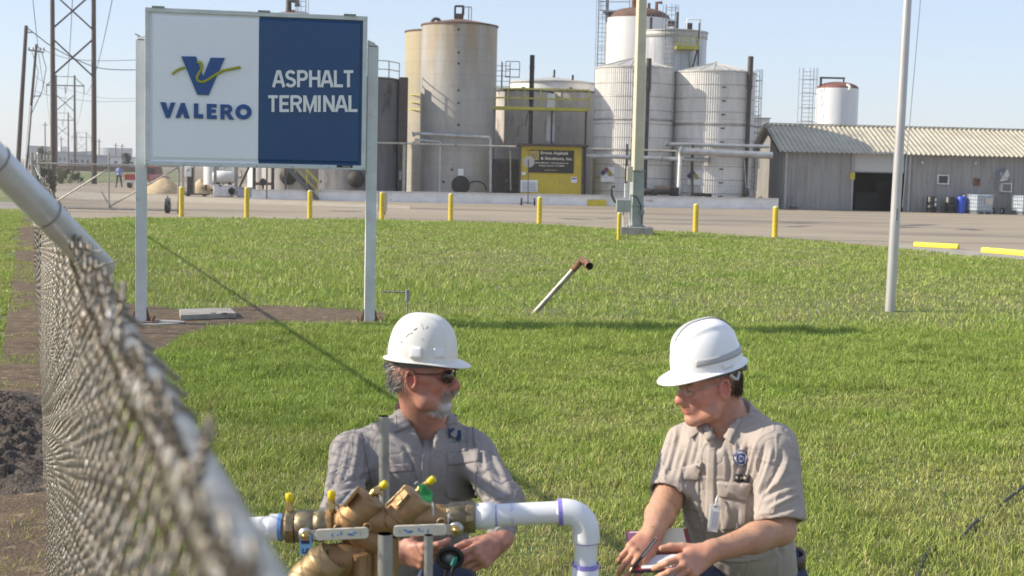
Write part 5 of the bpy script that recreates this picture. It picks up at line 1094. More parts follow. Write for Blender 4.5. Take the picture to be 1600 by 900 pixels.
def letters(txt, spans, y0, y1):
    q_ = M()
    for i, (ch, (a, b)) in enumerate(zip(txt, spans)):
        for k, pl in enumerate(GLY[ch]):
            pts = [(a + x * (b - a), y0 + y * (y1 - y0)) for x, y in pl]; Lf, Rt = thick(pts, 7.3); t = .010 + .0007 * k; n = len(Lf)
            for j in range(n - 1):
                cs_ = [c2l(*Lf[j]), c2l(*Lf[j + 1]), c2l(*Rt[j + 1]), c2l(*Rt[j])]; q_.prism(cs_, t, Matrix.Translation((0, yl, 0)) @ Matrix.Rotation(R(90), 4, 'X'))
    q_.build('lettering', tw, bf)
letters('ASPHALT', [(726, 787), (791, 842), (851, 903), (911, 964), (968, 1030), (1037, 1079), (1083, 1131)], 353, 438)
letters('TERMINAL', [(704, 752), (763, 808), (817, 873), (882, 946), (953, 968), (982, 1036), (1040, 1103), (1110, 1152)], 479, 562)
a = c2l(1088, 836); q = M(); q.box((a[0], yf - .037, a[1]), (.20, .004, .028)); q.build('maker_plate', blackm, sign)
q = M()
for k in range(6): q.box((a[0] - .02 + k * .017, yf - .040, a[1]), (.008, .003, .012))
q.build('maker_lettering', wht, sign)
q = M()
for px, py in ((568, 78), (580, 66)): pass
a = sl_(216, 55); b4 = sl_(580, 66)
for xx, zz in ((a[0], sl_(220, 62)[1]), (b4[0], sl_(577, 72)[1])): q.tube([(xx, 0, zz - .02), (xx, 0, zz + .05)], .01, 6); q.tube([(xx - .04, 0, zz + .07), (xx + .05, 0, zz + .03)], .008, 6)
q.build('eye_bolt', galv, sign)
# small conduit stub beside the right post, slab under the sign
a = P(585, 464.5, dr_) ; b4 = P(636, 464.5, dr_); c4 = G(636, 496); 
e = empty('conduit_stub', 'small grey conduit standing beside the right sign post', 'conduit', (c4.x, c4.y, 0)); o_ = Vector((c4.x, c4.y, 0)); q = M(); q.tube([Vector((a.x, c4.y, a.z)) - o_, Vector((0, 0, a.z))], .013, 8); q.tube([(0, 0, 0), (0, 0, a.z)], .014, 8); q.build('pipe', galv, e); q = M(); q.tube([(0, 0, a.z - .12), (0, 0, a.z + .03)], .032, 12); q.build('fitting', greyst, e)
a, b4, c4, d5 = G(282, 503), G(369, 499.5), G(360, 491), G(280, 493); e = empty('concrete_slab', 'flat concrete slab on bare soil under the sign', 'slab', (a.x, a.y, .02)); q = M(); o_ = Vector((a.x, a.y, 0)); q.prism([((p - o_).x, (p - o_).y) for p in (a, b4, c4, d5)], .07); q.build('slab', MATS['concrete'], e, bevel=.008); q = M(); q.lathe([(.04, .07), (.04, .075), (.001, .075)], (.35, .3, 0), 12); q.lathe([(.04, .07), (.04, .075), (.001, .075)], (.5, .32, 0), 12); q.build('lifting_eye', dark, e)
# ================================================================ gate
dG = G(170, 331).y; gx0 = P(58, 300, dG).x; gx1 = P(281, 300, dG).x; zt = P(170, 257.5, dG).z
gxm = P(170, 300, dG).x
e = empty('chain_link_gate', 'wide chain link double gate with diagonal braces beyond the fence', 'gate', (gxm, dG, 0)); Lg, Rg = gx0 - gxm, gx1 - gxm
q = M()
q.tube([(Lg, 0, zt), (Rg, 0, zt)], .036, 8); q.tube([(Lg, 0, .12), (Rg, 0, .12)], .036, 8)
q.tube([(0, 0, .08), (0, 0, P(170, 238, dG).z)], .036, 8); q.tube([(Rg - .06, 0, .08), (Rg - .06, 0, zt)], .036, 8); q.tube([(Lg + .1, 0, .08), (Lg + .1, 0, zt)], .036, 8)
q.tube([(0, 0, zt - .15), (Lg * .82, 0, .2)], .03, 8); q.tube([(0, 0, .2), (Rg * .99, 0, zt - .02)], .03, 8); q.build('frame', galv, e)
q = M(); n = int((Rg - Lg) / .11)
for k in range(-17, n + 1):
    for s in (1, -1):
        x0 = Lg + k * .11; a = Vector((x0 if s > 0 else x0 + (zt - .15) * .9, .04, .14)); b = Vector((x0 + (zt - .15) * .9 if s > 0 else x0, .04, zt - .02))
        t0, t1 = 0, 1; dx = b.x - a.x
        for lim, sg_ in ((Lg + .1, 1), (Rg - .1, -1)):
            ta = (lim - a.x) / dx
            if (dx > 0) == (sg_ > 0): t0 = max(t0, ta)
            else: t1 = min(t1, ta)
        if t1 > t0 + .02: q.bar(a.lerp(b, t0), a.lerp(b, t1), .0045)
q.build('mesh_fabric', galv, e)
for xw in (P(262, 328, dG).x - gxm,):
    q = M(); q.tube([(xw - .07, 0, .26), (xw + .07, 0, .26)], .26, 18); wv = q.build('wheel', blk, e); q = M(); q.tube([(xw - .08, 0, .26), (xw + .08, 0, .26)], .1, 12); q.build('hub', greyst, wv)
    q = M(); q.box((xw, 0, .52), (.2, .12, .16)); q.bar((xw, 0, .3), (xw, 0, .7), .05); q.build('caster_bracket', greyst, e)
for lab, px, dd, yt in (('galvanised gate post at the right end of the gate', 279, dG + .25, 250), ('galvanised gate post at the left end of the gate', 60, dG + .1, 240)):
    p = spot(px, dd); ee = empty('gate_post', lab, 'post', p, 0, 'gate posts'); q = M(); zt_ = P(px, yt, dd).z; q.tube([(0, 0, 0), (0, 0, zt_)], .05, 10); q.build('post', galv, ee); q = M(); q.lathe([(.055, 0), (.04, .04), (.001, .055)], (0, 0, zt_), 12); q.build('cap', galv, ee)
# perimeter fence continuing beyond the gate on the left
ee = empty('perimeter_fence', 'distant chain link fence with leaning posts left of the gate', 'fence', spot(55, dG + 6)); q = M(); f0 = ee.location.copy()
far = []
for k, (px, py0) in enumerate([(50, 230), (56, 236), (63, 240), (69, 243), (74, 245), (79, 247)]):
    dd = dG + 2 + k * 7; p = spot(px, dd) - f0; q.tube([p, p + Vector((0, 0, 2.3))], .05, 6); far.append(p)
q.build('post', galv, ee); q = M()
for a, b in zip(far[:-1], far[1:]):
    q.bar(a + Vector((0, 0, 2.0)), b + Vector((0, 0, 2.0)), .04)
    for k in range(40): 
        t = k / 40; p = a.lerp(b, t); p2 = a.lerp(b, min(1, t + .12)); q.bar(p, p2 + Vector((0, 0, 2)), .008); q.bar(p2, p + Vector((0, 0, 2)), .008)
q.build('mesh_fabric', galv, ee)
p = spot(74.5, 75); ee = empty('traffic_barrel', 'faded orange barrel beyond the left end of the gate', 'barrel', p); q = M(); q.lathe([(.30, 0), (.28, .3), (.25, .6), (.22, .95), (.001, .96)], n=20); q.build('barrel', mat('faded_orange', (.55, .11, .05), .6), ee); q = M(); q.lathe([(.287, .35), (.272, .5)], n=20); q.build('stripe', mat('barrel_white', (.5, .45, .42), .6), ee)
# ================================================================ utility poles
def wpole(lab, xb, yb, xt, yt, w_, extra=None):
    b = G(xb, yb); t = P(xt, yt, b.y); e = empty('utility_pole', lab, 'utility pole', (b.x, b.y, 0)); tt = t - Vector((b.x, b.y, 0)); q = M(); q.tube([(0, 0, -.3), tt * .5, tt], [w_, w_ * .85, w_ * .7], 12); q.build('pole', wood, e); return e, b, tt
e, b, tt = wpole('thick dark wooden utility pole at the far left', 26, 288, 41, 40, .20)
q = M(); q.tube([tt + Vector((.1, 0, -.5)), tt + Vector((.45, -.1, -.55))], .05, 8); q.build('insulator', greyst, e)
PA = Vector((b.x, b.y, 0)) + tt + Vector((.4, 0, -.5))
e, b, tt = wpole('leaning wooden pole with a crossarm just right of the dark pole', 38.5, 282, 57, 69, .16)
PB = Vector((b.x, b.y, 0)) + tt
q = M(); q.bar(tt + Vector((-.75, 0, -.55)), tt + Vector((.75, -.2, -.75)), .14); q.bar(tt * .62 + Vector((-.1, 0, 0)), tt * .62 + Vector((.85, 0, .05)), .08); q.build('crossarm', wood, e)
q = M()
for dx in (-.7, -.3, .35, .7): q.tube([tt + Vector((dx, 0, -.6)), tt + Vector((dx, 0, -.3))], .07, 8)
q.tube([tt * .62 + Vector((.8, 0, 0)), tt * .62 + Vector((.8, 0, .25))], .06, 8); q.build('insulator', greyst, e)
q = M(); q.tube([tt * .55 + Vector((.05, -.2, 0)), tt * .3 + Vector((.06, -.22, 0)), Vector((-.02, -.22, .1))], .065, 8); q.build('conduit', wht, e)
q = M(); q.tube([tt + Vector((.5, -.1, -.7)), tt + Vector((.9, 0, -2.2)), tt * .66 + Vector((.9, 0, 0)), tt * .5 + Vector((.15, 0, 0))], .035, 6); q.tube([tt + Vector((-.4, -.1, -.7)), tt * .8 + Vector((.4, 0, 0)), tt * .6 + Vector((.2, 0, 0))], .025, 6); q.build('drop_wire', blk, e)
# H frame towers
def hframe(lab, xl, xr, yb, ytop, arm, braces, w_, d=None, zb=0):
    b = G((xl + xr) / 2, yb) if d is None else None; d = b.y if b else d
    xa, xb_ = P(xl, 250, d).x, P(xr, 250, d).x; e = empty('transmission_tower', lab, 'transmission tower', ((xa + xb_) / 2, d, 0), 0, 'wooden H frame towers receding at the left')
    hw = (xb_ - xa) / 2; H = P(xl, ytop, d).z; q = M()
    for s in (-1, 1): q.tube([(s * hw, 0, -.5), (s * hw, 0, H)], [w_, w_ * .72], 10)
    q.build('pole', wood, e)
    za = arm
    q = M(); q.bar((-hw * 2.05, 0, za), (hw * 2.05, 0, za), w_ * .8, w_ * .8); q.bar((-hw, 0, H - .3), (hw, 0, H - .3), w_ * .45)
    for s in (-1, 1): q.bar((s * hw * 2.0, 0, za), (s * hw, 0, za + hw * .9), w_ * .5)
    q.build('crossarm', wood, e)
    q = M()
    for z0_, z1_ in braces: q.bar((-hw, -.1, z0_), (hw, -.1, z1_), w_ * .62, w_ * .5); q.bar((-hw, -.22, z1_), (hw, -.22, z0_), w_ * .62, w_ * .5)
    q.build('cross_brace', wood, e); q = M()
    for x in (-hw * 2, 0, hw * 2): q.tube([(x, 0, za), (x, 0, za - w_ * 6)], w_ * .35, 6)
    q.build('insulator', greyst, e)
    return [e.location + Vector((x, 0, za - w_ * 6)) for x in (-hw * 2, 0, hw * 2)]
d1 = G(114, 286.5).y; zz = lambda y, d: P(114, y, d).z
t1 = hframe('nearest wooden H frame tower left of the sign', 83, 147, 286.5, -72, zz(-45, d1), [(zz(46, d1), zz(-12, d1)), (zz(119, d1), zz(60, d1))], .235)
d2 = 285; t2 = hframe('second wooden H frame tower seen between the nearest poles', 88, 117, 0, 117, zz(134, d2), [(zz(174, d2), zz(148, d2))], .26, d=d2)
d3 = 440; t3 = hframe('third smaller H frame tower beyond the second one', 89, 107, 0, 175, zz(188, d3), [(zz(212, d3), zz(197, d3))], .27, d=d3)
d4_ = 720; t4 = hframe('fourth tiny H frame tower near the horizon', 120, 135, 0, 206, zz(214, d4_), [(zz(235, d4_), zz(222, d4_))], .30, d=d4_)
e = empty('power_lines', 'thin power lines strung between the H frame towers', 'power line', t1[1])
def wire(q, a, b, sag, r, n=14):
    q.tube([a.lerp(b, k / n) - Vector((0, 0, sag * 4 * (k / n) * (1 - k / n))) for k in range(n + 1)], r, 5, caps=False)
o_ = t1[1].copy(); back = [p + (p - q_) * .9 for p, q_ in zip(t1, t2)]
for i in range(3):
    for a, b, s in ((t1[i], t2[i], 2.5), (t2[i], t3[i], 2.0), (t3[i], t4[i], 2.0)):
        q = M(); wire(q, a - o_, b - o_, s, .035); q.build('wire', blk, e)
e = empty('utility_cables', 'dark cables sagging from the wooden poles towards the right', 'cable', (PA.x, PA.y, 0)); o_ = e.location.copy()
q = M(); q.tube([P(x, y, PA.y + k * 2) - o_ for k, (x, y) in enumerate(spline([(44, 45), (60, 57), (80, 72), (113, 90), (150, 105), (185, 109), (230, 108), (330, 100)], 4))], .045, 5); q.build('cable', blk, e)
q = M(); q.tube([P(x, y, PB.y + k * 3) - o_ for k, (x, y) in enumerate(spline([(60, 74), (80, 83), (110, 92), (160, 95), (230, 93)], 4))], .03, 5)
q.tube([P(x, y, PB.y + k * 6) - o_ for k, (x, y) in enumerate(spline([(54, 142), (80, 150), (130, 157), (170, 159), (240, 157)], 4))], .025, 5)
q.tube([P(x, y, PB.y + k * 6) - o_ for k, (x, y) in enumerate(spline([(54, 118), (75, 132), (110, 141), (170, 154), (240, 152)], 4))], .02, 5); q.build('cable', blk, e)
for k, (px, yt) in enumerate(((71, 191), (155, 217), (181, 224), (191, 225), (96, 214))):
    dd = 520 + k * 30; s = spot(px, dd); e = empty('utility_pole', ('distant thin pole left of the nearest tower', 'distant thin pole right of the nearest tower', 'first of two distant poles beside the sign post', 'second of two distant poles beside the sign post', 'distant thin pole between the legs of the nearest tower')[k], 'utility pole', s, 0, 'distant utility poles'); H = P(px, yt, dd).z; q = M(); q.tube([(0, 0, 0), (0, 0, H)], .22, 6); q.build('pole', wood, e); q = M(); q.bar((-1.2, 0, H - 1), (1.2, 0, H - 1), .2); q.build('crossarm', wood, e)
# ================================================================ far horizon
hazew = mat('hazed_white', (.62, .65, .68), .6, c2=(.55, .58, .6), nscale=.05); hazeg = mat('hazed_grey', (.36, .40, .44), .7, c2=(.3, .33, .36), nscale=.05); brn = mat('far_brown', (.16, .09, .08), .8)  # white and grey have the paling of distance haze mixed into their colour
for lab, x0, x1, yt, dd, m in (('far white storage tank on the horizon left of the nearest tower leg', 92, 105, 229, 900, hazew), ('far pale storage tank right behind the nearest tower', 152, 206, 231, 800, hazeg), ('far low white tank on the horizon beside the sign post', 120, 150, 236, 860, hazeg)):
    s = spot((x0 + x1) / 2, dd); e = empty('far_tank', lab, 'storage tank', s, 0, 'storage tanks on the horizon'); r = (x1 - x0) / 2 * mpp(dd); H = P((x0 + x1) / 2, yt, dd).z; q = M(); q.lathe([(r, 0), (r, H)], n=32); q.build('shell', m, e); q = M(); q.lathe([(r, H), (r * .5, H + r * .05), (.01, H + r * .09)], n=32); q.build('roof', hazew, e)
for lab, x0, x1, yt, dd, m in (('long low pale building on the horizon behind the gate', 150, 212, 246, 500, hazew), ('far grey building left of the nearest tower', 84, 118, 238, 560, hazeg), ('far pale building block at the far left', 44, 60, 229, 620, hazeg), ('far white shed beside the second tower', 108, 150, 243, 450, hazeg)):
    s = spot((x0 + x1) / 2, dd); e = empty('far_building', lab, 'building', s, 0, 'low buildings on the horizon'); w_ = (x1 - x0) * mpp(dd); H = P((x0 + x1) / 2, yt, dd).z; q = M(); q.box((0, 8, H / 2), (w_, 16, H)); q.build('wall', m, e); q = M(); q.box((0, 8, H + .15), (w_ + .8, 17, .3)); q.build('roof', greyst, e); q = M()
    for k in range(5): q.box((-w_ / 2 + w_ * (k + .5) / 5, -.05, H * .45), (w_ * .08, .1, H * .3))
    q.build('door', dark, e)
e = empty('railcar_row', 'low dark brown freight cars in front of the far buildings', 'freight cars', spot(160, 190)); 
for k in range(3):
    q = M(); q.box((-7 + k * 5.2, 0, .9), (5.0, 2.2, .7)); q.build('car', brn, e)
def leafy(name, lab, px, d, ytop, wpx, col, seed, trunk=True, cat='tree', n=900, group=None):
    s = spot(px, d); e = empty(name, lab, cat, s, 0, group); H = P(px, ytop, d).z; rw = wpx / 2 * mpp(d); r = np.random.default_rng(seed)
    if trunk:
        q = M(); q.tube([(0, 0, 0), (.1, 0, H * .4), (0, .1, H * .75)], [H * .035, H * .025, H * .01], 7); q.tube([(.1, 0, H * .35), (rw * .5, 0, H * .7)], [H * .02, H * .008], 6); q.tube([(.05, 0, H * .3), (-rw * .45, .1, H * .65)], [H * .02, H * .008], 6); q.build('trunk', wood, e)
    cl = r.normal(size=(14, 3)) * [rw * .45, rw * .35, H * .17] + [0, 0, H * (.62 if trunk else .45)]
    c = cl[r.integers(0, 14, n)] + r.normal(size=(n, 3)) * [rw * .2, rw * .2, H * .09]; c[:, 2] = np.clip(c[:, 2], .05, H)
    s_ = H * .045; a = r.normal(size=(n, 3)); a /= np.linalg.norm(a, axis=1)[:, None]; b = r.normal(size=(n, 3)); b -= a * (a * b).sum(1)[:, None]; b /= np.linalg.norm(b, axis=1)[:, None]
    V = np.stack([c - a * s_, c + b * s_ * .7, c + a * s_, c - b * s_ * .7], 1).reshape(-1, 3); fast_mesh('crown', V, [np.arange(n * 4).reshape(n, 4)], col, e)
leafg = mat('far_leaf', (.07, .09, .035), .8, c2=(.04, .055, .02), nscale=1); leafb = mat('dry_reed', (.19, .17, .10), .9, c2=(.11, .12, .05), nscale=1)
for k, (px, d, yt, wp) in enumerate([(64, 300, 229, 9), (68, 420, 233, 8), (199, 240, 240, 14), (78, 480, 236, 10)]):
    leafy('tree', ('small dark tree beside the leaning pole', 'small round tree behind the perimeter fence', 'dark bushy tree left of the sign post at the horizon', 'small pale tree left of the nearest tower leg')[k], px, d, yt, wp, leafg, k, group='small trees on the horizon')
for k, (px, d, yt, wp) in enumerate([(70, 66, 249, 14), (80, 72, 252, 12), (97, 118, 259, 18), (118, 122, 262, 18)]):
    leafy('reed_clump', ('tall dry reeds at the left end of the gate', 'dry reeds between the gate and the tower leg', 'low weeds right of the left tower leg', 'low weeds between the two tower legs')[k], px, d, yt, wp, leafb, 20 + k, False, 'weeds', 1200, 'weeds behind the gate')
# ================================================================ PEOPLE: implicit surfaces polygonised with openvdb
import openvdb as vdb
class Field:
    def __init__(s, lo, hi, h):
        s.lo = np.array(lo, float); s.h = h; s.n = np.ceil((np.array(hi) - s.lo) / h).astype(int) + 1
        s.D = np.full(s.n, .05, np.float32)
    def put(s, fn, lo, hi, k=.01, op='u'):
        m = k + 3 * s.h; a = np.maximum(0, np.floor((np.array(lo) - m - s.lo) / s.h).astype(int)); b = np.minimum(s.n, np.ceil((np.array(hi) + m - s.lo) / s.h).astype(int) + 1)
        if np.any(b <= a): return s
        x, y, z = [(s.lo[i] + s.h * np.arange(a[i], b[i])).astype(np.float32) for i in range(3)]
        d = fn(x[:, None, None], y[None, :, None], z[None, None, :]).astype(np.float32)
        v = s.D[a[0]:b[0], a[1]:b[1], a[2]:b[2]]
        if op == 'u':
            hh = np.maximum(k - np.abs(v - d), 0) / max(k, 1e-6); r = np.minimum(v, d) - hh * hh * k * .25
        else:
            e = -d; hh = np.maximum(k - np.abs(v - e), 0) / max(k, 1e-6); r = np.maximum(v, e) + hh * hh * k * .25
        v[...] = r; return s
    def cap(s, a, b, ra, rb, k=.01, op='u'):
        a = np.array(a, float); b = np.array(b, float); ba = b - a; L2 = max(float(ba @ ba), 1e-9); r = max(ra, rb)
        def fn(x, y, z):
            t = np.clip(((x - a[0]) * ba[0] + (y - a[1]) * ba[1] + (z - a[2]) * ba[2]) / L2, 0, 1)
            return np.sqrt((x - a[0] - t * ba[0]) ** 2 + (y - a[1] - t * ba[1]) ** 2 + (z - a[2] - t * ba[2]) ** 2) - (ra + (rb - ra) * t)
        return s.put(fn, np.minimum(a, b) - r, np.maximum(a, b) + r, k, op)
    def ell(s, c, r, F=None, k=.01, op='u'):
        c = np.array(c, float); r = np.array(r, float)
        Rm = np.eye(3) if F is None else np.array(F); R_ = float(max(r))
        def fn(x, y, z):
            X, Y, Z = x - c[0], y - c[1], z - c[2]
            q = [(X * Rm[0, i] + Y * Rm[1, i] + Z * Rm[2, i]) for i in range(3)]
            k0 = np.sqrt((q[0] / r[0]) ** 2 + (q[1] / r[1]) ** 2 + (q[2] / r[2]) ** 2); k1 = np.sqrt((q[0] / r[0] ** 2) ** 2 + (q[1] / r[1] ** 2) ** 2 + (q[2] / r[2] ** 2) ** 2)
            return k0 * (k0 - 1) / np.maximum(k1, 1e-4)
        return s.put(fn, c - R_, c + R_, k, op)
    def mesh(s):
        g = vdb.FloatGrid(float(4 * s.h)); g.copyFromArray(np.clip(s.D, -4 * s.h, 4 * s.h), tolerance=0.0)
        p, t, q = g.convertToPolygons(isovalue=0.0, adaptivity=0.0); p = p * s.h + s.lo
        return p.astype(np.float64), q[:, ::-1].astype(np.int64)
def v3(p): return np.array(p, float)
def largest(p, q, keep=1):
    n = len(p); lab = np.arange(n)
    e = np.concatenate([q[:, [0, 1]], q[:, [1, 2]], q[:, [2, 3]]])
    for _ in range(400):
        m = np.minimum(lab[e[:, 0]], lab[e[:, 1]]); l2 = lab.copy(); np.minimum.at(l2, e[:, 0], m); np.minimum.at(l2, e[:, 1], m); l2 = l2[l2]; l2 = l2[l2]
        if (l2 == lab).all(): break
        lab = l2
    u, c = np.unique(lab, return_counts=True); best = u[np.argmax(c)]; kp = lab == best; idx = np.cumsum(kp) - 1
    return p[kp], idx[q[kp[q[:, 0]]]]
def normals(p, q):
    fn = np.cross(p[q[:, 2]] - p[q[:, 0]], p[q[:, 3]] - p[q[:, 1]]); n = np.zeros_like(p)
    for i in range(4): np.add.at(n, q[:, i], fn)
    return n / np.maximum(np.linalg.norm(n, axis=1)[:, None], 1e-12)
def smooth(p, q, it=1, f=.5):
    e = np.concatenate([q[:, [0, 1]], q[:, [1, 2]], q[:, [2, 3]], q[:, [3, 0]]])
    for _ in range(it):
        s_ = np.zeros_like(p); c = np.zeros(len(p)); 
        for a, b in ((0, 1), (1, 0)): 
            for i in range(3): s_[:, i] += np.bincount(e[:, a], p[e[:, b], i], len(p))
            c += np.bincount(e[:, a], minlength=len(p))
        p = p + f * (s_ / np.maximum(c, 1)[:, None] - p)
    return p
_r3 = np.random.default_rng(5).random((64, 64, 64)).astype(np.float32)
def n3(p, s):
    q = p / s; i = np.floor(q).astype(int); f = q - i; f = f * f * (3 - 2 * f); o = 0
    for dx in (0, 1):
        for dy in (0, 1):
            for dz in (0, 1):
                w_ = (f[:, 0] if dx else 1 - f[:, 0]) * (f[:, 1] if dy else 1 - f[:, 1]) * (f[:, 2] if dz else 1 - f[:, 2])
                o = o + w_ * _r3[(i[:, 0] + dx) % 64, (i[:, 1] + dy) % 64, (i[:, 2] + dz) % 64]
    return o
def crease(p): return -.0034 * np.exp(-np.abs(n3(p * [1.15, 1.15, .75], .060) - .5) / .030) + .0022 * np.exp(-np.abs(n3(p * [.8, 1, 1.5] + 3.3, .045) - .5) / .025) + .001
def bvh_of(p, q): return BVHTree.FromPolygons([tuple(v) for v in p], [tuple(int(i) for i in f) for f in q])
def cast(bv, px, py):
    v = ray(px, py).normalized(); h = bv.ray_cast(CAM, v)
    return h if h[0] is not None else None
def proj_arr(p):
    q = p - np.array(CAM); f = q @ np.array(_F); return 800 + FPX * (q @ np.array(_Rt)) / f, 450 - FPX * (q @ np.array(_Up)) / f
def folds(p, q, lst):
    """raise or sink rounded creases along lines picked on the surface"""
    bv = bvh_of(p, q); n = normals(p, q); disp = np.zeros(len(p))
    for pts, w_, h_ in lst:
        w3 = [cast(bv, *a) for a in spline(pts, 5)]; w3 = [np.array(h[0]) for h in w3 if h is not None]
        if len(w3) < 2: continue
        w3 = np.array(w3); c = w3.mean(0); rad = np.abs(w3 - c).max() + .1; sel = np.where(np.abs(p - c).max(1) < rad)[0]
        best = np.full(len(sel), 9.0); bt = np.zeros(len(sel)); ps = p[sel]; m = len(w3) - 1
        for i in range(m):
            a, b = w3[i], w3[i + 1]; ba = b - a; t = np.clip(((ps - a) @ ba) / max(ba @ ba, 1e-9), 0, 1); d = np.linalg.norm(ps - a - t[:, None] * ba, axis=1)
            u = d < best; best[u] = d[u]; bt[u] = ((i + t) / m)[u]
        amp = np.clip(np.minimum(bt, 1 - bt) * 5, 0.12, 1)
        disp[sel] += h_ * amp * (np.exp(-(best / w_) ** 2) - .35 * np.exp(-((best - 2.1 * w_) / w_) ** 2))
    return p + n * disp[:, None]
def qpatch(name, bv, c4, n, m, off, thick, mt, parent, bulge=0.0, origin=None, edge=0.0):
    """cloth piece lying on a surface: corners TL, TR, BR, BL in the photo, n x m cells"""
    TL, TR, BR, BL = [np.array(a, float) for a in c4]; top = []; bot = []; G_ = {}
    for j in range(m + 1):
        for i in range(n + 1): u, v = i / n, j / m; a = (TL * (1 - u) + TR * u) * (1 - v) + (BL * (1 - u) + BR * u) * v; h = cast(bv, *a); G_[i, j] = (a, None if h is None or (h[0] - CAM).length > 5.2 else (h[0], h[1]))
    good = [k for k in G_ if G_[k][1]]
    for j in range(m + 1):
        for i in range(n + 1):
            a, h = G_[i, j]
            if h is None: k = min(good, key=lambda g: (g[0] - i) ** 2 + (g[1] - j) ** 2); h0 = G_[k][1]; h = (CAM + ray(*a).normalized() * (h0[0] - CAM).length, h0[1])
            u, v = i / n, j / m; nn = h[1]; nn = nn if nn.dot(CAM - h[0]) > 0 else -nn; b_ = bulge * math.sin(PI * u) * math.sin(PI * v) ** .5; top.append(h[0] + nn * (off + thick + b_)); bot.append(h[0] + nn * (off - .006))
    W_ = n + 1; N_ = len(top); vs = top + bot; fs = []
    for j in range(m):
        for i in range(n): k = j * W_ + i; fs.append([k, k + W_, k + W_ + 1, k + 1])
    ring = list(range(n + 1)) + [(j + 1) * W_ - 1 for j in range(1, m + 1)] + [m * W_ + i for i in range(n - 1, -1, -1)] + [j * W_ for j in range(m - 1, 0, -1)]
    for a, b in zip(ring, ring[1:] + ring[:1]): fs.append([a, b, b + N_, a + N_])
    q_ = M(); q_.add([Vector(v) for v in vs], fs, True); o = q_.build(name, mt); setpar(o, parent); return o
def setpar(o, parent): o.parent = parent; o.matrix_parent_inverse = Matrix.Translation(-root_loc(parent)); return o
def root_loc(o): 
    l = Vector(o.location)
    return l if o.parent is None else Vector((0, 0, 0)) if not o.type == 'EMPTY' and o.parent and False else root_loc_chain(o)
def root_loc_chain(o):
    # children meshes here keep world coordinates in their data, cancelled by matrix_parent_inverse at the first level
    return Vector((0, 0, 0)) if o.parent is not None else Vector(o.location)
def fmesh(name, p, q, mt, parent, col=None): o = fast_mesh(name, p, [q], mt, None, col); setpar(o, parent); return o
def frame(f, u):
    f = np.array(f, float); f /= np.linalg.norm(f); u = np.array(u, float); u -= f * (u @ f); u /= np.linalg.norm(u); l = np.cross(u, f); return np.stack([f, l, u], 1)   # columns: forward, left, up
# ---- anatomy
def hand(F_, W, fdir, thumb, right, curl, spread=.10, tc=(.6, .5), fist=0, sc=1.0, pinch=None, fl=None):
    """W wrist point, fdir finger direction, thumb = direction of the thumb side; right hand or left hand"""
    W = v3(W); f = v3(fdir); f /= np.linalg.norm(f); t = v3(thumb); t -= f * (t @ f); t /= np.linalg.norm(t)
    palm = np.cross(t, f) if right else np.cross(f, t)
    F_.cap(W - f * .02, W + f * .02, .0265 * sc, .026 * sc, .02)
    L = [(.094, .028, (.042, .026, .021), .0100), (.097, .009, (.046, .030, .022), .0102), (.090, -.010, (.042, .028, .022), .0096), (.081, -.028, (.034, .021, .020), .0086)]
    kn = []
    for i, (len_, s_, seg, r) in enumerate(L):
        K = W + f * len_ * sc + t * s_ * sc - palm * (.003 if i in (1, 2) else 0); B = W + f * .016 + t * s_ * .55 * sc + palm * .002
        F_.cap(B, K, .0155 * sc, .0125 * sc, .013); kn.append(K)
        F_.ell(K - palm * .004, (.0115, .0115, .0115), None, .006)
    F_.ell(W + f * .05 * sc + palm * .006, (.040, .034, .0165), np.stack([f, t, palm], 1), .016)
    for i, (len_, s_, seg, r) in enumerate(L):
        c = curl[i] if isinstance(curl[i], (tuple, list)) else (curl[i], curl[i] * 1.1, curl[i] * .7)
        ang = 0; p = kn[i]; sp = (1.5 - i) * spread
        for j in range(3):
            ang += c[j]; d = (f * math.cos(sp) + t * math.sin(sp)) * math.cos(ang) + palm * math.sin(ang); d /= np.linalg.norm(d); e = p + d * seg[j] * sc
            F_.cap(p, e, r * sc * (1.0 - .07 * j), r * sc * (.93 - .08 * j), .004); p = e
        if False: pass
    # thumb: leaves the side of the palm near its base
    B = W + f * .022 * sc + t * .020 * sc + palm * .006; a, b = tc
    d1 = f * math.cos(a) + t * math.sin(a) + palm * .35; d1 /= np.linalg.norm(d1); M1 = B + d1 * .044 * sc
    d2 = f * math.cos(a - b) + t * math.sin(a - b) + palm * .35; d2 /= np.linalg.norm(d2); M2 = M1 + d2 * .034 * sc
    d3 = f * math.cos(a - b * 1.8) + t * math.sin(a - b * 1.8) + palm * .35; d3 /= np.linalg.norm(d3); M3 = M2 + d3 * .026 * sc
    F_.cap(B, M1, .0165 * sc, .0125 * sc, .014); F_.cap(M1, M2, .0118 * sc, .0108 * sc, .005); F_.cap(M2, M3, .0108 * sc, .0088 * sc, .005)
    return kn
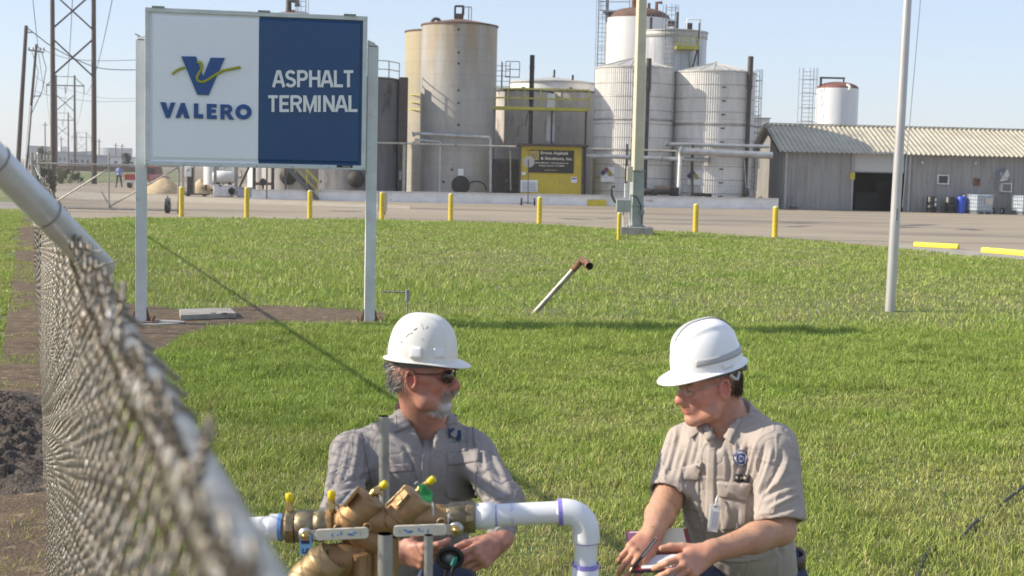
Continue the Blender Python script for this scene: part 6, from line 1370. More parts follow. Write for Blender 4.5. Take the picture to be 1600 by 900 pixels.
def head(F_, O, R_, neck, jowl=0.0, mouth_open=0.0, nose=1.0, chin=1.0):
    """O origin between the eyes' level and the ears; columns of R_ = forward, left, up"""
    O = v3(O); w_ = lambda x, y, z: O + R_ @ np.array([x, y, z])
    E = lambda c, r, k=.012, op='u', F=None: F_.ell(w_(*c), r, R_ if F is None else R_ @ F, k, op)
    C = lambda a, b, ra, rb, k=.01, op='u': F_.cap(w_(*a), w_(*b), ra, rb, k, op)
    E((-.010, 0, .040), (.099, .077, .088)); E((.030, 0, -.030), (.062, .062, .080), .03); E((-.035, 0, -.005), (.07, .068, .07), .03)
    for s in (-1, 1):
        C((-.005, s * .054, -.040), (.030, s * .046, -.085), .020, .020 + jowl, .02); C((.030, s * .046, -.086), (.074, s * .014, -.108), .020 + jowl, .018, .02)
        E((.053, s * .040, -.034), (.026, .024, .026), .018); E((.030, s * .058, -.012), (.030, .014, .018), .012)
        E((.0930, s * .031, -.001), (.016, .017, .0125), .010, 'd')
        E((.0730, s * .031, -.0015), (.0145, .0165, .0125), .004); C((.086, s * .018, .0075), (.081, s * .042, .006), .0035, .0035, .004)
        C((.083, s * .016, .017), (.073, s * .048, .016), .0085, .0085, .010)
        E((.103, s * .0125, -.042), (.0105, .0075, .0085), .006); E((.1035, s * .0075, -.0500), (.0050, .0035, .0040), .002, 'd')
        C((.092, s * .022, -.040), (.086, s * .036, -.066), .0035, .0035, .009, 'd') 
        # ear
        a = [w_(-.010 - .006 * math.sin(q) * 0 + .0150 * math.cos(q) - .10 * .03 * math.sin(q), s * (.0775 + .006 * (1 - math.cos(q)) * .5), -.018 + .0285 * math.sin(q) * (1.0 if math.sin(q) > 0 else .95)) for q in np.linspace(-.9, PI + 1.35, 11)]
        for p0, p1 in zip(a[:-1], a[1:]): F_.cap(p0, p1, .0044, .0044, .003)
        E((-.008, s * .074, -.020), (.015, .0060, .026), .006); E((.003, s * .078, -.021), (.006, .005, .008), .003); E((-.006, s * .0825, -.022), (.0075, .006, .011), .004, 'd'); E((-.002, s * .078, -.044), (.007, .005, .009), .006)
    C((.084, 0, .010), (.104 * (1 + .00), 0, -.030), .0085, .0115 * nose, .010); E((.1105, 0, -.036), (.0125 * nose, .0130 * nose, .0115 * nose), None or .008)
    E((.072, 0, -.066), (.030, .032, .032), .02); E((.080, 0, -.1050 * chin), (.021, .023, .020), .014)
    E((.0955, 0, -.0635), (.0080, .023, .0060), .006); E((.0930, 0, -.0765 - mouth_open), (.0090, .020, .0070), .006)
    C((.110, -.022, -.0700 - mouth_open * .5), (.110, .022, -.0700 - mouth_open * .5), .0025 + mouth_open * .8, .0025 + mouth_open * .8, .003, 'd'); C((.100, -.016, -.089 - mouth_open), (.100, .016, -.089 - mouth_open), .0035, .0035, .008, 'd')
    N = v3(neck); F_.cap(w_(-.030, 0, -.035), N, .056, .062, .03); F_.cap(w_(.010, 0, -.075), N + (w_(.04, 0, 0) - O), .040, .050, .03)
def head_cols(p, O, R_, base, red, lip, brow=None):
    q = (p - v3(O)) @ R_; x, y, z = q[:, 0], np.abs(q[:, 1]), q[:, 2]; g = lambda cx, cy, cz, s: np.exp(-((x - cx) ** 2 + (y - cy) ** 2 + (z - cz) ** 2) / s ** 2)
    near = np.exp(-np.maximum(np.linalg.norm(q, axis=1) - .13, 0) / .02)
    w_ = np.clip(.75 * g(.11, 0, -.036, .02) + .5 * g(.055, .045, -.035, .034) + .8 * g(-.008, .08, -.02, .03) + .15, 0, 1) * near
    mott = n3(p, .012) * .5 + n3(p, .03) * .5
    c = np.array(base)[None] * (1 - w_[:, None]) + np.array(red)[None] * w_[:, None]; c = c * (.76 + .48 * mott)[:, None]
    wl = np.clip(1.4 * (np.exp(-((x - .099) / .012) ** 2 - (y / .021) ** 4 - ((z + .070) / .0105) ** 2)), 0, 1) * near; c = c * (1 - wl[:, None]) + np.array(lip)[None] * wl[:, None]
    if brow is not None:
        wb = np.clip(1.6 * np.exp(-((x - .085) / .016) ** 2 - ((y - .032) / .017) ** 4 - ((z - .0175) / .0045) ** 2), 0, .8) * near; c = c * (1 - wb[:, None]) + np.array(brow)[None] * wb[:, None]
    return c
def strands(name, roots, dirs, length, width, col, seed, mt, parent, droop=.5, curl=.3, seg=4):
    r = np.random.default_rng(seed); n = len(roots); L_ = length * (.6 + .7 * r.random(n)); d = dirs + r.normal(size=(n, 3)) * curl; d /= np.linalg.norm(d, axis=1)[:, None]
    side = np.cross(d, r.normal(size=(n, 3))); side /= np.linalg.norm(side, axis=1)[:, None]; V = []; p = roots.copy(); bend = r.normal(size=(n, 3)) * .35
    for k in range(seg + 1):
        w_ = width * (1 - k / (seg + .6)); V += [p - side * w_, p + side * w_]
        if k < seg: dd = d + np.array([0, 0, -droop]) * (k / seg) + bend * (k / seg); dd /= np.linalg.norm(dd, axis=1)[:, None]; p = p + dd * (L_ / seg)[:, None]
    V = np.stack(V, 1).reshape(-1, 3); b = np.arange(n)[:, None] * (2 * seg + 2); F = np.concatenate([np.stack([b[:, 0] + 2 * k, b[:, 0] + 2 * k + 1, b[:, 0] + 2 * k + 3, b[:, 0] + 2 * k + 2], 1) for k in range(seg)])
    cc = np.array(col) if np.ndim(col) == 2 else np.array([col]); C_ = cc[r.integers(0, len(cc), n)] * (.7 + .6 * r.random(n))[:, None]
    return fmesh(name, V, F, mt, parent, np.repeat(C_, 2 * seg + 2, 0))
skin_m = mat('skin', attr='Col', rough=.50, bump=.5, bscale=300, spec=.4, sss=.05, bdist=.001)
hair_m = mat('hair_strand', attr='Col', rough=.45, spec=.4)
def helmet(parent, O, R_, mt, a=.121, b=.106, H=.150, zb=.030, style=0, shift=-.004, label=None, bill=.040):
    """hard hat shell with bill, crown ridges and suspension, in the head frame"""
    O = v3(O); w_ = lambda x, y, z: tuple(O + R_ @ np.array([x, y, z])); nph = 96; rows = []; sh = 0
    def dome(ph, t, off=0.0):
        ct, st = math.cos(t) ** .74, math.sin(t) ** .94
        x, y = (a + off) * math.cos(ph) * ct, (b + off) * math.sin(ph) * ct; z = (H + off) * st
        r = 0
        if style == 0:                                    # three low ribs along the crown
            u = y / b; wx = ss(.15, .4, t / (PI / 2)); r = .0045 * math.exp(-(u / .16) ** 2) * wx + .003 * math.exp(-((abs(u) - .40) / .09) ** 2) * wx
        else:                                             # raised crown pad with arched edge
            u = abs(y) / b; e_ = .62 * math.sqrt(max(0, 1 - (x / (a * .95)) ** 2)); r = .0055 * float(1 - ss(e_ - .07, e_ + .03, u)) * float(ss(.12, .3, z / H)) + .003 * math.exp(-(u / .12) ** 4) * float(ss(.3, .5, z / H))
        k = 1 + r / .12
        return (shift + x * k, y * k, zb + z * (1 + r / .14))
    ts = [PI / 2 * (k / 34) for k in range(35)]; q = M(); vs = []
    prof = []
    for k in range(6, 0, -1):                              # brim rows from the outer edge inwards
        e = k / 6
        row = []
        for i in range(nph):
            ph = 2 * PI * i / nph; fr = max(0, math.cos(ph)); fr2 = fr ** 2.6; out = .010 + bill * fr2 + .004 * max(0, -math.cos(ph)); x, y, z = dome(ph, 0); l_ = math.hypot(x - shift, y)
            row.append((x + (x - shift) / l_ * out * e, y + y / l_ * out * e, z - (.004 + .012 * fr2) * e ** 1.3 - (.0 if style == 0 else .003 * abs(math.sin(ph)) * e)))
        prof.append(row)
    for t in ts[:-1]: prof.append([dome(2 * PI * i / nph, t) for i in range(nph)])
    vs = [w_(*p) for row in prof for p in row]; fs = []
    for j in range(len(prof) - 1):
        for i in range(nph): i2 = (i + 1) % nph; fs.append([j * nph + i, j * nph + i2, (j + 1) * nph + i2, (j + 1) * nph + i])
    vs.append(w_(*dome(0, PI / 2))); top = len(vs) - 1; j = len(prof) - 1
    for i in range(nph): fs.append([j * nph + i, j * nph + (i + 1) % nph, top])
    q.add(vs, fs, True); o = q.build('hard_hat', mt); setpar(o, parent); so = o.modifiers.new('solidify', 'SOLIDIFY'); so.thickness = .0028; so.offset = -1
    if label: o['label'] = label
    # suspension band and nape strap inside the shell
    q = M(); band = [w_(shift + (a - .013) * math.cos(p), (b - .013) * math.sin(p), zb - .006 + .004 * math.cos(p)) for p in np.linspace(0, 2 * PI, 49)]
    vs = []; 
    for p in band: vs.append(p); vs.append(tuple(Vector(p) - Vector(R_[:, 2]) * .016))
    q.add(vs, [[2 * i, 2 * i + 1, 2 * i + 3, 2 * i + 2] for i in range(48)], True)
    for sgn in (-1, 1):
        q.tube([w_(shift - (a - .012) * .55, sgn * (b - .012) * .84, zb - .012), w_(shift - (a - .008), sgn * .03, zb - .034)], .0065, 8)
    q.tube([w_(shift - (a - .004), .028, zb - .032), w_(shift - (a - .002), -.028, zb - .032)], .0105, 10)
    sb_ = q.build('suspension', mat('suspension_grey', (.10, .10, .105), .6)); setpar(sb_, o); 
    return o, dome, w_
def on_dome(name, dome, w_, ph0, ph1, t0, t1, off, mt, parent, n=24, m=4, tf=None):
    q = M(); vs = []
    for j in range(m + 1):
        for i in range(n + 1):
            ph = ph0 + (ph1 - ph0) * i / n; t = t0 + (t1 - t0) * j / m
            if tf: t += tf(ph)
            x, y, z = dome(ph, t); l_ = 1 + off / .12; vs.append(w_(x * l_, y * l_, z * (1 + off / .15)))
    q.add(vs, [[j * (n + 1) + i, j * (n + 1) + i + 1, (j + 1) * (n + 1) + i + 1, (j + 1) * (n + 1) + i] for j in range(m) for i in range(n)], True)
    o = q.build(name, mt); setpar(o, parent); so = o.modifiers.new('solidify', 'SOLIDIFY'); so.thickness = .0012 + off * .5; so.offset = 0; return o
# ================================================================ LEFT MAN
def A(px, py, d): return np.array(P(px, py, d))
def legs(F_, hipL, hipR, fwd, upknee, gz_, rad=1.0, boots=None):
    """one knee on the ground, the other raised with its heel lifted"""
    fw = v3(fwd); hips = {'L': v3(hipL), 'R': v3(hipR)}; out = {}
    for s_, hp in hips.items():
        if s_ == upknee: kn = hp + fw * .40; kn[2] = gz_ + .53; an = kn - fw * .10; an[2] = gz_ + .13; toe = an + fw * .17; toe[2] = gz_ + .035; heel = an - fw * .04; heel[2] = gz_ + .09
        else: kn = hp + fw * .30; kn[2] = gz_ + .075; an = kn - fw * .42; an[2] = gz_ + .11; toe = an - fw * .03; toe[2] = gz_ + .03; heel = an - fw * .12; heel[2] = gz_ + .15
        F_.cap(hp, kn, .085 * rad, .062 * rad, .04); F_.cap(kn, an, .058 * rad, .042 * rad, .03); out[s_] = (hp, kn, an, heel, toe)
    return out
shirtL_m = mat('grey_work_shirt', (.285, .265, .262), .85, c2=(.25, .232, .23), nscale=22, bump=.35, bscale=420, bdist=.0015, spec=.25, c3=(.30, .275, .27), n3=7, lo3=.55, hi3=.75)
seam_m = mat('grey_shirt_seam', (.20, .19, .21), .9, bump=.5, bscale=500, bdist=.001, spec=.2)
jean_m = mat('dark_blue_jeans', (.022, .032, .075), .85, c2=(.05, .065, .12), nscale=18, bump=.5, bscale=400, bdist=.001)
boot_m = mat('brown_boot', (.10, .06, .035), .6, c2=(.06, .04, .025), nscale=12)
whitehat = mat('scuffed_white_plastic', (.70, .69, .65), .33, c2=(.63, .60, .54), nscale=9, nlo=.5, nhi=.75, c3=(.16, .14, .13), n3=34, lo3=.715, hi3=.74, detail=3)
cleanhat = mat('clean_white_plastic', (.83, .83, .84), .28, c2=(.79, .79, .80), nscale=4)
GZL = 0.24
manL = empty('person', 'kneeling man in scuffed white hard hat, sunglasses and grey long sleeve shirt, white goatee', 'person', (P(655, 900, 4.55).x, 4.55, GZL))
OH = A(661, 580, 4.42); fy = R(16); hf = np.array([math.cos(fy), -math.sin(fy), -.03]); RH = frame(hf, (0.03, 0, 1))
NB = A(661, 668, 4.50); RS = A(546, 708, 4.44); LS = A(742, 706, 4.49); RE = A(532, 806, 4.22); RW = A(622, 864, 4.10); LE = A(788, 784, 4.27); LW = A(781, 846, 4.08); PEL = A(654, 905, 4.66); PEL[2] = GZL + .46
CH_ = (RS + LS) / 2
F1 = Field(PEL - [.40, .84, .50], PEL + [.40, .46, 1.03], .0034)
head(F1, OH, RH, NB, jowl=.006, mouth_open=.003, nose=1.30)
for a, b, ra, rb in ((NB, RS, .055, .050), (NB, LS, .055, .050), (RS, RE, .048, .042), (LS, LE, .048, .042), (RE, RW, .042, .027), (LE, LW, .042, .027)): F1.cap(a, b, ra, rb, .02)
F1.cap(CH_ + [0, .05, -.05], PEL, .085, .10, .05); F1.cap(NB + [0, .01, 0], CH_ + [0, .04, -.04], .058, .06, .03)
hand(F1, RW, A(690, 871, 4.02) - RW, (0.10, -.15, 1), True, ((.35, .9, .5), (1.0, 1.2, .7), (1.2, 1.3, .8), (1.3, 1.3, .8)), .06, (.85, .55), sc=1.04)
hand(F1, LW, A(742, 874, 4.00) - LW, (-.55, -.1, .8), False, ((.55, .75, .35), (.75, .9, .5), (.9, 1.0, .6), (1.0, 1.1, .6)), .07, (.38, .10), sc=1.04)
lg = legs(F1, PEL + [.09, 0, -.02], PEL + [-.09, 0, -.02], (0.05, -1, 0), 'L', GZL)
for k_, (hp, kn, an, heel, toe) in lg.items(): F1.cap(heel, toe, .035, .035, .02); F1.cap(an, heel, .035, .03, .02)
p, q = F1.mesh(); p, q = largest(p, q)
c = head_cols(p, OH, RH, (.40, .205, .145), (.47, .145, .105), (.36, .12, .10)); hz = (np.minimum(np.linalg.norm(p - RW, axis=1), np.linalg.norm(p - LW, axis=1)) < .22)
c[hz] = (np.array([.46, .225, .165])[None] * (.80 + .4 * n3(p[hz], .012))[:, None])
ql = (p - OH) @ RH; wb_ = np.clip(1.5 * np.exp(-((ql[:, 0] - .075) / .045) ** 4 - (ql[:, 1] / .038) ** 4 - ((ql[:, 2] + .108) / .026) ** 4), 0, 1); c = c * (1 - wb_[:, None]) + np.array([.55, .52, .50])[None] * wb_[:, None]
wg = np.clip(1.2 * np.exp(-((ql[:, 0] - .088) / .022) ** 4 - ((np.abs(ql[:, 1]) - .026) / .012) ** 2 - ((ql[:, 2] + .072) / .022) ** 4), 0, .75); c = c * (1 - wg[:, None]) + np.array([.24, .20, .18])[None] * wg[:, None]
bodyL = fmesh('body', p, q, skin_m, manL, c); bvL = bvh_of(p, q); del F1
# shirt
FS = Field(np.minimum(RE, PEL) - [.16, .34, .12], np.array([LE[0] + .14, 4.95, NB[2] + .10]), .0034)
up = (NB - PEL); up /= np.linalg.norm(up); Tm = frame((.10, -1, .12), up)
for t, rx, ry, fo in ((.02, .125, .165, .01), (.22, .135, .172, .03), (.42, .135, .170, .03), (.62, .135, .182, .02), (.80, .120, .185, .0), (.96, .105, .16, .005)):
    FS.ell(PEL * (1 - t) + (CH_ + [0, 0, .0]) * t + Tm[:, 0] * fo, (rx, ry, .13), Tm, .05)
FS.cap(RS + [.02, .0, .0], NB + [-.03, .015, .022], .064, .044, .04); FS.cap(LS + [-.02, 0, 0], NB + [.03, .015, .022], .064, .044, .04); FS.cap(RS, RE, .064, .060, .035); FS.cap(LS, LE, .062, .058, .035)
FS.cap(RE, RE * .12 + RW * .88, .060, .040, .02); FS.cap(LE, LE * .15 + LW * .85, .060, .041, .02)
FS.cap(NB + [0, -.03, .04], NB + Tm[:, 0] * .12 + [.012, 0, -.055], .050, .016, .012, 'd')
FS.put(lambda x, y, z: np.maximum(np.sqrt((x - NB[0] - .003) ** 2 + (y - NB[1] + .01) ** 2) - .068, NB[2] - .005 - z), NB - .1, NB + .14, .008, 'd')
p, q = FS.mesh(); p, q = largest(p, q); del FS
n_ = normals(p, q); p = p + n_ * (.006 * (n3(p * [1, 1, .6], .055) - .5) + .0035 * (n3(p * [1, 1, .7], .022) - .5) + crease(p))[:, None]
p = folds(p, q, [
    ([(548, 668), (535, 700), (524, 740), (512, 775)], .010, .007), ([(560, 676), (556, 715), (545, 760)], .009, -.006), ([(575, 690), (572, 730), (560, 775)], .008, .006), ([(527, 700), (512, 745), (503, 785)], .008, .005),
    ([(590, 735), (560, 748), (530, 752), (508, 748)], .008, .006), ([(588, 770), (555, 778), (520, 790), (500, 800)], .009, .007), ([(585, 752), (560, 765), (530, 772)], .006, -.006), ([(540, 800), (560, 820), (590, 838)], .008, .006), ([(530, 815), (560, 842), (600, 860)], .008, -.005),
    ([(630, 690), (640, 720), (652, 760), (655, 800)], .007, .005), ([(672, 700), (668, 740), (664, 790)], .006, -.004), ([(735, 670), (745, 700), (748, 740), (745, 775)], .007, -.006), ([(725, 665), (728, 690), (735, 715)], .006, .004),
    ([(760, 690), (775, 730), (790, 765)], .009, .006), ([(752, 700), (762, 735), (778, 772)], .007, -.005), ([(748, 772), (775, 782), (805, 778)], .008, .007), ([(752, 790), (780, 798), (812, 790)], .007, -.006), ([(770, 812), (795, 815), (815, 805)], .007, .006), ([(765, 745), (785, 752), (803, 750)], .006, .004),
    ([(600, 700), (612, 740), (618, 790)], .008, .004), ([(690, 770), (720, 790), (742, 815)], .008, .005), ([(560, 660), (580, 668), (600, 672)], .006, .004), ([(700, 660), (722, 668), (738, 678)], .006, .003)])
shirtL = fmesh('shirt', p, q, shirtL_m, manL); bs = bvh_of(p, q)
qp = lambda nm, c4, n=10, m=10, off=.001, th=.003, mt=shirtL_m, par=shirtL, bl=0.0: qpatch(nm, bs, c4, n, m, off, th, mt, par, bl)
# collar: stand and two flaps
def collar(name, base, R_t, r0, r1, h, tilt, mt, parent, a0=-2.5, a1=2.5, drop=.035, point=.05, point2=.05):
    """fold-over collar built round the neck; angle 0 = back of the neck"""
    q_ = M(); vs = []; n = 44
    for i in range(n + 1):
        a = a0 + (a1 - a0) * i / n; b_ = abs(a) / max(abs(a0), abs(a1)); dr = -(R_t[:, 0] * math.cos(a)) + R_t[:, 1] * math.sin(a)
        zf = -tilt * b_ ** 2.2; pt = (point if a < 0 else point2) * float(ss(.78, 1, b_))
        inner = base + dr * r0 + R_t[:, 2] * (zf - .008); top = base + dr * (r0 + .004) + R_t[:, 2] * (h * (1 - .35 * b_ ** 3) + zf); mid = base + dr * (r0 + .017) + R_t[:, 2] * (h * .55 + zf); out = base + dr * (r1 + .016 * b_) + R_t[:, 2] * (zf - drop * .35 - pt) + R_t[:, 0] * (.010 * b_ ** 2)
        vs += [tuple(v) for v in (inner, top, mid, out)]
    q_.add(vs, [[4 * i + j, 4 * i + 4 + j, 4 * i + 5 + j, 4 * i + 1 + j] for i in range(n) for j in range(3)], True); o = q_.build(name, mt); setpar(o, parent)
    so = o.modifiers.new('solidify', 'SOLIDIFY'); so.thickness = .0035; so.offset = 0; sb = o.modifiers.new('subsurf', 'SUBSURF'); sb.levels = sb.render_levels = 2; return o
collar('collar', NB + [.002, -.006, .062], Tm, .069, .104, .040, .090, shirtL_m, shirtL, -2.25, 2.2, .020, .0, .0)
qp('collar_flap', [(619, 637), (627, 630), (642, 668), (617, 677)], 8, 12, .007, .004, bl=.003); qp('collar_flap', [(692, 648), (711, 652), (713, 663), (690, 665)], 6, 6, .006, .004); qp('collar_stitching', [(621, 640), (622, 640), (620.4, 672), (619.0, 673)], 2, 10, .0115, .0012, seam_m); qp('placket', [(661, 684), (672, 684), (668, 800), (654, 800)], 4, 40, .0005, .0035)
qp('pocket', [(700, 715), (745, 712), (744, 778), (698, 780)], 12, 16, .001, .003); qp('pocket_flap', [(697, 708), (749, 706), (748, 722), (699, 727)], 12, 5, .004, .003)
qp('pocket', [(603, 730), (641, 728), (642, 778), (603, 780)], 10, 14, .001, .003); qp('pocket_flap', [(602, 726), (643, 724), (643, 736), (603, 740)], 10, 4, .004, .003, mat('frayed_flap', (.20, .15, .16), .9, c2=(.35, .33, .33), nscale=60))
qp('yoke_seam', [(562, 676), (564, 676), (583, 760), (581, 760)], 2, 24, .0003, .0018, seam_m); qp('yoke_seam', [(738, 668), (740.5, 668), (747, 740), (744.5, 740)], 2, 20, .0003, .0018, seam_m)
for py in (700, 727, 757): 
    h = cast(bs, 665.5, py); 
    if h: q_ = M(); q_.lathe([(.0055, 0), (.0055, .003), (.001, .0035)], h[0] + h[1] * .004, 12, ax=h[1]); setpar(q_.build('button', mat('shirt_button', (.30, .28, .27), .4)), shirtL)
def text_on(txt, bv, c4, mt, parent, name='embroidered_lettering', off=.0065, bold=.03):
    o = text_mesh(txt, 1.0, mt, name, None, Matrix.Identity(4), .01, bold, 'LEFT'); me = o.data; n = len(me.vertices); co = np.empty(n * 3, np.float32); me.vertices.foreach_get('co', co); co = co.reshape(-1, 3); mn, mx_ = co.min(0), co.max(0)
    TL, TR, BR, BL = [np.array(a, float) for a in c4]
    for i in range(n):
        u = (co[i, 0] - mn[0]) / (mx_[0] - mn[0]); v = 1 - (co[i, 1] - mn[1]) / (mx_[1] - mn[1]); a = (TL * (1 - u) + TR * u) * (1 - v) + (BL * (1 - u) + BR * u) * v; h = cast(bv, *a)
        if h is None: k = bv.find_nearest(CAM + ray(*a).normalized() * 4.3); h = (k[0], k[1])
        nn = h[1] if h[1].dot(CAM - h[0]) > 0 else -h[1]; co[i] = h[0] + nn * (off + (.0012 if co[i, 2] > 0 else -.001))
    me.vertices.foreach_set('co', co.ravel()); me.update(); setpar(o, parent)
navy = mat('navy_thread', (.015, .03, .10), .7); green_t = mat('green_thread', (.06, .20, .10), .7)
text_on('K', bs, [(699.5, 671), (711.5, 671), (712.5, 686), (700.5, 686)], navy, shirtL, bold=.07); text_on('J', bs, [(711, 674), (719.5, 674), (720.5, 690), (712, 690)], navy, shirtL, bold=.07)
qp('embroidered_line', [(703, 690.5), (731, 688), (731.3, 690), (703.3, 692.5)], 6, 1, .001, .0012, mat('grey_green_thread', (.16, .22, .18), .8)); qp('embroidered_line', [(706, 683), (715, 683), (715, 685), (706, 685)], 3, 1, .003, .0012, green_t)
# helmet, glasses, hair, beard
hat, dome, hw_ = helmet(manL, OH, RH, whitehat, a=.113, b=.102, H=.139, zb=.043, style=0, bill=.036)
on_dome('accessory_slot', dome, hw_, -PI / 2 - .05, -PI / 2 + .28, .05, .30, .005, cleanhat, hat, 6, 4); on_dome('name_sticker', dome, hw_, -PI / 2 + .62, -PI / 2 + .95, .09, .30, .0008, mat('faded_sticker', (.74, .76, .78), .4), hat, 6, 4)
on_dome('rivet', dome, hw_, -PI + .42, -PI + .52, .05, .16, .002, mat('grey_rivet', (.45, .45, .44), .5), hat, 4, 4)
def scuff(ph, t, l, w_, sl, mt): on_dome('scuff', dome, hw_, ph, ph + l, t, t + w_, .0004, mt, hat, 6, 1, tf=lambda a: (a - ph) * sl)
dk = mat('scuff_dark', (.14, .13, .14), .6); tn = mat('scuff_tan', (.50, .42, .34), .6)
for a_ in ((-1.62, .72, .10, .03, .5, dk), (-1.70, .60, .05, .02, .9, dk), (-1.35, .52, .08, .02, -.6, mat('scuff_grey', (.42, .42, .45), .6)), (-1.40, .95, .12, .02, -1.5, MATS['scuff_grey']), (-1.85, .50, .10, .04, 1.0, tn), (-1.98, .36, .05, .04, .5, tn), (-1.82, .95, .04, .02, 0, tn), (-1.2, .8, .06, .02, 1.2, MATS['scuff_grey'])): scuff(*a_)
HL = lambda x, y, z: Vector(tuple(OH + RH @ np.array([x, y, z])))
gl = mat('sunglass_lens', (.018, .014, .012), .08, spec=.8); gf = mat('glasses_frame', (.10, .035, .028), .3)
def lens(Hf, s_, mt, parent, w_=.028, h_=.0195, cx=.102, cy=.033, cz=-.003, wrap=.45):
    q = M(); vs = [Hf(cx, s_ * cy, cz)]; n = 22
    for k in range(n):
        a = 2 * PI * k / n; y = w_ * math.cos(a) * (1 - .06 * math.cos(2 * a)); z = h_ * math.sin(a) * (1 - .1 * math.sin(a)); vs.append(Hf(cx - wrap * max(0, (y + cy)) ** 2 * 12 - .0 + .002, s_ * (cy + y), cz + z))
    q.add(vs, [[0, 1 + k, 1 + (k + 1) % n] for k in range(n)], True); o = q.build('lens', mt); setpar(o, parent); so = o.modifiers.new('s', 'SOLIDIFY'); so.thickness = .002; return vs[1:]
q_ = M(); q_.tube([HL(.104, -.012, .004), HL(.107, 0, .006), HL(.104, .012, .004)], .0022, 8)
for s_ in (-1, 1): q_.tube([HL(.098, s_ * .056, .006), HL(.080, s_ * .070, .006), HL(.03, s_ * .080, .003), HL(-.012, s_ * .083, .002), HL(-.026, s_ * .082, -.014)], [.0030, .0028, .0022, .002, .002], 8)
glL = q_.build('sunglasses', gf); setpar(glL, manL)
for s_ in (-1, 1): rim = lens(HL, s_, gl, glL); q_ = M(); q_.tube(rim + rim[:1], .0016, 6); setpar(q_.build('rim', gf), glL)
def surf_roots(bv, R_, O, test, n, seed, out=.0):
    r = np.random.default_rng(seed); pts = []; nr = []; tries = 0
    while len(pts) < n and tries < n * 30:
        tries += 1; d = r.normal(size=3); d /= np.linalg.norm(d); st = Vector(tuple(O + R_ @ (d * .2) + R_ @ np.array([0, 0, -.03]))); h = bv.ray_cast(st, Vector(tuple(-(R_ @ d))))
        if h[0] is None: continue
        l = (np.array(h[0]) - O) @ R_
        if test(*l): pts.append(np.array(h[0]) + np.array(h[1]) * out); nr.append(np.array(h[1]))
    return np.array(pts), np.array(nr)
hgrey = [(.30, .29, .28), (.14, .13, .125), (.42, .41, .40), (.07, .06, .055)]
def hairtest(x, y, z): return z < .045 and z > -.068 and x < .028 - .0 and abs(y) > -1 and not (x > -.028 and abs(y) > .05 and z < .008) and (z > -.060 + max(0, (x + .06)) * .75)
pt, nr = surf_roots(bvL, RH, OH, lambda x, y, z: hairtest(x, y, z), 4200, 3)
dn_ = nr * .55 - RH[:, 2] * .55 - RH[:, 0] * .55; strands('hair', pt, dn_, .030, .0009, hgrey, 5, hair_m, manL, .4, .28)
# beard and moustache
pt, nr = surf_roots(bvL, RH, OH, lambda x, y, z: (x > .045 and abs(y) < .040 and -.138 < z < -.084) or (x > .058 and .018 < abs(y) < .038 and z < -.060 and z > -.1), 10000, 8)
strands('beard', pt, nr * .8 - RH[:, 2] * .65, .020, .0010, [(.66, .64, .62), (.34, .32, .30), (.80, .79, .78)], 6, hair_m, manL, .5, .16)
pt, nr = surf_roots(bvL, RH, OH, lambda x, y, z: x > .080 and abs(y) < .034 and -.066 < z < -.050, 2200, 9)
strands('moustache', pt, nr * .5 - RH[:, 2] * .8, .016, .0010, [(.36, .32, .29), (.22, .18, .16), (.55, .51, .48)], 7, hair_m, manL, .4, .3)
pt, nr = surf_roots(bvL, RH, OH, lambda x, y, z: x > .06 and .015 < abs(y) < .05 and .012 < z < .024, 260, 19); strands('eyebrow', pt, nr * .4 + RH[:, 0] * 0 - RH[:, 2] * .1, .010, .0007, [(.25, .22, .2)], 9, hair_m, manL, .1, .4)
def trousers(name, lg, pel, mt, parent, gz_, belt=None, rad=1.0):
    F_ = Field(pel - [.40, .66, .48], pel + [.40, .52, .16], .0048)
    F_.ell(pel, (.165 * rad, .125 * rad, .12), None, .04); F_.ell(pel + [0, .02, .05], (.168 * rad, .128 * rad, .07), None, .03)
    for hp, kn, an, heel, toe in lg.values(): F_.cap(hp, kn, .102 * rad, .080, .04); F_.cap(kn, an, .074, .058, .02)
    F_.put(lambda x, y, z: (pel[2] + .10 - z) + 0 * x + 0 * y, [pel[0] - .3, pel[1] - .3, pel[2] + .09], pel + [.3, .3, .2], .004, 'd')
    p_, q_ = F_.mesh(); p_, q_ = largest(p_, q_); nn = normals(p_, q_); p_ = p_ + nn * (.010 * (n3(p_ * [1, 1, .5], .05) - .5) + .005 * (n3(p_, .02) - .5))[:, None]; o = fmesh(name, p_, q_, mt, parent)
    for hp, kn, an, heel, toe in lg.values():
        F_ = Field(np.minimum(np.minimum(an, heel), toe) - .10, np.maximum(np.maximum(an, heel), toe) + .10, .0045); F_.cap(an, heel, .052, .045, .02); F_.cap(heel, toe, .046, .044, .03)
        F_.put(lambda x, y, z: (z - gz_ + .0) * 1.0 + 0 * x + 0 * y, [an[0] - .4, an[1] - .5, gz_ - .2], [an[0] + .4, an[1] + .5, gz_], .004, 'd'); a_, b_ = F_.mesh(); fmesh('boot', a_, b_, boot_m, parent)
    return o
trousers('jeans', lg, PEL, jean_m, manL, GZL)
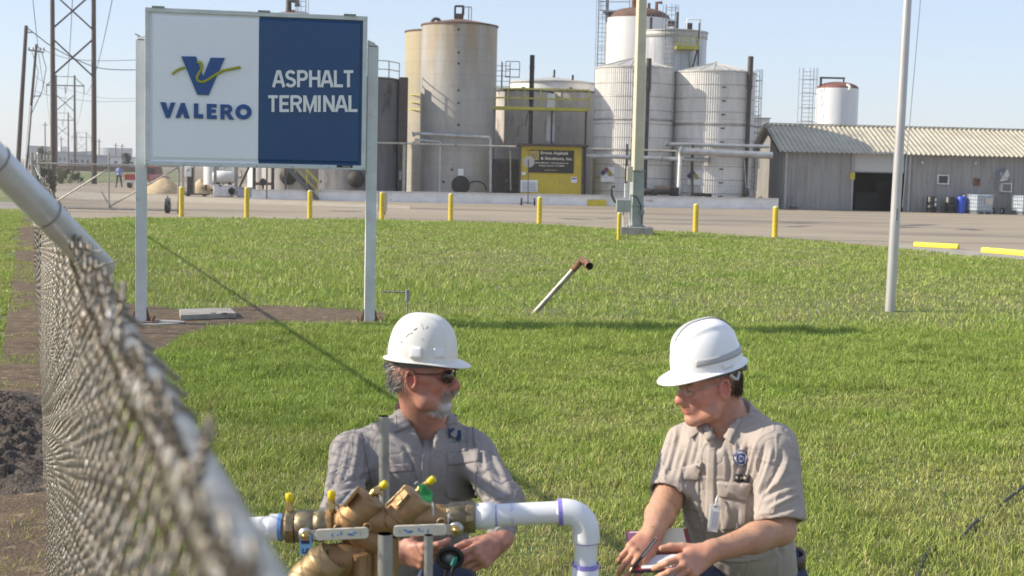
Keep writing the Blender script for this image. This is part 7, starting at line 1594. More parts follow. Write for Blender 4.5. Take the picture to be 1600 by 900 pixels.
# ================================================================ RIGHT MAN
GZR = 0.24
manR = empty('person', 'kneeling man in clean white hard hat and tan short sleeve shirt writing in a notebook', 'person', (P(1160, 900, 4.5).x, 4.5, GZR))
OR = A(1107, 594, 4.34); ya, pa = R(21), R(13); RR = frame((-math.cos(ya) * math.cos(pa), -math.sin(ya) * math.cos(pa), -math.sin(pa)), (-math.sin(pa) * math.cos(ya), -math.sin(pa) * math.sin(ya) + 0, math.cos(pa)))
NR = A(1142, 664, 4.38); LSh = A(1213, 699, 4.24); RSh = A(1072, 694, 4.46); LEl = A(1220, 828, 4.14); LWr = A(1106, 864, 3.98); REl = A(1040, 786, 4.34); RWr = A(1017, 836, 4.10); PR = A(1172, 905, 4.52); PR[2] = max(PR[2], GZR + .50)
F1 = Field(PR - [.54, .86, .54], PR + [.34, .46, .96], .0034)
head(F1, OR, RR, NR, jowl=.005, nose=1.22)
for a, b, ra, rb in ((NR, RSh, .055, .050), (NR, LSh, .055, .050), (RSh, REl, .050, .046), (LSh, LEl, .052, .043), (REl, REl * .6 + RWr * .4, .046, .044), (REl * .6 + RWr * .4, RWr, .044, .030), (LEl, LEl * .65 + LWr * .35, .043, .043), (LEl * .65 + LWr * .35, LWr, .043, .029)): F1.cap(a, b, ra, rb, .02)
CR = (LSh + RSh) / 2; F1.cap(CR + [.02, .05, -.05], PR, .085, .10, .05); F1.cap(NR + [0, .01, 0], CR + [0, .04, -.04], .058, .06, .03)
hand(F1, LWr, A(1060, 893, 3.90) - LWr, (-.8, -.1, .6), False, ((.25, .75, .45), (.35, .8, .5), (.45, .85, .5), (.6, .9, .5)), .11, (.78, .25), sc=1.04)
hand(F1, RWr, A(991, 871, 4.02) - RWr, (.75, -.25, -.45), True, ((.55, .6, .4), (.45, .6, .4), (.5, .7, .4), (.6, .8, .5)), .10, (.45, .45), sc=1.02)
fwR = np.array([-.45, -.89, 0.0]); sdR = np.array([.89, -.45, 0])
lg = legs(F1, PR + sdR * .09 + [0, 0, -.02], PR - sdR * .09 + [0, 0, -.02], fwR, 'R', GZR, 1.05)
for k_, (hp, kn, an, heel, toe) in lg.items(): F1.cap(heel, toe, .035, .035, .02); F1.cap(an, heel, .035, .03, .02)
p, q = F1.mesh(); p, q = largest(p, q)
c = head_cols(p, OR, RR, (.50, .27, .19), (.58, .19, .15), (.50, .17, .14), (.14, .08, .05)); arm_ = np.linalg.norm(p - OR, axis=1) > .24
c[arm_] = (np.array([.52, .29, .19])[None] * (.84 + .32 * (n3(p[arm_], .010) * .4 + n3(p[arm_], .03) * .6))[:, None])
hz = (np.minimum(np.linalg.norm(p - RWr, axis=1), np.linalg.norm(p - LWr, axis=1)) < .16) & (p[:, 2] < RWr[2] + .01); c[hz] = c[hz] * [1.02, .90, .92]
bodyR = fmesh('body', p, q, skin_m, manR, c); bvR = bvh_of(p, q); del F1
nv_ = normals(p, q); mL, mR = (LEl + LWr) / 2, (REl + RWr) / 2; dL_ = np.linalg.norm(p - mL, axis=1); dR_ = np.linalg.norm(p - mR, axis=1); ai = np.where((np.minimum(dL_, dR_) < .14))[0]
ai = np.random.default_rng(2).choice(ai, min(5200, len(ai)), replace=False); fd_ = np.where((dL_[ai] < dR_[ai])[:, None], (LWr - LEl)[None], (RWr - REl)[None]); fd_ = fd_ / np.linalg.norm(fd_, axis=1)[:, None]
strands('arm_hair', p[ai], nv_[ai] * .35 + fd_ * .8, .014, .00028, [(.20, .11, .05), (.34, .22, .12)], 33, hair_m, manR, .2, .35, 2)
shirtR_m = mat('tan_shirt', (.40, .350, .315), .8, c2=(.365, .318, .287), nscale=14, bump=.3, bscale=420, bdist=.0012, spec=.25)
FS = Field(np.array([REl[0] - .12, 3.92, PR[2] - .02]), np.array([LEl[0] + .16, 4.90, NR[2] + .10]), .0033)
up = (NR - PR); up /= np.linalg.norm(up); TR_ = frame((-.42, -.90, .12), up)
for t, rx, ry, fo in ((.10, .140, .165, .035), (.26, .148, .168, .050), (.44, .142, .165, .045), (.62, .135, .172, .03), (.80, .118, .175, .0), (.96, .105, .155, .005)):
    FS.ell(PR * (1 - t) + CR * t + TR_[:, 0] * fo, (rx, ry, .12), TR_, .05)
FS.cap(RSh + [.02, 0, 0], NR + [-.03, .01, .022], .060, .044, .04); FS.cap(LSh + [-.02, 0, 0], NR + [.03, .01, .025], .066, .044, .04)
FS.cap(LSh, LSh * .18 + LEl * .82, .068, .078, .035); FS.cap(RSh, RSh * .22 + REl * .78, .066, .066, .03)
eL = LEl - LSh; eL /= np.linalg.norm(eL); eR = REl - RSh; eR /= np.linalg.norm(eR); cL = LSh * .10 + LEl * .90; cR = RSh * .16 + REl * .84
for cc, ee in ((cL, eL), (cR, eR)):
    FS.put(lambda x, y, z: np.maximum(-((x - cc[0]) * ee[0] + (y - cc[1]) * ee[1] + (z - cc[2]) * ee[2]), np.sqrt((x - cc[0]) ** 2 + (y - cc[1]) ** 2 + (z - cc[2]) ** 2) - .11), cc - .12, cc + .12, .003, 'd') if cc is cL else FS.put(lambda x, y, z: np.maximum(-((x - cR[0]) * eR[0] + (y - cR[1]) * eR[1] + (z - cR[2]) * eR[2]), np.sqrt((x - cR[0] - eR[0] * .05) ** 2 + (y - cR[1] - eR[1] * .05) ** 2 + (z - cR[2] - eR[2] * .05) ** 2) - .085), cR - .14, cR + .14, .003, 'd')
FS.cap(LSh * .3 + LEl * .7, LEl + eL * .04, .060, .064, .002, 'd'); FS.cap(RSh * .3 + REl * .7, REl + eR * .03, .053, .056, .002, 'd')
FS.cap(NR + [-.01, -.03, .04], NR + TR_[:, 0] * .12 + [-.01, 0, -.060], .048, .014, .012, 'd')
FS.put(lambda x, y, z: np.maximum(np.sqrt((x - NR[0]) ** 2 + (y - NR[1] + .01) ** 2) - .068, NR[2] - .005 - z), NR - .1, NR + .14, .008, 'd')
p, q = FS.mesh(); p, q = largest(p, q); del FS
n_ = normals(p, q); p = p + n_ * (.006 * (n3(p * [1, 1, .5], .055) - .5) + .003 * (n3(p * [1.2, 1.2, .5], .02) - .5) + crease(p + 7))[:, None]
p = folds(p, q, [
    ([(1067, 648), (1062, 680), (1052, 715), (1045, 745)], .008, .006), ([(1080, 655), (1078, 690), (1066, 730), (1060, 755)], .007, -.006), ([(1053, 670), (1046, 700), (1036, 735)], .007, .005), ([(1092, 672), (1090, 700), (1082, 730)], .006, .004),
    ([(1168, 690), (1165, 710), (1162, 735), (1155, 760)], .006, .007), ([(1180, 692), (1176, 715), (1168, 745)], .007, -.006), ([(1195, 692), (1188, 720), (1178, 750), (1172, 775)], .007, .008), ([(1207, 696), (1202, 722), (1192, 752), (1184, 775)], .006, -.007), ([(1222, 700), (1215, 728), (1203, 752), (1190, 775)], .007, .009), ([(1232, 710), (1226, 735), (1212, 760)], .006, -.006),
    ([(1190, 780), (1205, 770), (1222, 762), (1245, 755)], .007, .007), ([(1200, 796), (1222, 784), (1248, 772)], .006, -.006), ([(1196, 808), (1220, 800), (1245, 790)], .006, .004), ([(1244, 700), (1250, 740), (1254, 780)], .008, .004),
    ([(1135, 700), (1140, 730), (1137, 760)], .006, .005), ([(1148, 690), (1150, 712), (1145, 730)], .005, -.004), ([(1064, 780), (1075, 810), (1088, 835)], .007, .005), ([(1082, 770), (1092, 800), (1100, 830)], .006, -.005), ([(1142, 790), (1136, 815), (1130, 835)], .006, -.005), ([(1154, 790), (1150, 815), (1142, 838)], .006, .005),
    ([(1175, 790), (1178, 820), (1172, 850)], .008, .005), ([(1100, 860), (1130, 868), (1170, 866), (1215, 858)], .006, .005), ([(1110, 870), (1150, 877), (1195, 872)], .005, -.004), ([(1165, 640), (1190, 650), (1215, 665)], .009, .003), ([(1026, 745), (1040, 758), (1056, 762)], .006, .005), ([(1200, 815), (1215, 850), (1222, 868)], .008, .005)])
shirtR = fmesh('shirt', p, q, shirtR_m, manR); bsR = bvh_of(p, q)
qr = lambda nm, c4, n=10, m=10, off=.001, th=.003, mt=shirtR_m, par=shirtR, bl=0.0: qpatch(nm, bsR, c4, n, m, off, th, mt, par, bl)
collar('collar', NR + [-.020, -.014, .060], TR_, .069, .106, .040, .098, shirtR_m, shirtR, -2.25, 2.2, .020, .0, .0)
qr('collar_flap', [(1155, 634), (1166, 640), (1142, 693), (1120, 675)], 8, 12, .007, .004, bl=.003); qr('collar_flap', [(1095, 657), (1106, 659), (1115, 684), (1106, 690)], 6, 6, .006, .004); qr('placket', [(1106, 700), (1118, 700), (1116, 862), (1100, 862)], 4, 50, .0005, .003)
qr('pocket', [(1070, 745), (1093, 745), (1093, 800), (1068, 795)], 8, 14, .0008, .0025); qr('pocket_flap', [(1066, 730), (1098, 722), (1093, 750), (1067, 750)], 10, 8, .005, .003, bl=.004)
qr('pocket', [(1123, 770), (1168, 773), (1166, 828), (1128, 828)], 12, 16, .0008, .0025); qr('pocket_flap', [(1121, 752), (1174, 754), (1166, 783), (1124, 775)], 14, 8, .006, .003, bl=.006)
for py in (705, 735, 762, 800):
    h = cast(bsR, 1110.5, py)
    if h: q_ = M(); q_.lathe([(.0055, 0), (.0055, .003), (.001, .0035)], h[0] + h[1] * .004, 12, ax=h[1]); setpar(q_.build('button', mat('tan_button', (.42, .37, .33), .4)), shirtR)
# sleeve hems
def hem(c0, ax, r, mt, parent, h_=.022, wob=0):
    ax = Vector(tuple(ax)); rot = ax.to_track_quat('Z', 'Y').to_matrix(); q_ = M(); n = 48; vs = []
    for z in (-h_, -h_ * .5, .001):
        for k in range(n): a = 2 * PI * k / n; rr = r + .003 * math.sin(3 * a + wob) + .0015 * math.sin(9 * a); vs.append(Vector(tuple(c0)) + rot @ Vector((rr * math.cos(a), rr * math.sin(a), z)))
    q_.add(vs, [[j * n + k, j * n + (k + 1) % n, (j + 1) * n + (k + 1) % n, (j + 1) * n + k] for j in range(2) for k in range(n)], True); o = q_.build('sleeve_hem', mt); setpar(o, parent); so = o.modifiers.new('s', 'SOLIDIFY'); so.thickness = .004; so.offset = 1
# round seal, name patch, badge
whp = mat('seal_white', (.62, .60, .60), .7); nv2 = mat('seal_blue', (.03, .07, .26), .7)
def disc_on(bv, cx, cy, rx, ry, mt, parent, name, off, r0=0.0, n=28, pts=None, tilt=0.0):
    q_ = M(); vs = []; ring = []
    P2 = pts if pts else [(math.cos(2 * PI * k / n), math.sin(2 * PI * k / n)) for k in range(n)]
    def hit(u, v): 
        h = cast(bv, cx + rx * u + tilt * v * rx, cy + ry * v); h = h or (bv.find_nearest(CAM + ray(cx, cy).normalized() * 4.3)); nn = h[1] if h[1].dot(CAM - h[0]) > 0 else -h[1]; return h[0] + nn * off
    m = len(P2)
    if r0 > 0:
        vs = [hit(u, v) for u, v in P2] + [hit(u * r0, v * r0) for u, v in P2]; q_.add(vs, [[k, (k + 1) % m, m + (k + 1) % m, m + k] for k in range(m)], True)
    else:
        vs = [hit(u, v) for u, v in P2] + [hit(u * .5, v * .5) for u, v in P2] + [hit(0, 0)]; q_.add(vs, [[k, (k + 1) % m, m + (k + 1) % m, m + k] for k in range(m)] + [[m + k, m + (k + 1) % m, 2 * m] for k in range(m)], True)
    o = q_.build(name, mt); setpar(o, parent); so = o.modifiers.new('s', 'SOLIDIFY'); so.thickness = .0008; so.offset = 0
disc_on(bsR, 1157.5, 716, 11.5, 13, whp, shirtR, 'emblem', .0030); disc_on(bsR, 1157.5, 716, 11.3, 12.8, nv2, shirtR, 'emblem_ring', .0040, .93); disc_on(bsR, 1157.5, 716, 7.6, 8.8, nv2, shirtR, 'emblem_ring', .0040, .60)
star = [(math.cos(-PI / 2 + k * PI / 5) * (1 if k % 2 == 0 else .42), math.sin(-PI / 2 + k * PI / 5) * (1 if k % 2 == 0 else .42)) for k in range(10)]
disc_on(bsR, 1157.5, 716, 3.4, 3.9, nv2, shirtR, 'emblem_star', .0042, pts=star)
for k in range(20):
    a = 2 * PI * k / 20; disc_on(bsR, 1157.5 + 9.5 * math.cos(a), 716 + 10.8 * math.sin(a), .55, .7, nv2, shirtR, 'emblem_letter', .0042, n=6)
qr('name_patch', [(1147.5, 740), (1172, 742), (1171.5, 752), (1147, 750.5)], 8, 4, .006, .002, mat('dark_patch', (.05, .045, .045), .8)); 
for k in range(5): qr('patch_stitching', [(1151 + k * 3.6, 743.2 + k * .3), (1153.4 + k * 3.6, 743.5 + k * .3), (1153.2 + k * 3.6, 747 + k * .3), (1150.8 + k * 3.6, 746.6 + k * .3)], 1, 1, .0085, .001, mat('patch_thread', (.42, .38, .35), .8))
h = cast(bsR, 1117, 786); hb = cast(bsR, 1114, 810)
bp = A(1115.5, 810, float(min(h[0].y, hb[0].y)) - .035)
q_ = M(); q_.box(tuple(bp), (.032, .0022, .083), Matrix.Rotation(R(7), 3, 'Y') @ Matrix.Rotation(R(-10), 3, 'X')); bo = q_.build('id_badge', mat('badge_white', (.72, .74, .76), .25), bevel=.002); setpar(bo, shirtR)
q_ = M(); Rm = Matrix.Rotation(R(7), 3, 'Y') @ Matrix.Rotation(R(-10), 3, 'X')
for k in range(4): q_.box(Vector(tuple(bp)) + Rm @ Vector((-.009 + k * .006, -.0018, -.004 + .002 * (k % 2))), (.0013, .0008, .055 - .008 * (k % 2)), Rm)
setpar(q_.build('printed_line', mat('badge_print', (.25, .28, .34), .6)), bo)
q_ = M(); q_.box(Vector(tuple(bp)) + Rm @ Vector((0, -.0018, .036)), (.009, .0015, .003), Rm); setpar(q_.build('slot', blackm), bo)
q_ = M(); q_.tube([Vector(tuple(bp)) + Rm @ Vector((0, 0, .040)), Vector(tuple(bp)) + Rm @ Vector((0, -.001, .055)), Vector(tuple(bp)) + Rm @ Vector((.004, .004, .068))], .0035, 8); setpar(q_.build('badge_clip', mat('clear_clip', (.55, .56, .58), .25)), bo)
hat, dome, hw_ = helmet(manR, OR, RR, cleanhat, a=.116, b=.104, H=.140, zb=.046, style=1, bill=.044)
refl = mat('grey_reflective', (.42, .42, .43), .5)
on_dome('reflective_stripe', dome, hw_, R(48), R(160), .17, .31, .0010, refl, hat, 30, 3); on_dome('reflective_stripe', dome, hw_, R(-160), R(-48), .17, .31, .0010, refl, hat, 30, 3)
# crown stripe running front to back
q_ = M(); vs = []
for k in range(41):
    s_ = k / 40 * (PI - 1.5) + .75; ph = 0 if s_ < PI / 2 else PI; t = s_ if s_ < PI / 2 else PI - s_
    x, y, z = dome(ph, min(t, PI / 2 - .001)); 
    for yy in (-.011, .011): vs.append(hw_(x * 1.006, yy, z + .0012))
q_.add(vs, [[2 * i, 2 * i + 1, 2 * i + 3, 2 * i + 2] for i in range(40)], True); setpar(q_.build('crown_stripe', refl), hat)
on_dome('accessory_slot', dome, hw_, PI / 2 - .02, PI / 2 + .30, .02, .10, .004, cleanhat, hat, 6, 3)
HR = lambda x, y, z: Vector(tuple(OR + RR @ np.array([x, y, z])))
q_ = M(); 
for s_ in (-1, 1): q_.tube([HR(-.030, s_ * .088, .024), HR(-.045, s_ * .086, .006), HR(-.058, s_ * .078, .000), HR(-.070, s_ * .074, .020)], .0060, 8)
setpar(q_.build('ratchet_strap', mat('pale_strap', (.50, .52, .52), .5)), hat)
wire_f = mat('thin_silver_frame', (.50, .48, .45), .3, .8)
q_ = M(); q_.tube([HR(.1035, -.014, .000), HR(.107, 0, .004), HR(.1035, .014, .000)], .0011, 6)
for s_ in (-1, 1): q_.tube([HR(.092, s_ * .054, .004), HR(.080, s_ * .067, .004), HR(.03, s_ * .078, .002), HR(-.012, s_ * .081, .001), HR(-.024, s_ * .080, -.012)], .0009, 6)
gR = q_.build('eyeglasses', wire_f); setpar(gR, manR)
cg = bpy.data.materials.new('clear_lens'); cg.use_nodes = True; t_ = cg.node_tree; g1 = t_.nodes.new('ShaderNodeBsdfTransparent'); g2 = t_.nodes.new('ShaderNodeBsdfGlossy'); g2.inputs['Roughness'].default_value = .03; m_ = t_.nodes.new('ShaderNodeMixShader'); m_.inputs[0].default_value = .10
t_.links.new(g1.outputs[0], m_.inputs[1]); t_.links.new(g2.outputs[0], m_.inputs[2]); t_.links.new(m_.outputs[0], t_.nodes['Material Output'].inputs[0])
for s_ in (-1, 1): rim = lens(HR, s_, cg, gR, .021, .015, .100, .033, -.004); q_ = M(); q_.tube(rim + rim[:1], .0008, 6); setpar(q_.build('rim', wire_f), gR)
for s_ in (-1, 1):
    q_ = M(); q_.tube([HR(.0870, s_ * .018, -.006), HR(.0885, s_ * .030, -.0085), HR(.0835, s_ * .043, -.006)], .0010, 6); setpar(q_.build('eyelash', mat('lash', (.06, .035, .025), .8)), manR)
pt, nr = surf_roots(bvR, RR, OR, lambda x, y, z: z < .06 and z > -.060 and x < .040 and not (x > -.027 and abs(y) > .05 and z < (.012 if x < .006 else -.018)) and (z > -.052 + max(0, (x + .06)) * .6), 5600, 13)
hbrown = [(.055, .032, .022), (.08, .048, .032), (.035, .022, .016)]
strands('hair', pt, nr * .30 - RR[:, 2] * .9 - RR[:, 0] * .25, .022, .0010, hbrown, 15, hair_m, manR, .3, .12)
pt, nr = surf_roots(bvR, RR, OR, lambda x, y, z: x > .06 and .014 < abs(y) < .048 and .012 < z < .024, 420, 29); strands('eyebrow', pt, nr * .4, .009, .0007, [(.08, .045, .03)], 9, hair_m, manR, .1, .5)
trousers('jeans', lg, PR, jean_m, manR, GZR, rad=1.02)
q_ = M(); n = 60; vs = []
for z in (.052, .070, .090):
    for k in range(n): a = 2 * PI * k / n; v = TR_[:, 0] * .150 * math.cos(a) + TR_[:, 1] * .180 * math.sin(a); vs.append(tuple(PR + [v[0], v[1] + .012, z]))
q_.add(vs, [[j * n + k, j * n + (k + 1) % n, (j + 1) * n + (k + 1) % n, (j + 1) * n + k] for j in range(2) for k in range(n)], True); o = q_.build('belt', mat('brown_belt', (.055, .022, .018), .45)); setpar(o, manR); so = o.modifiers.new('s', 'SOLIDIFY'); so.thickness = .006
# ================================================================ things the men hold
def quad3(pts, n, m): return [[(Vector(pts[0]) * (1 - i / n) + Vector(pts[1]) * (i / n)) * (1 - j / m) + (Vector(pts[3]) * (1 - i / n) + Vector(pts[2]) * (i / n)) * (j / m) for i in range(n + 1)] for j in range(m + 1)]
nb0 = [P(981, 828, 4.20), P(1079, 824, 4.20), P(1083, 893, 3.985), P(984, 892, 3.985)]
oc = sum(nb0, Vector()) / 4; ux = (nb0[1] - nb0[0]).normalized(); uy = (nb0[0] - nb0[3]).normalized(); uz = ux.cross(uy).normalized()
Rn = Matrix((ux, uz.cross(ux), uz)).transposed(); wN = (nb0[1] - nb0[0]).length; hN = (nb0[0] - nb0[3]).length
book = empty('notebook', 'open dark red ring binder with a cream note pad held by the right man', 'notebook', oc); book.rotation_euler = Rn.to_euler()
def nbx(x0, x1, y0, y1, z0, z1, nm, mt, par, bev=0.0):
    q_ = M(); q_.box(((x0 + x1) / 2 - .5 * 0, (y0 + y1) / 2, (z0 + z1) / 2), (x1 - x0, y1 - y0, z1 - z0)); return q_.build(nm, mt, par, bevel=bev)
W2, H2 = wN / 2, hN / 2
cv_ = nbx(-W2, W2, -H2, H2, -.006, 0, 'cover', mat('navy_cover', (.02, .022, .06), .45), book, .002); nbx(-W2 + .004, W2 - .004, -H2 + .004, H2 - .005, .0002, .0018, 'lining', mat('maroon_lining', (.22, .03, .035), .6), cv_)
pad = nbx(-W2 + .095, W2 - .016, -.010, H2 - .012, .002, .010, 'note_pad', mat('cream_paper', (.62, .60, .47), .8), book); q_ = M()
for k in range(20): 
    x = -W2 + .080 + k * .0055; q_.tube([(x, -.016, .004), (x, -.019, .011), (x, -.024, .012), (x, -.027, .004)], .0009, 5)
q_.build('spiral_binding', mat('brass_wire', (.55, .42, .2), .35, .8), pad)
nbx(-W2 + .030, W2 - .050, -H2 + .008, -.036, .002, .004, 'white_sheet', mat('white_sheet', (.66, .68, .72), .8), book); nbx(-W2 + .006, -W2 + .075, .020, H2 - .010, .002, .003, 'card', mat('plum_card', (.16, .07, .12), .6), book); nbx(-W2 + .012, -W2 + .055, H2 - .018, H2 - .014, .0032, .0036, 'printed_line', MATS['white_sheet'], book)
pen = empty('pen', 'black pen with brass tip in the right hand of the man in tan', 'pen', P(1006, 866, 3.97)); a = P(1025, 842, 3.995) - pen.location; b = P(988, 888, 3.96) - pen.location
q_ = M(); q_.tube([a, b], [.0052, .0052], 12); q_.build('barrel', mat('pen_black', (.015, .013, .013), .3), pen); q_ = M(); q_.tube([b, b + (b - a) * .05, b + (b - a) * .14], [.0048, .0038, .0008], 12); q_.build('tip', mat('pen_brass', (.45, .30, .16), .3, .8), pen); q_ = M(); q_.tube([a, a + (a - b) * .02], .0048, 10); q_.tube([a + Vector((0, -.006, 0)), a * .4 + b * .6 + Vector((0, -.007, 0))], .0012, 6); q_.build('clip', mat('pen_chrome', (.6, .6, .6), .2, .9), pen)
gk = empty('test_gauge', 'black hose ring with a teal fitting held between the hands of the left man', 'gauge', P(703, 872, 3.985)); gl_ = gk.location
q_ = M(); 
for rr_, rt, dy in ((.034, .0075, 0), (.027, .006, .006), (.021, .004, -.002)): q_.tube([Vector((rr_ * math.cos(t), dy, rr_ * .82 * math.sin(t))) for t in np.linspace(0, 2 * PI, 33)], rt, 10)
q_.build('hose_ring', blackm, gk); q_ = M(); q_.lathe([(.016, 0), (.016, .004), (.001, .005)], (0, .006, .002), 24, ax=(0, -1, .1)); q_.build('dial', mat('dial_grey', (.30, .33, .36), .3), gk)
q_ = M(); q_.tube([Vector((.008, -.016, -.016)), Vector((.014, -.020, -.004)), Vector((.016, -.022, .008))], [.0075, .0085, .006], 8); q_.build('fitting', mat('teal_knob', (.03, .20, .17), .45), gk)
q_ = M(); q_.tube([Vector((-.01, -.01, -.03)), Vector((-.012, -.014, -.07)), Vector((-.03, -.01, -.15)), Vector((-.05, .02, -.30))], .0065, 8); q_.tube([Vector((.012, -.02, -.018)), Vector((.004, -.02, -.05)), Vector((.012, -.01, -.1))], .005, 8); q_.build('test_hose', blackm, gk)
# ================================================================ backflow preventer, PVC pipe, steel stakes
brz = mat('cast_bronze', (.33, .205, .10), .52, .5, c2=(.33, .19, .08), nscale=14, c3=(.47, .33, .18), n3=5, lo3=.5, hi3=.7, bump=.35, bscale=170, bdist=.0025)
brz2 = mat('dull_brass', (.34, .28, .18), .45, .7, c2=(.18, .14, .085), nscale=18, bump=.2, bscale=150, bdist=.002)
pvc = mat('white_pvc', (.76, .77, .80), .35, c2=(.70, .71, .75), nscale=7, c3=(.34, .31, .28), n3=26, lo3=.66, hi3=.74, detail=4)
prim_ = mat('purple_primer', (.22, .17, .62), .4, c2=(.38, .34, .72), nscale=60)
steel = mat('stake_galvanised', (.40, .41, .41), .48, .7, c2=(.25, .25, .24), nscale=22, stretch=(1, 1, .4), c3=(.12, .11, .10), n3=18, lo3=.62, hi3=.7)
dV = 3.72; mV = mpp(dV)
def V_(px, py, dy=0.0): return P(px, py, dV + dy)
bf = empty('backflow_preventer', 'bronze backflow preventer assembly with yellow capped test cocks', 'backflow preventer', V_(600, 900)); bl_ = Vector(bf.location)
def vb(q_, nm, mt, par=None, bev=0.0, **k): 
    q_.v = [tuple(Vector(v) - bl_) for v in q_.v]; o = q_.build(nm, mt, par or bf, bevel=bev, **k)
    return o
def run(q_, segs, n=40, hexn=None):
    """list of (px, py, r px, dy) stations -> surface of revolution along a bent axis"""
    q_.tube([V_(a[0], a[1], a[3] if len(a) > 3 else 0) for a in segs], [a[2] * mV for a in segs], n)
# left inlet: ball valve body, unions
q_ = M(); run(q_, [(446, 823, 24), (449, 823, 27.5), (461, 823, 27.5), (463, 823, 22)], 8); vb(q_, 'hex_union', brz2, bev=.001)
q_ = M(); run(q_, [(460, 823, 21), (464, 823, 25.5), (488, 822, 26), (489, 822, 23.5), (492, 822, 23.5), (493, 822, 25.5), (506, 821, 25.5), (508, 821, 22), (513, 821, 22)]); vb(q_, 'inlet_ball_valve', brz2)
q_ = M(); run(q_, [(511, 821, 20), (512, 821, 25), (521, 820, 25), (522, 820, 19), (530, 820, 19)], 8); vb(q_, 'hex_union', brz, bev=.001)
def barrel(p0, p1, r0, r1, nm, lip=True):
    a = V_(*p0); b = V_(*p1); dd = b - a; L_ = dd.length; q_ = M(); r0 *= mV; r1 *= mV
    pr = [(.001, -.02 * L_), (r0 * .7, 0), (r0 * .93, .06 * L_), (r0, .14 * L_)]
    pr += [(r0 + (r1 - r0) * t, L_ * t) for t in (.3, .5, .7)] + ([(r1 * 1.04, .72 * L_), (r1 * 1.04, .78 * L_), (r1, .80 * L_)] if lip else []) + [(r1, .955 * L_), (r1 * .97, .985 * L_), (r1 * .9, L_), (.001, L_)]
    q_.lathe(pr, a, 52, ax=dd); return vb(q_, nm, brz)
# first barrel: lower-left mouth (525,815) up to flat cap facing upper right
b1 = barrel((540, 830), (579, 777), 32, 28, 'check_body')
b2 = barrel((614, 826), (653, 773), 32, 28, 'check_body')
# cap plates facing up: raised rims and lugs
def ring_at(p0, p1, t, r, w_, nm):
    a = V_(*p0); b = V_(*p1); dd = (b - a); c = a + dd * t; q_ = M(); r *= mV; q_.lathe([(r * .9, -w_), (r, -w_ * .8), (r, w_ * .8), (r * .9, w_)], c, 48, ax=dd); vb(q_, nm, brz)
ring_at((540, 830), (579, 777), .34, 33, .0035, 'body_ring'); ring_at((614, 826), (653, 773), .34, 33, .0035, 'body_ring')
# central trunk between both, and spool
q_ = M(); run(q_, [(520, 822, 19), (530, 820, 22), (550, 818, 24), (585, 816, 25), (615, 814, 24), (650, 812, 24), (680, 811, 24), (700, 811, 22), (712, 811, 19)], 44); vb(q_, 'main_body', brz)
q_ = M(); run(q_, [(548, 826, 24), (562, 836, 28), (580, 842, 27), (598, 850, 20)], 40); run(q_, [(560, 850, 26), (562, 880, 25), (563, 915, 24)], 40); vb(q_, 'relief_chamber', brz)
q_ = M(); run(q_, [(588, 850, 16), (588, 905, 16)], 6); run(q_, [(541, 868, 13, -.02), (541, 905, 13, -.02)], 6); run(q_, [(563, 866, 12.5, -.06), (563, 905, 12, -.06)], 6); vb(q_, 'clamp_lug', brz, bev=.002)
q_ = M(); run(q_, [(606, 838, 17), (607, 872, 17), (606, 905, 16)], 30); vb(q_, 'riser', brz)
# relief valve at lower left (open bell)
a = V_(470, 915, -.10); b = V_(522, 868, -.10); dd = b - a; L_ = dd.length; rr = 30 * mV; q_ = M(); q_.lathe([(rr * .92, 0), (rr, .15 * L_), (rr, .62 * L_), (rr * 1.06, .66 * L_), (rr * 1.06, .74 * L_), (rr * .96, .78 * L_), (rr * .94, .98 * L_), (rr * .84, L_), (rr * .80, .86 * L_), (.001, .82 * L_)], a, 48, ax=dd); vb(q_, 'relief_bell', mat('pale_bronze', (.42, .31, .17), .45, .65, c2=(.32, .22, .11), nscale=10, bump=.3, bscale=150, bdist=.002))
q_ = M(); run(q_, [(512, 876, 26, -.04), (540, 874, 27, -.03), (556, 868, 24, 0)], 36); vb(q_, 'relief_neck', brz)
# right outlet ball valve and hex
q_ = M(); run(q_, [(696, 812, 19), (700, 812, 22), (704, 810, 22), (707, 809, 24.5), (728, 808, 24.5), (729, 808, 22.5), (731, 808, 22.5), (732, 808, 24.5)]); vb(q_, 'outlet_ball_valve', brz2)
q_ = M(); run(q_, [(728, 808, 25), (730, 808, 26.5), (741, 807, 26.5), (743, 807, 22)], 8); vb(q_, 'hex_union', brz2, bev=.001)
q_ = M(); run(q_, [(700, 812, 24), (703, 812, 24)], 30); vb(q_, 'tie_strap', wht)
# raised casting marks on right body
q_ = M()
for (x0, y0, x1, y1, r) in ((603, 789, 634, 759, 1.6), (622, 795, 636, 780, 1.4), (630, 781, 638, 771, 3.0), (622, 790, 629, 782, 3.6)): q_.tube([V_(x0, y0, -.047), V_(x1, y1, -.047)], r * mV, 8)
vb(q_, 'cast_mark', MATS['pale_bronze'])
q_ = M(); a = V_(536, 787, -.047); b = V_(555, 765, -.047); q_.bar(a, b, .020, .008, up=(.6, 0, .6)); vb(q_, 'name_plate', mat('plate_grey', (.48, .52, .56), .3, .4), bev=.002)
q_ = M(); q_.bar(a + Vector((.004, .004, -.006)), b + Vector((.010, .004, .006)), .032, .01, up=(.6, 0, .6)); vb(q_, 'plate_boss', brz, bev=.002)
# small round plugs
for (x, y) in ((529, 826), (574, 824), (690, 816)):
    q_ = M(); q_.lathe([(.014, 0), (.014, .006), (.008, .008), (.007, .003), (.001, .003)], V_(x, y, -.044), 20, ax=(0, -1, 0)); vb(q_, 'plug', brz)
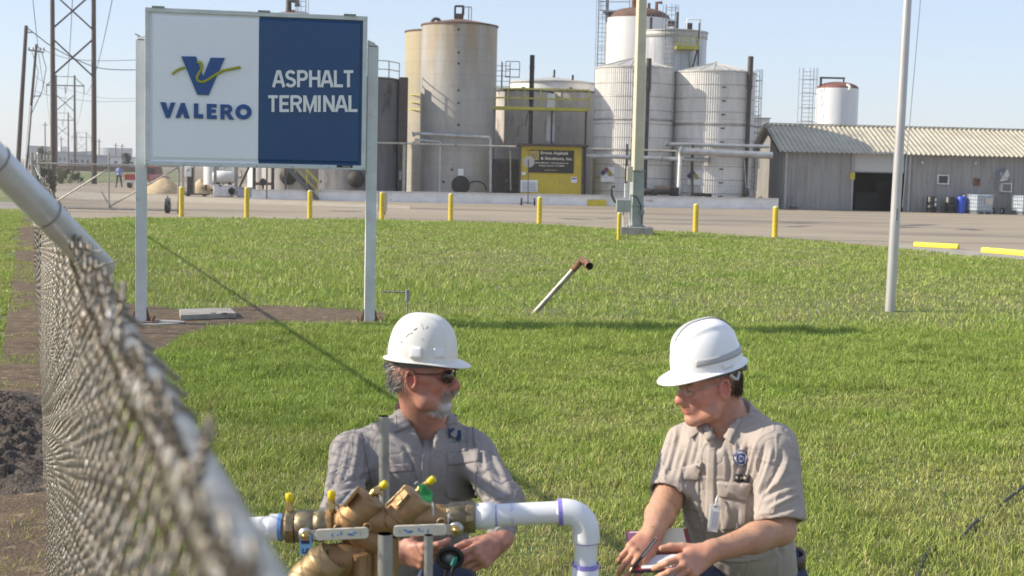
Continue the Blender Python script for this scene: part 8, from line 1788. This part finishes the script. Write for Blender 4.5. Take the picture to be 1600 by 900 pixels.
# test cocks with yellow caps
ycap = mat('yellow_cap', (.72, .58, .01), .4); cbr = mat('bright_brass', (.55, .40, .16), .3, .85, c2=(.40, .28, .10), nscale=30)
def cock(x, y, dx, dy, ln=1.0, o_=0.0):
    l = math.hypot(dx, dy); dx /= l; dy /= l; p = lambda t, off=0: V_(x + dx * t, y + dy * t, o_ + off)
    q_ = M(); k = ln; q_.tube([p(0), p(6 * k)], 5 * mV, 10); q_.tube([p(5 * k), p(10 * k)], 7.2 * mV, 6); q_.tube([p(9 * k), p(22 * k), p(26 * k)], [6.4 * mV, 5.6 * mV, 5.2 * mV], 12); q_.tube([p(14 * k, -.012), p(14 * k, .004)], 5.5 * mV, 8); o = vb(q_, 'test_cock', cbr)
    q_ = M(); q_.tube([p(25 * k), p(26 * k), p(37 * k), p(38.5 * k)], [5.4 * mV, 6.2 * mV, 6.2 * mV, 5.4 * mV], 12); q_.tube([p(37 * k), p(39.5 * k)], 3.6 * mV, 10); oc_ = q_.build('cap', ycap, o) if False else vb(q_, 'cap', ycap, o)
    q_ = M(); q_.tube([p(16 * k, -.004) , V_(x + dx * 16 * k - dy * 12, y + dy * 16 * k + dx * 12, o_ - .004)], 2.0 * mV, 8); vb(q_, 'screw_stem', cbr, o)
cock(452, 806, 0, -1, .90); cock(518, 805, 0, -1, .98); cock(580, 773, .72, -.56, .80, -.01); cock(652, 768, .80, -.62, .88, -.01)
# lever handles
hw = mat('ivory_vinyl', (.66, .63, .53), .45, c2=(.58, .55, .46), nscale=12); ink = mat('blue_stamp', (.12, .30, .55), .6)
def lever(px0, px1, y0, y1, pivot, nm):
    yo = -.075; piv = V_(pivot[0], pivot[1], yo); a = V_(px0, y0, yo - .012); b = V_(px1, y1, yo - .012); dd = (b - a); L_ = dd.length; hh = 17.5 * mV
    ex = dd.normalized(); ey = Vector((0, 1, 0)); ey = (ey - ex * ey.dot(ex)).normalized(); ez = ex.cross(ey); Rm = Matrix((ex, ey, ez)).transposed()
    q_ = M(); n = 10; r_ = hh * .32; pl = []
    for cx, cz, a0 in ((L_ - r_, hh / 2 - r_, 0), (r_, hh / 2 - r_, PI / 2), (r_, -hh / 2 + r_, PI), (L_ - r_, -hh / 2 + r_, 1.5 * PI)):
        for k in range(6): t = a0 + PI / 2 * k / 5; pl.append((cx + r_ * math.cos(t), cz + r_ * math.sin(t)))
    T = Matrix.Translation(a) @ Rm.to_4x4() @ Matrix.Translation((0, .004, 0)) @ Matrix.Rotation(R(90), 4, 'X'); q_.prism(pl, .008, T); o = vb(q_, nm, hw, bev=.0012)
    q_ = M(); s_ = 1 if abs(pivot[0] - px0) < abs(pivot[0] - px1) else -1; e_ = a if s_ > 0 else b
    q_.bar(piv + Vector((0, -.006, 0)), e_ + ex * (.012 * s_), .003, .026, up=(0, 0, 1)); q_.lathe([(.019, 0), (.019, .004), (.001, .005)], piv + Vector((0, -.004, 0)), 24, ax=(0, -1, 0)); vb(q_, 'lever_shank', mat('zinc_plate', (.50, .50, .50), .35, .8), o)
    q_ = M(); q_.lathe([(.0135, 0), (.0135, .010), (.010, .012)], piv + Vector((0, -.008, 0)), 6, ax=(0, -1, 0), smooth=False); q_.lathe([(.0075, 0), (.0075, .016), (.001, .017)], piv + Vector((0, -.008, 0)), 14, ax=(0, -1, 0)); vb(q_, 'pivot_nut', cbr, o)
    q_ = M(); q_.tube([piv + Vector((0, .06, 0)), piv], .012, 12); vb(q_, 'stem', brz2, o)
    q_ = M(); m0 = .35 if s_ > 0 else .12
    for k, (t, w_, h_) in enumerate(((.0, .002, .5), (.10, .022, .16), (.17, .03, .22), (.22, .02, .14), (.36, .012, .3), (.42, .016, .12), (.53, .010, .34))):
        tt = m0 + t if s_ < 0 else 1 - m0 + .2 - t * 1.0; c_ = a + ex * L_ * min(max(tt, .06), .93) + Vector((0, -.0052, 0)) + ez * (.003 * math.sin(k * 2)); q_.box(c_, (w_ * L_ * 3, .0008, hh * h_), Rm)
    vb(q_, 'stamp', ink, o)
lever(493, 576, 836, 832, (478, 835), 'lever_handle'); lever(615, 698, 830, 827, (713, 826), 'lever_handle')
# tags
q_ = M(); q_.box(V_(477.5, 851, -.09), (19 * mV, .001, 32 * mV)); tg = vb(q_, 'blue_tag', mat('tag_blue', (.16, .38, .68), .5)); q_ = M(); q_.box(V_(477, 847, -.0915), (13 * mV, .0008, 6 * mV)); q_.box(V_(474, 840, -.0915), (9 * mV, .0008, 3 * mV)); vb(q_, 'printed_line', MATS['navy_thread'], tg)
lf = V_(477.5, 861.5, -.0915); o = text_mesh('LF', 11.5 * mV, mat('tag_ink', (.01, .02, .06), .6), 'lettering', tg, Matrix.Translation(lf - bl_) @ Matrix.Rotation(R(90), 4, 'X'), .0005, .0005)
gt = [(654, 757), (663, 757), (672, 765), (677, 772), (673, 786), (664, 783), (656, 774)]
q_ = M(); vs = [V_(x, y, -.04 - .004 * math.sin(i * 2.0)) for i, (x, y) in enumerate(gt)]; q_.add(vs, [list(range(len(vs)))]); o = vb(q_, 'green_tag', mat('tag_green', (.03, .32, .09), .5)); so = o.modifiers.new('s', 'SOLIDIFY'); so.thickness = .001
q_ = M()
for k in range(3): q_.tube([V_(659 + k * 3, 763 + k * 5, -.046), V_(667 + k * 2.4, 766 + k * 5, -.046)], .0007, 5)
vb(q_, 'printed_line', MATS['black_rubber'], o)
q_ = M(); q_.tube([V_(640 + 13, 756, -.03), V_(652, 752, -.035), V_(648, 756, -.035)], .0014, 6); q_.tube([V_(676, 784, -.03), V_(677, 798, -.035), V_(675, 822, -.03)], .0025, 6); vb(q_, 'zip_tie', wht)
# PVC
pv = empty('pvc_pipe', 'white PVC pipe with purple primer rings bending down to the ground', 'pipe', V_(915, 900)); bl_2 = Vector(pv.location)
def pb(q_, nm, mt, par=None): q_.v = [tuple(Vector(v) - bl_2) for v in q_.v]; return q_.build(nm, mt, par or pv)
g0 = Vector((V_(915, 900).x, dV, GZL - .05)); 
q_ = M(); q_.tube([V_(742, 807), V_(745, 807), V_(772, 805.5), V_(774, 805.5)], [.030, .0355, .0355, .031], 40); pb(q_, 'adapter', pvc)
q_ = M(); q_.tube([V_(770, 805.5), V_(880, 800)], .0300, 40); q_.tube([V_(916, 830), Vector((g0.x, dV, GZL - .05))], .0300, 40); pb(q_, 'pipe', pvc)
el_ = [V_(874, 800.5), V_(882, 800), V_(893, 801.5), V_(904, 806.5), V_(911.5, 815), V_(915, 826), V_(916, 838), V_(916, 846)]
q_ = M(); q_.tube([el_[0]] + el_, [.030] + [.0365] * 8, 40); pb(q_, 'elbow', pvc)
q_ = M(); q_.tube([V_(914.5, 881), V_(914.5, 884), Vector((g0.x, dV, 1.0 - .12))], [.031, .0365, .0365], 40); pb(q_, 'coupling', pvc)
q_ = M(); q_.tube([V_(773, 805.4), V_(776.5, 805.2)], .0307, 40, caps=False); q_.tube([V_(872, 800.6), V_(879, 800.2)], .0368, 40, caps=False); q_.tube([V_(916, 844), V_(916, 848.5)], .0310, 40, caps=False); q_.tube([V_(914.8, 879.5), V_(914.7, 887)], .0368, 40, caps=False); pb(q_, 'primer_ring', prim_)
q_ = M(); q_.tube([V_(798, 803.9), V_(803, 803.7)], .0303, 30, caps=False); pb(q_, 'primer_smear', mat('primer_faint', (.52, .50, .78), .4, c2=(.74, .75, .78), nscale=60, nlo=.42, nhi=.55))
pl_ = empty('pvc_inlet_pipe', 'short white PVC pipe entering the backflow preventer behind the fence rail', 'pipe', V_(420, 900)); bl_3 = Vector(pl_.location)
q_ = M(); q_.tube([V_(388, 826), V_(437, 824), ], .031, 36); q_.v = [tuple(Vector(v) - bl_3) for v in q_.v]; q_.build('pipe', pvc, pl_); q_ = M(); q_.tube([V_(388, 826), Vector((V_(388, 826).x, dV, GZL - .05))], .031, 30); q_.v = [tuple(Vector(v) - bl_3) for v in q_.v]; q_.build('riser', pvc, pl_)
q_ = M(); q_.tube([V_(422, 824), V_(438, 824), V_(441, 824)], [.0365, .0365, .033], 36); q_.v = [tuple(Vector(v) - bl_3) for v in q_.v]; q_.build('adapter', pvc, pl_); q_ = M(); q_.tube([V_(436, 824), V_(441.5, 824)], .0370, 36, caps=False); q_.v = [tuple(Vector(v) - bl_3) for v in q_.v]; q_.build('primer_ring', mat('primer_blue', (.10, .25, .60), .4), pl_)
# galvanised stakes
for lab, px, py, dd, r_ in (('tall galvanised pipe stake behind the backflow preventer', 599.5, 650, 3.98, 8.2), ('short open galvanised pipe stake in front of the backflow preventer', 602, 834, 3.50, 12), ('thin galvanised stake under the right lever handle', 669.5, 836, 3.54, 7.2)):
    tp_ = P(px, py, dd); e = empty('pipe_stake', lab, 'stake', (tp_.x, dd, GZL), 0, 'galvanised pipe stakes'); q_ = M(); r = r_ * mpp(dd); H = tp_.z - GZL; lean = P(px + (2.5 if py < 700 else 0), 900, dd).x - tp_.x
    b_ = Vector((lean * (H / max(tp_.z - P(px, 900, dd).z, .05)), 0, -.1)); q_.tube([b_, (0, 0, H)], r, 24, caps=False); q_.tube([(0, 0, H - .002), (0, 0, H - .12)], r * .80, 24, caps=False); n = 24
    q_.lathe([(r, H), (r * .80, H)], n=24); q_.build('stake', steel, e); q_ = M(); q_.lathe([(r * .8, H - .03), (.001, H - .03)], n=20); q_.build('bore', blackm, e)
# far person at the gate: small continuous figure
gp_ = G(186, 292.6); gp_.z = 0; fp_ = empty('person', 'distant man in a light blue shirt and dark trousers standing beyond the gate', 'person', gp_)
g_ = np.array(gp_); Fd = Field(g_ + [-.5, -.35, -.02], g_ + [.5, .35, 1.86], .016)
def fc(a, b, ra, rb, k=.03): Fd.cap(g_ + a, g_ + b, ra, rb, k)
for s_ in (-1, 1):
    fc([s_ * .10, 0, .90], [s_ * .16, 0, .48], .085, .065); fc([s_ * .16, 0, .48], [s_ * .22, 0, .08], .06, .045); fc([s_ * .22, .03, .045], [s_ * .24, -.15, .04], .045, .04); fc([s_ * .19, 0, 1.42], [s_ * .31, .02, 1.15], .055, .045); fc([s_ * .31, .02, 1.15], [s_ * .26, -.08, .92], .042, .032); fc([s_ * .26, -.08, .92], [s_ * .25, -.10, .83], .036, .028)
Fd.ell(g_ + [0, 0, 1.25], (.19, .12, .24), None, .05); Fd.ell(g_ + [0, 0, .97], (.165, .12, .13), None, .05); fc([0, 0, 1.45], [0, -.01, 1.60], .055, .05); Fd.ell(g_ + [0, -.01, 1.68], (.078, .10, .115), None, .02)
p, q = Fd.mesh(); p, q = largest(p, q); z_ = p[:, 2]; c = np.where((z_ > .92)[:, None], [[.22, .30, .55]], [[.025, .028, .05]]); c = np.where((z_ > 1.53)[:, None], [[.45, .26, .19]], c); c = np.where((z_ > 1.74)[:, None], [[.06, .05, .045]], c); hnd = (z_ < 1.0) & (z_ > .78) & (np.abs(p[:, 0] - g_[0]) > .21); c = np.where(hnd[:, None], [[.45, .26, .19]], c); c = np.where((z_ < .10)[:, None], [[.02, .018, .016]], c)
o = fmesh('body', p, q, skin_m, fp_, c)
sel = q[((z_[q] > .93).all(1)) & ((z_[q] < 1.50).all(1)) & ~(hnd[q].any(1))]; idx, inv = np.unique(sel, return_inverse=True); n_ = normals(p, q); fmesh('shirt', p[idx] + n_[idx] * .012, inv.reshape(sel.shape), mat('light_blue_shirt', (.22, .30, .58), .8), fp_)
sel = q[((z_[q] > .09).all(1)) & ((z_[q] < .95).all(1)) & ~(hnd[q].any(1))]; idx, inv = np.unique(sel, return_inverse=True); fmesh('trousers', p[idx] + n_[idx] * .010, inv.reshape(sel.shape), mat('dark_trousers', (.02, .022, .04), .85), fp_)
bpy.context.view_layer.update()
# ================================================================ light haze in the air, round the whole scene
hz_m = bpy.data.materials.new('haze_air'); hz_m.use_nodes = True; t = hz_m.node_tree; t.nodes.remove(t.nodes['Principled BSDF']); pv_ = t.nodes.new('ShaderNodeVolumePrincipled')
pv_.inputs['Density'].default_value = .0004; pv_.inputs['Color'].default_value = (.97, .98, 1.0, 1); pv_.inputs['Anisotropy'].default_value = .2; t.links.new(pv_.outputs[0], t.nodes['Material Output'].inputs['Volume'])
q = M(); q.box((0, 700, 11.5), (2600, 1800, 26)); tag(q.build('haze', hz_m), kind='stuff')
# ================================================================ pieces that stand apart become parts of their own
def split_pieces(names):
    for o in [x for x in COL.objects if x.type == 'MESH' and x.name.split('.')[0] in names and x.data.users == 1]:
        me = o.data; nv = len(me.vertices)
        if nv > 60000: continue
        co = np.empty(nv * 3, np.float32); me.vertices.foreach_get('co', co); co = co.reshape(-1, 3); ed = np.empty(len(me.edges) * 2, np.int32); me.edges.foreach_get('vertices', ed); ed = ed.reshape(-1, 2)
        par = list(range(nv))
        def find(a):
            while par[a] != a: par[a] = par[par[a]]; a = par[a]
            return a
        for a, b in ed.tolist(): par[find(a)] = find(b)
        root = np.array([find(i) for i in range(nv)]); u, isl = np.unique(root, return_inverse=True); k = len(u)
        if k < 2 or k > 400: continue
        lo = np.full((k, 3), 1e9); hi = np.full((k, 3), -1e9); np.minimum.at(lo, isl, co); np.maximum.at(hi, isl, co); sz = (hi - lo).max(1)
        gap = np.maximum(0, np.maximum(lo[:, None] - hi[None], lo[None] - hi[:, None])); near = np.sqrt((gap ** 2).sum(2)) <= np.maximum(.02, .5 * np.maximum(sz[:, None], sz[None])); pp = list(range(k))
        def f2(a):
            while pp[a] != a: a = pp[a]
            return a
        for a, b in zip(*np.nonzero(np.triu(near, 1))): pp[f2(int(a))] = f2(int(b))
        grp = np.array([f2(i) for i in range(k)])[isl]; gs = np.unique(grp)
        if len(gs) < 2 or len(gs) > 60: continue
        faces = [tuple(p.vertices) for p in me.polygons]; sm = [p.use_smooth for p in me.polygons]; nm = o.name.split('.')[0]
        for g_ in gs:
            sel = np.nonzero(grp == g_)[0]; mp = {int(a): i for i, a in enumerate(sel)}; fs = [(f, s) for f, s in zip(faces, sm) if f[0] in mp]; m2 = bpy.data.meshes.new(nm)
            m2.from_pydata([tuple(co[a]) for a in sel], [], [[mp[v] for v in f] for f, s in fs]); m2.polygons.foreach_set('use_smooth', [s for f, s in fs]); m2.materials.append(me.materials[0]); c = o.copy(); c.data = m2; c.name = nm; COL.objects.link(c)
        bpy.data.objects.remove(o)
split_pieces({'corner_trim', 'primer_ring', 'wire_tie', 'gusset', 'hinge', 'port', 'vent', 'vent_pipe', 'insulator', 'eye_bolt', 'clamp_lug', 'door', 'barb', 'crossarm', 'leg', 'drop_wire', 'cast_mark', 'fitting', 'anchor_pin', 'lifting_eye', 'strap', 'hex_union', 'inner_partition', 'stored_drum', 'barge_board', 'label_sticker', 'test_hose', 'pipe'})
bpy.context.view_layer.update()
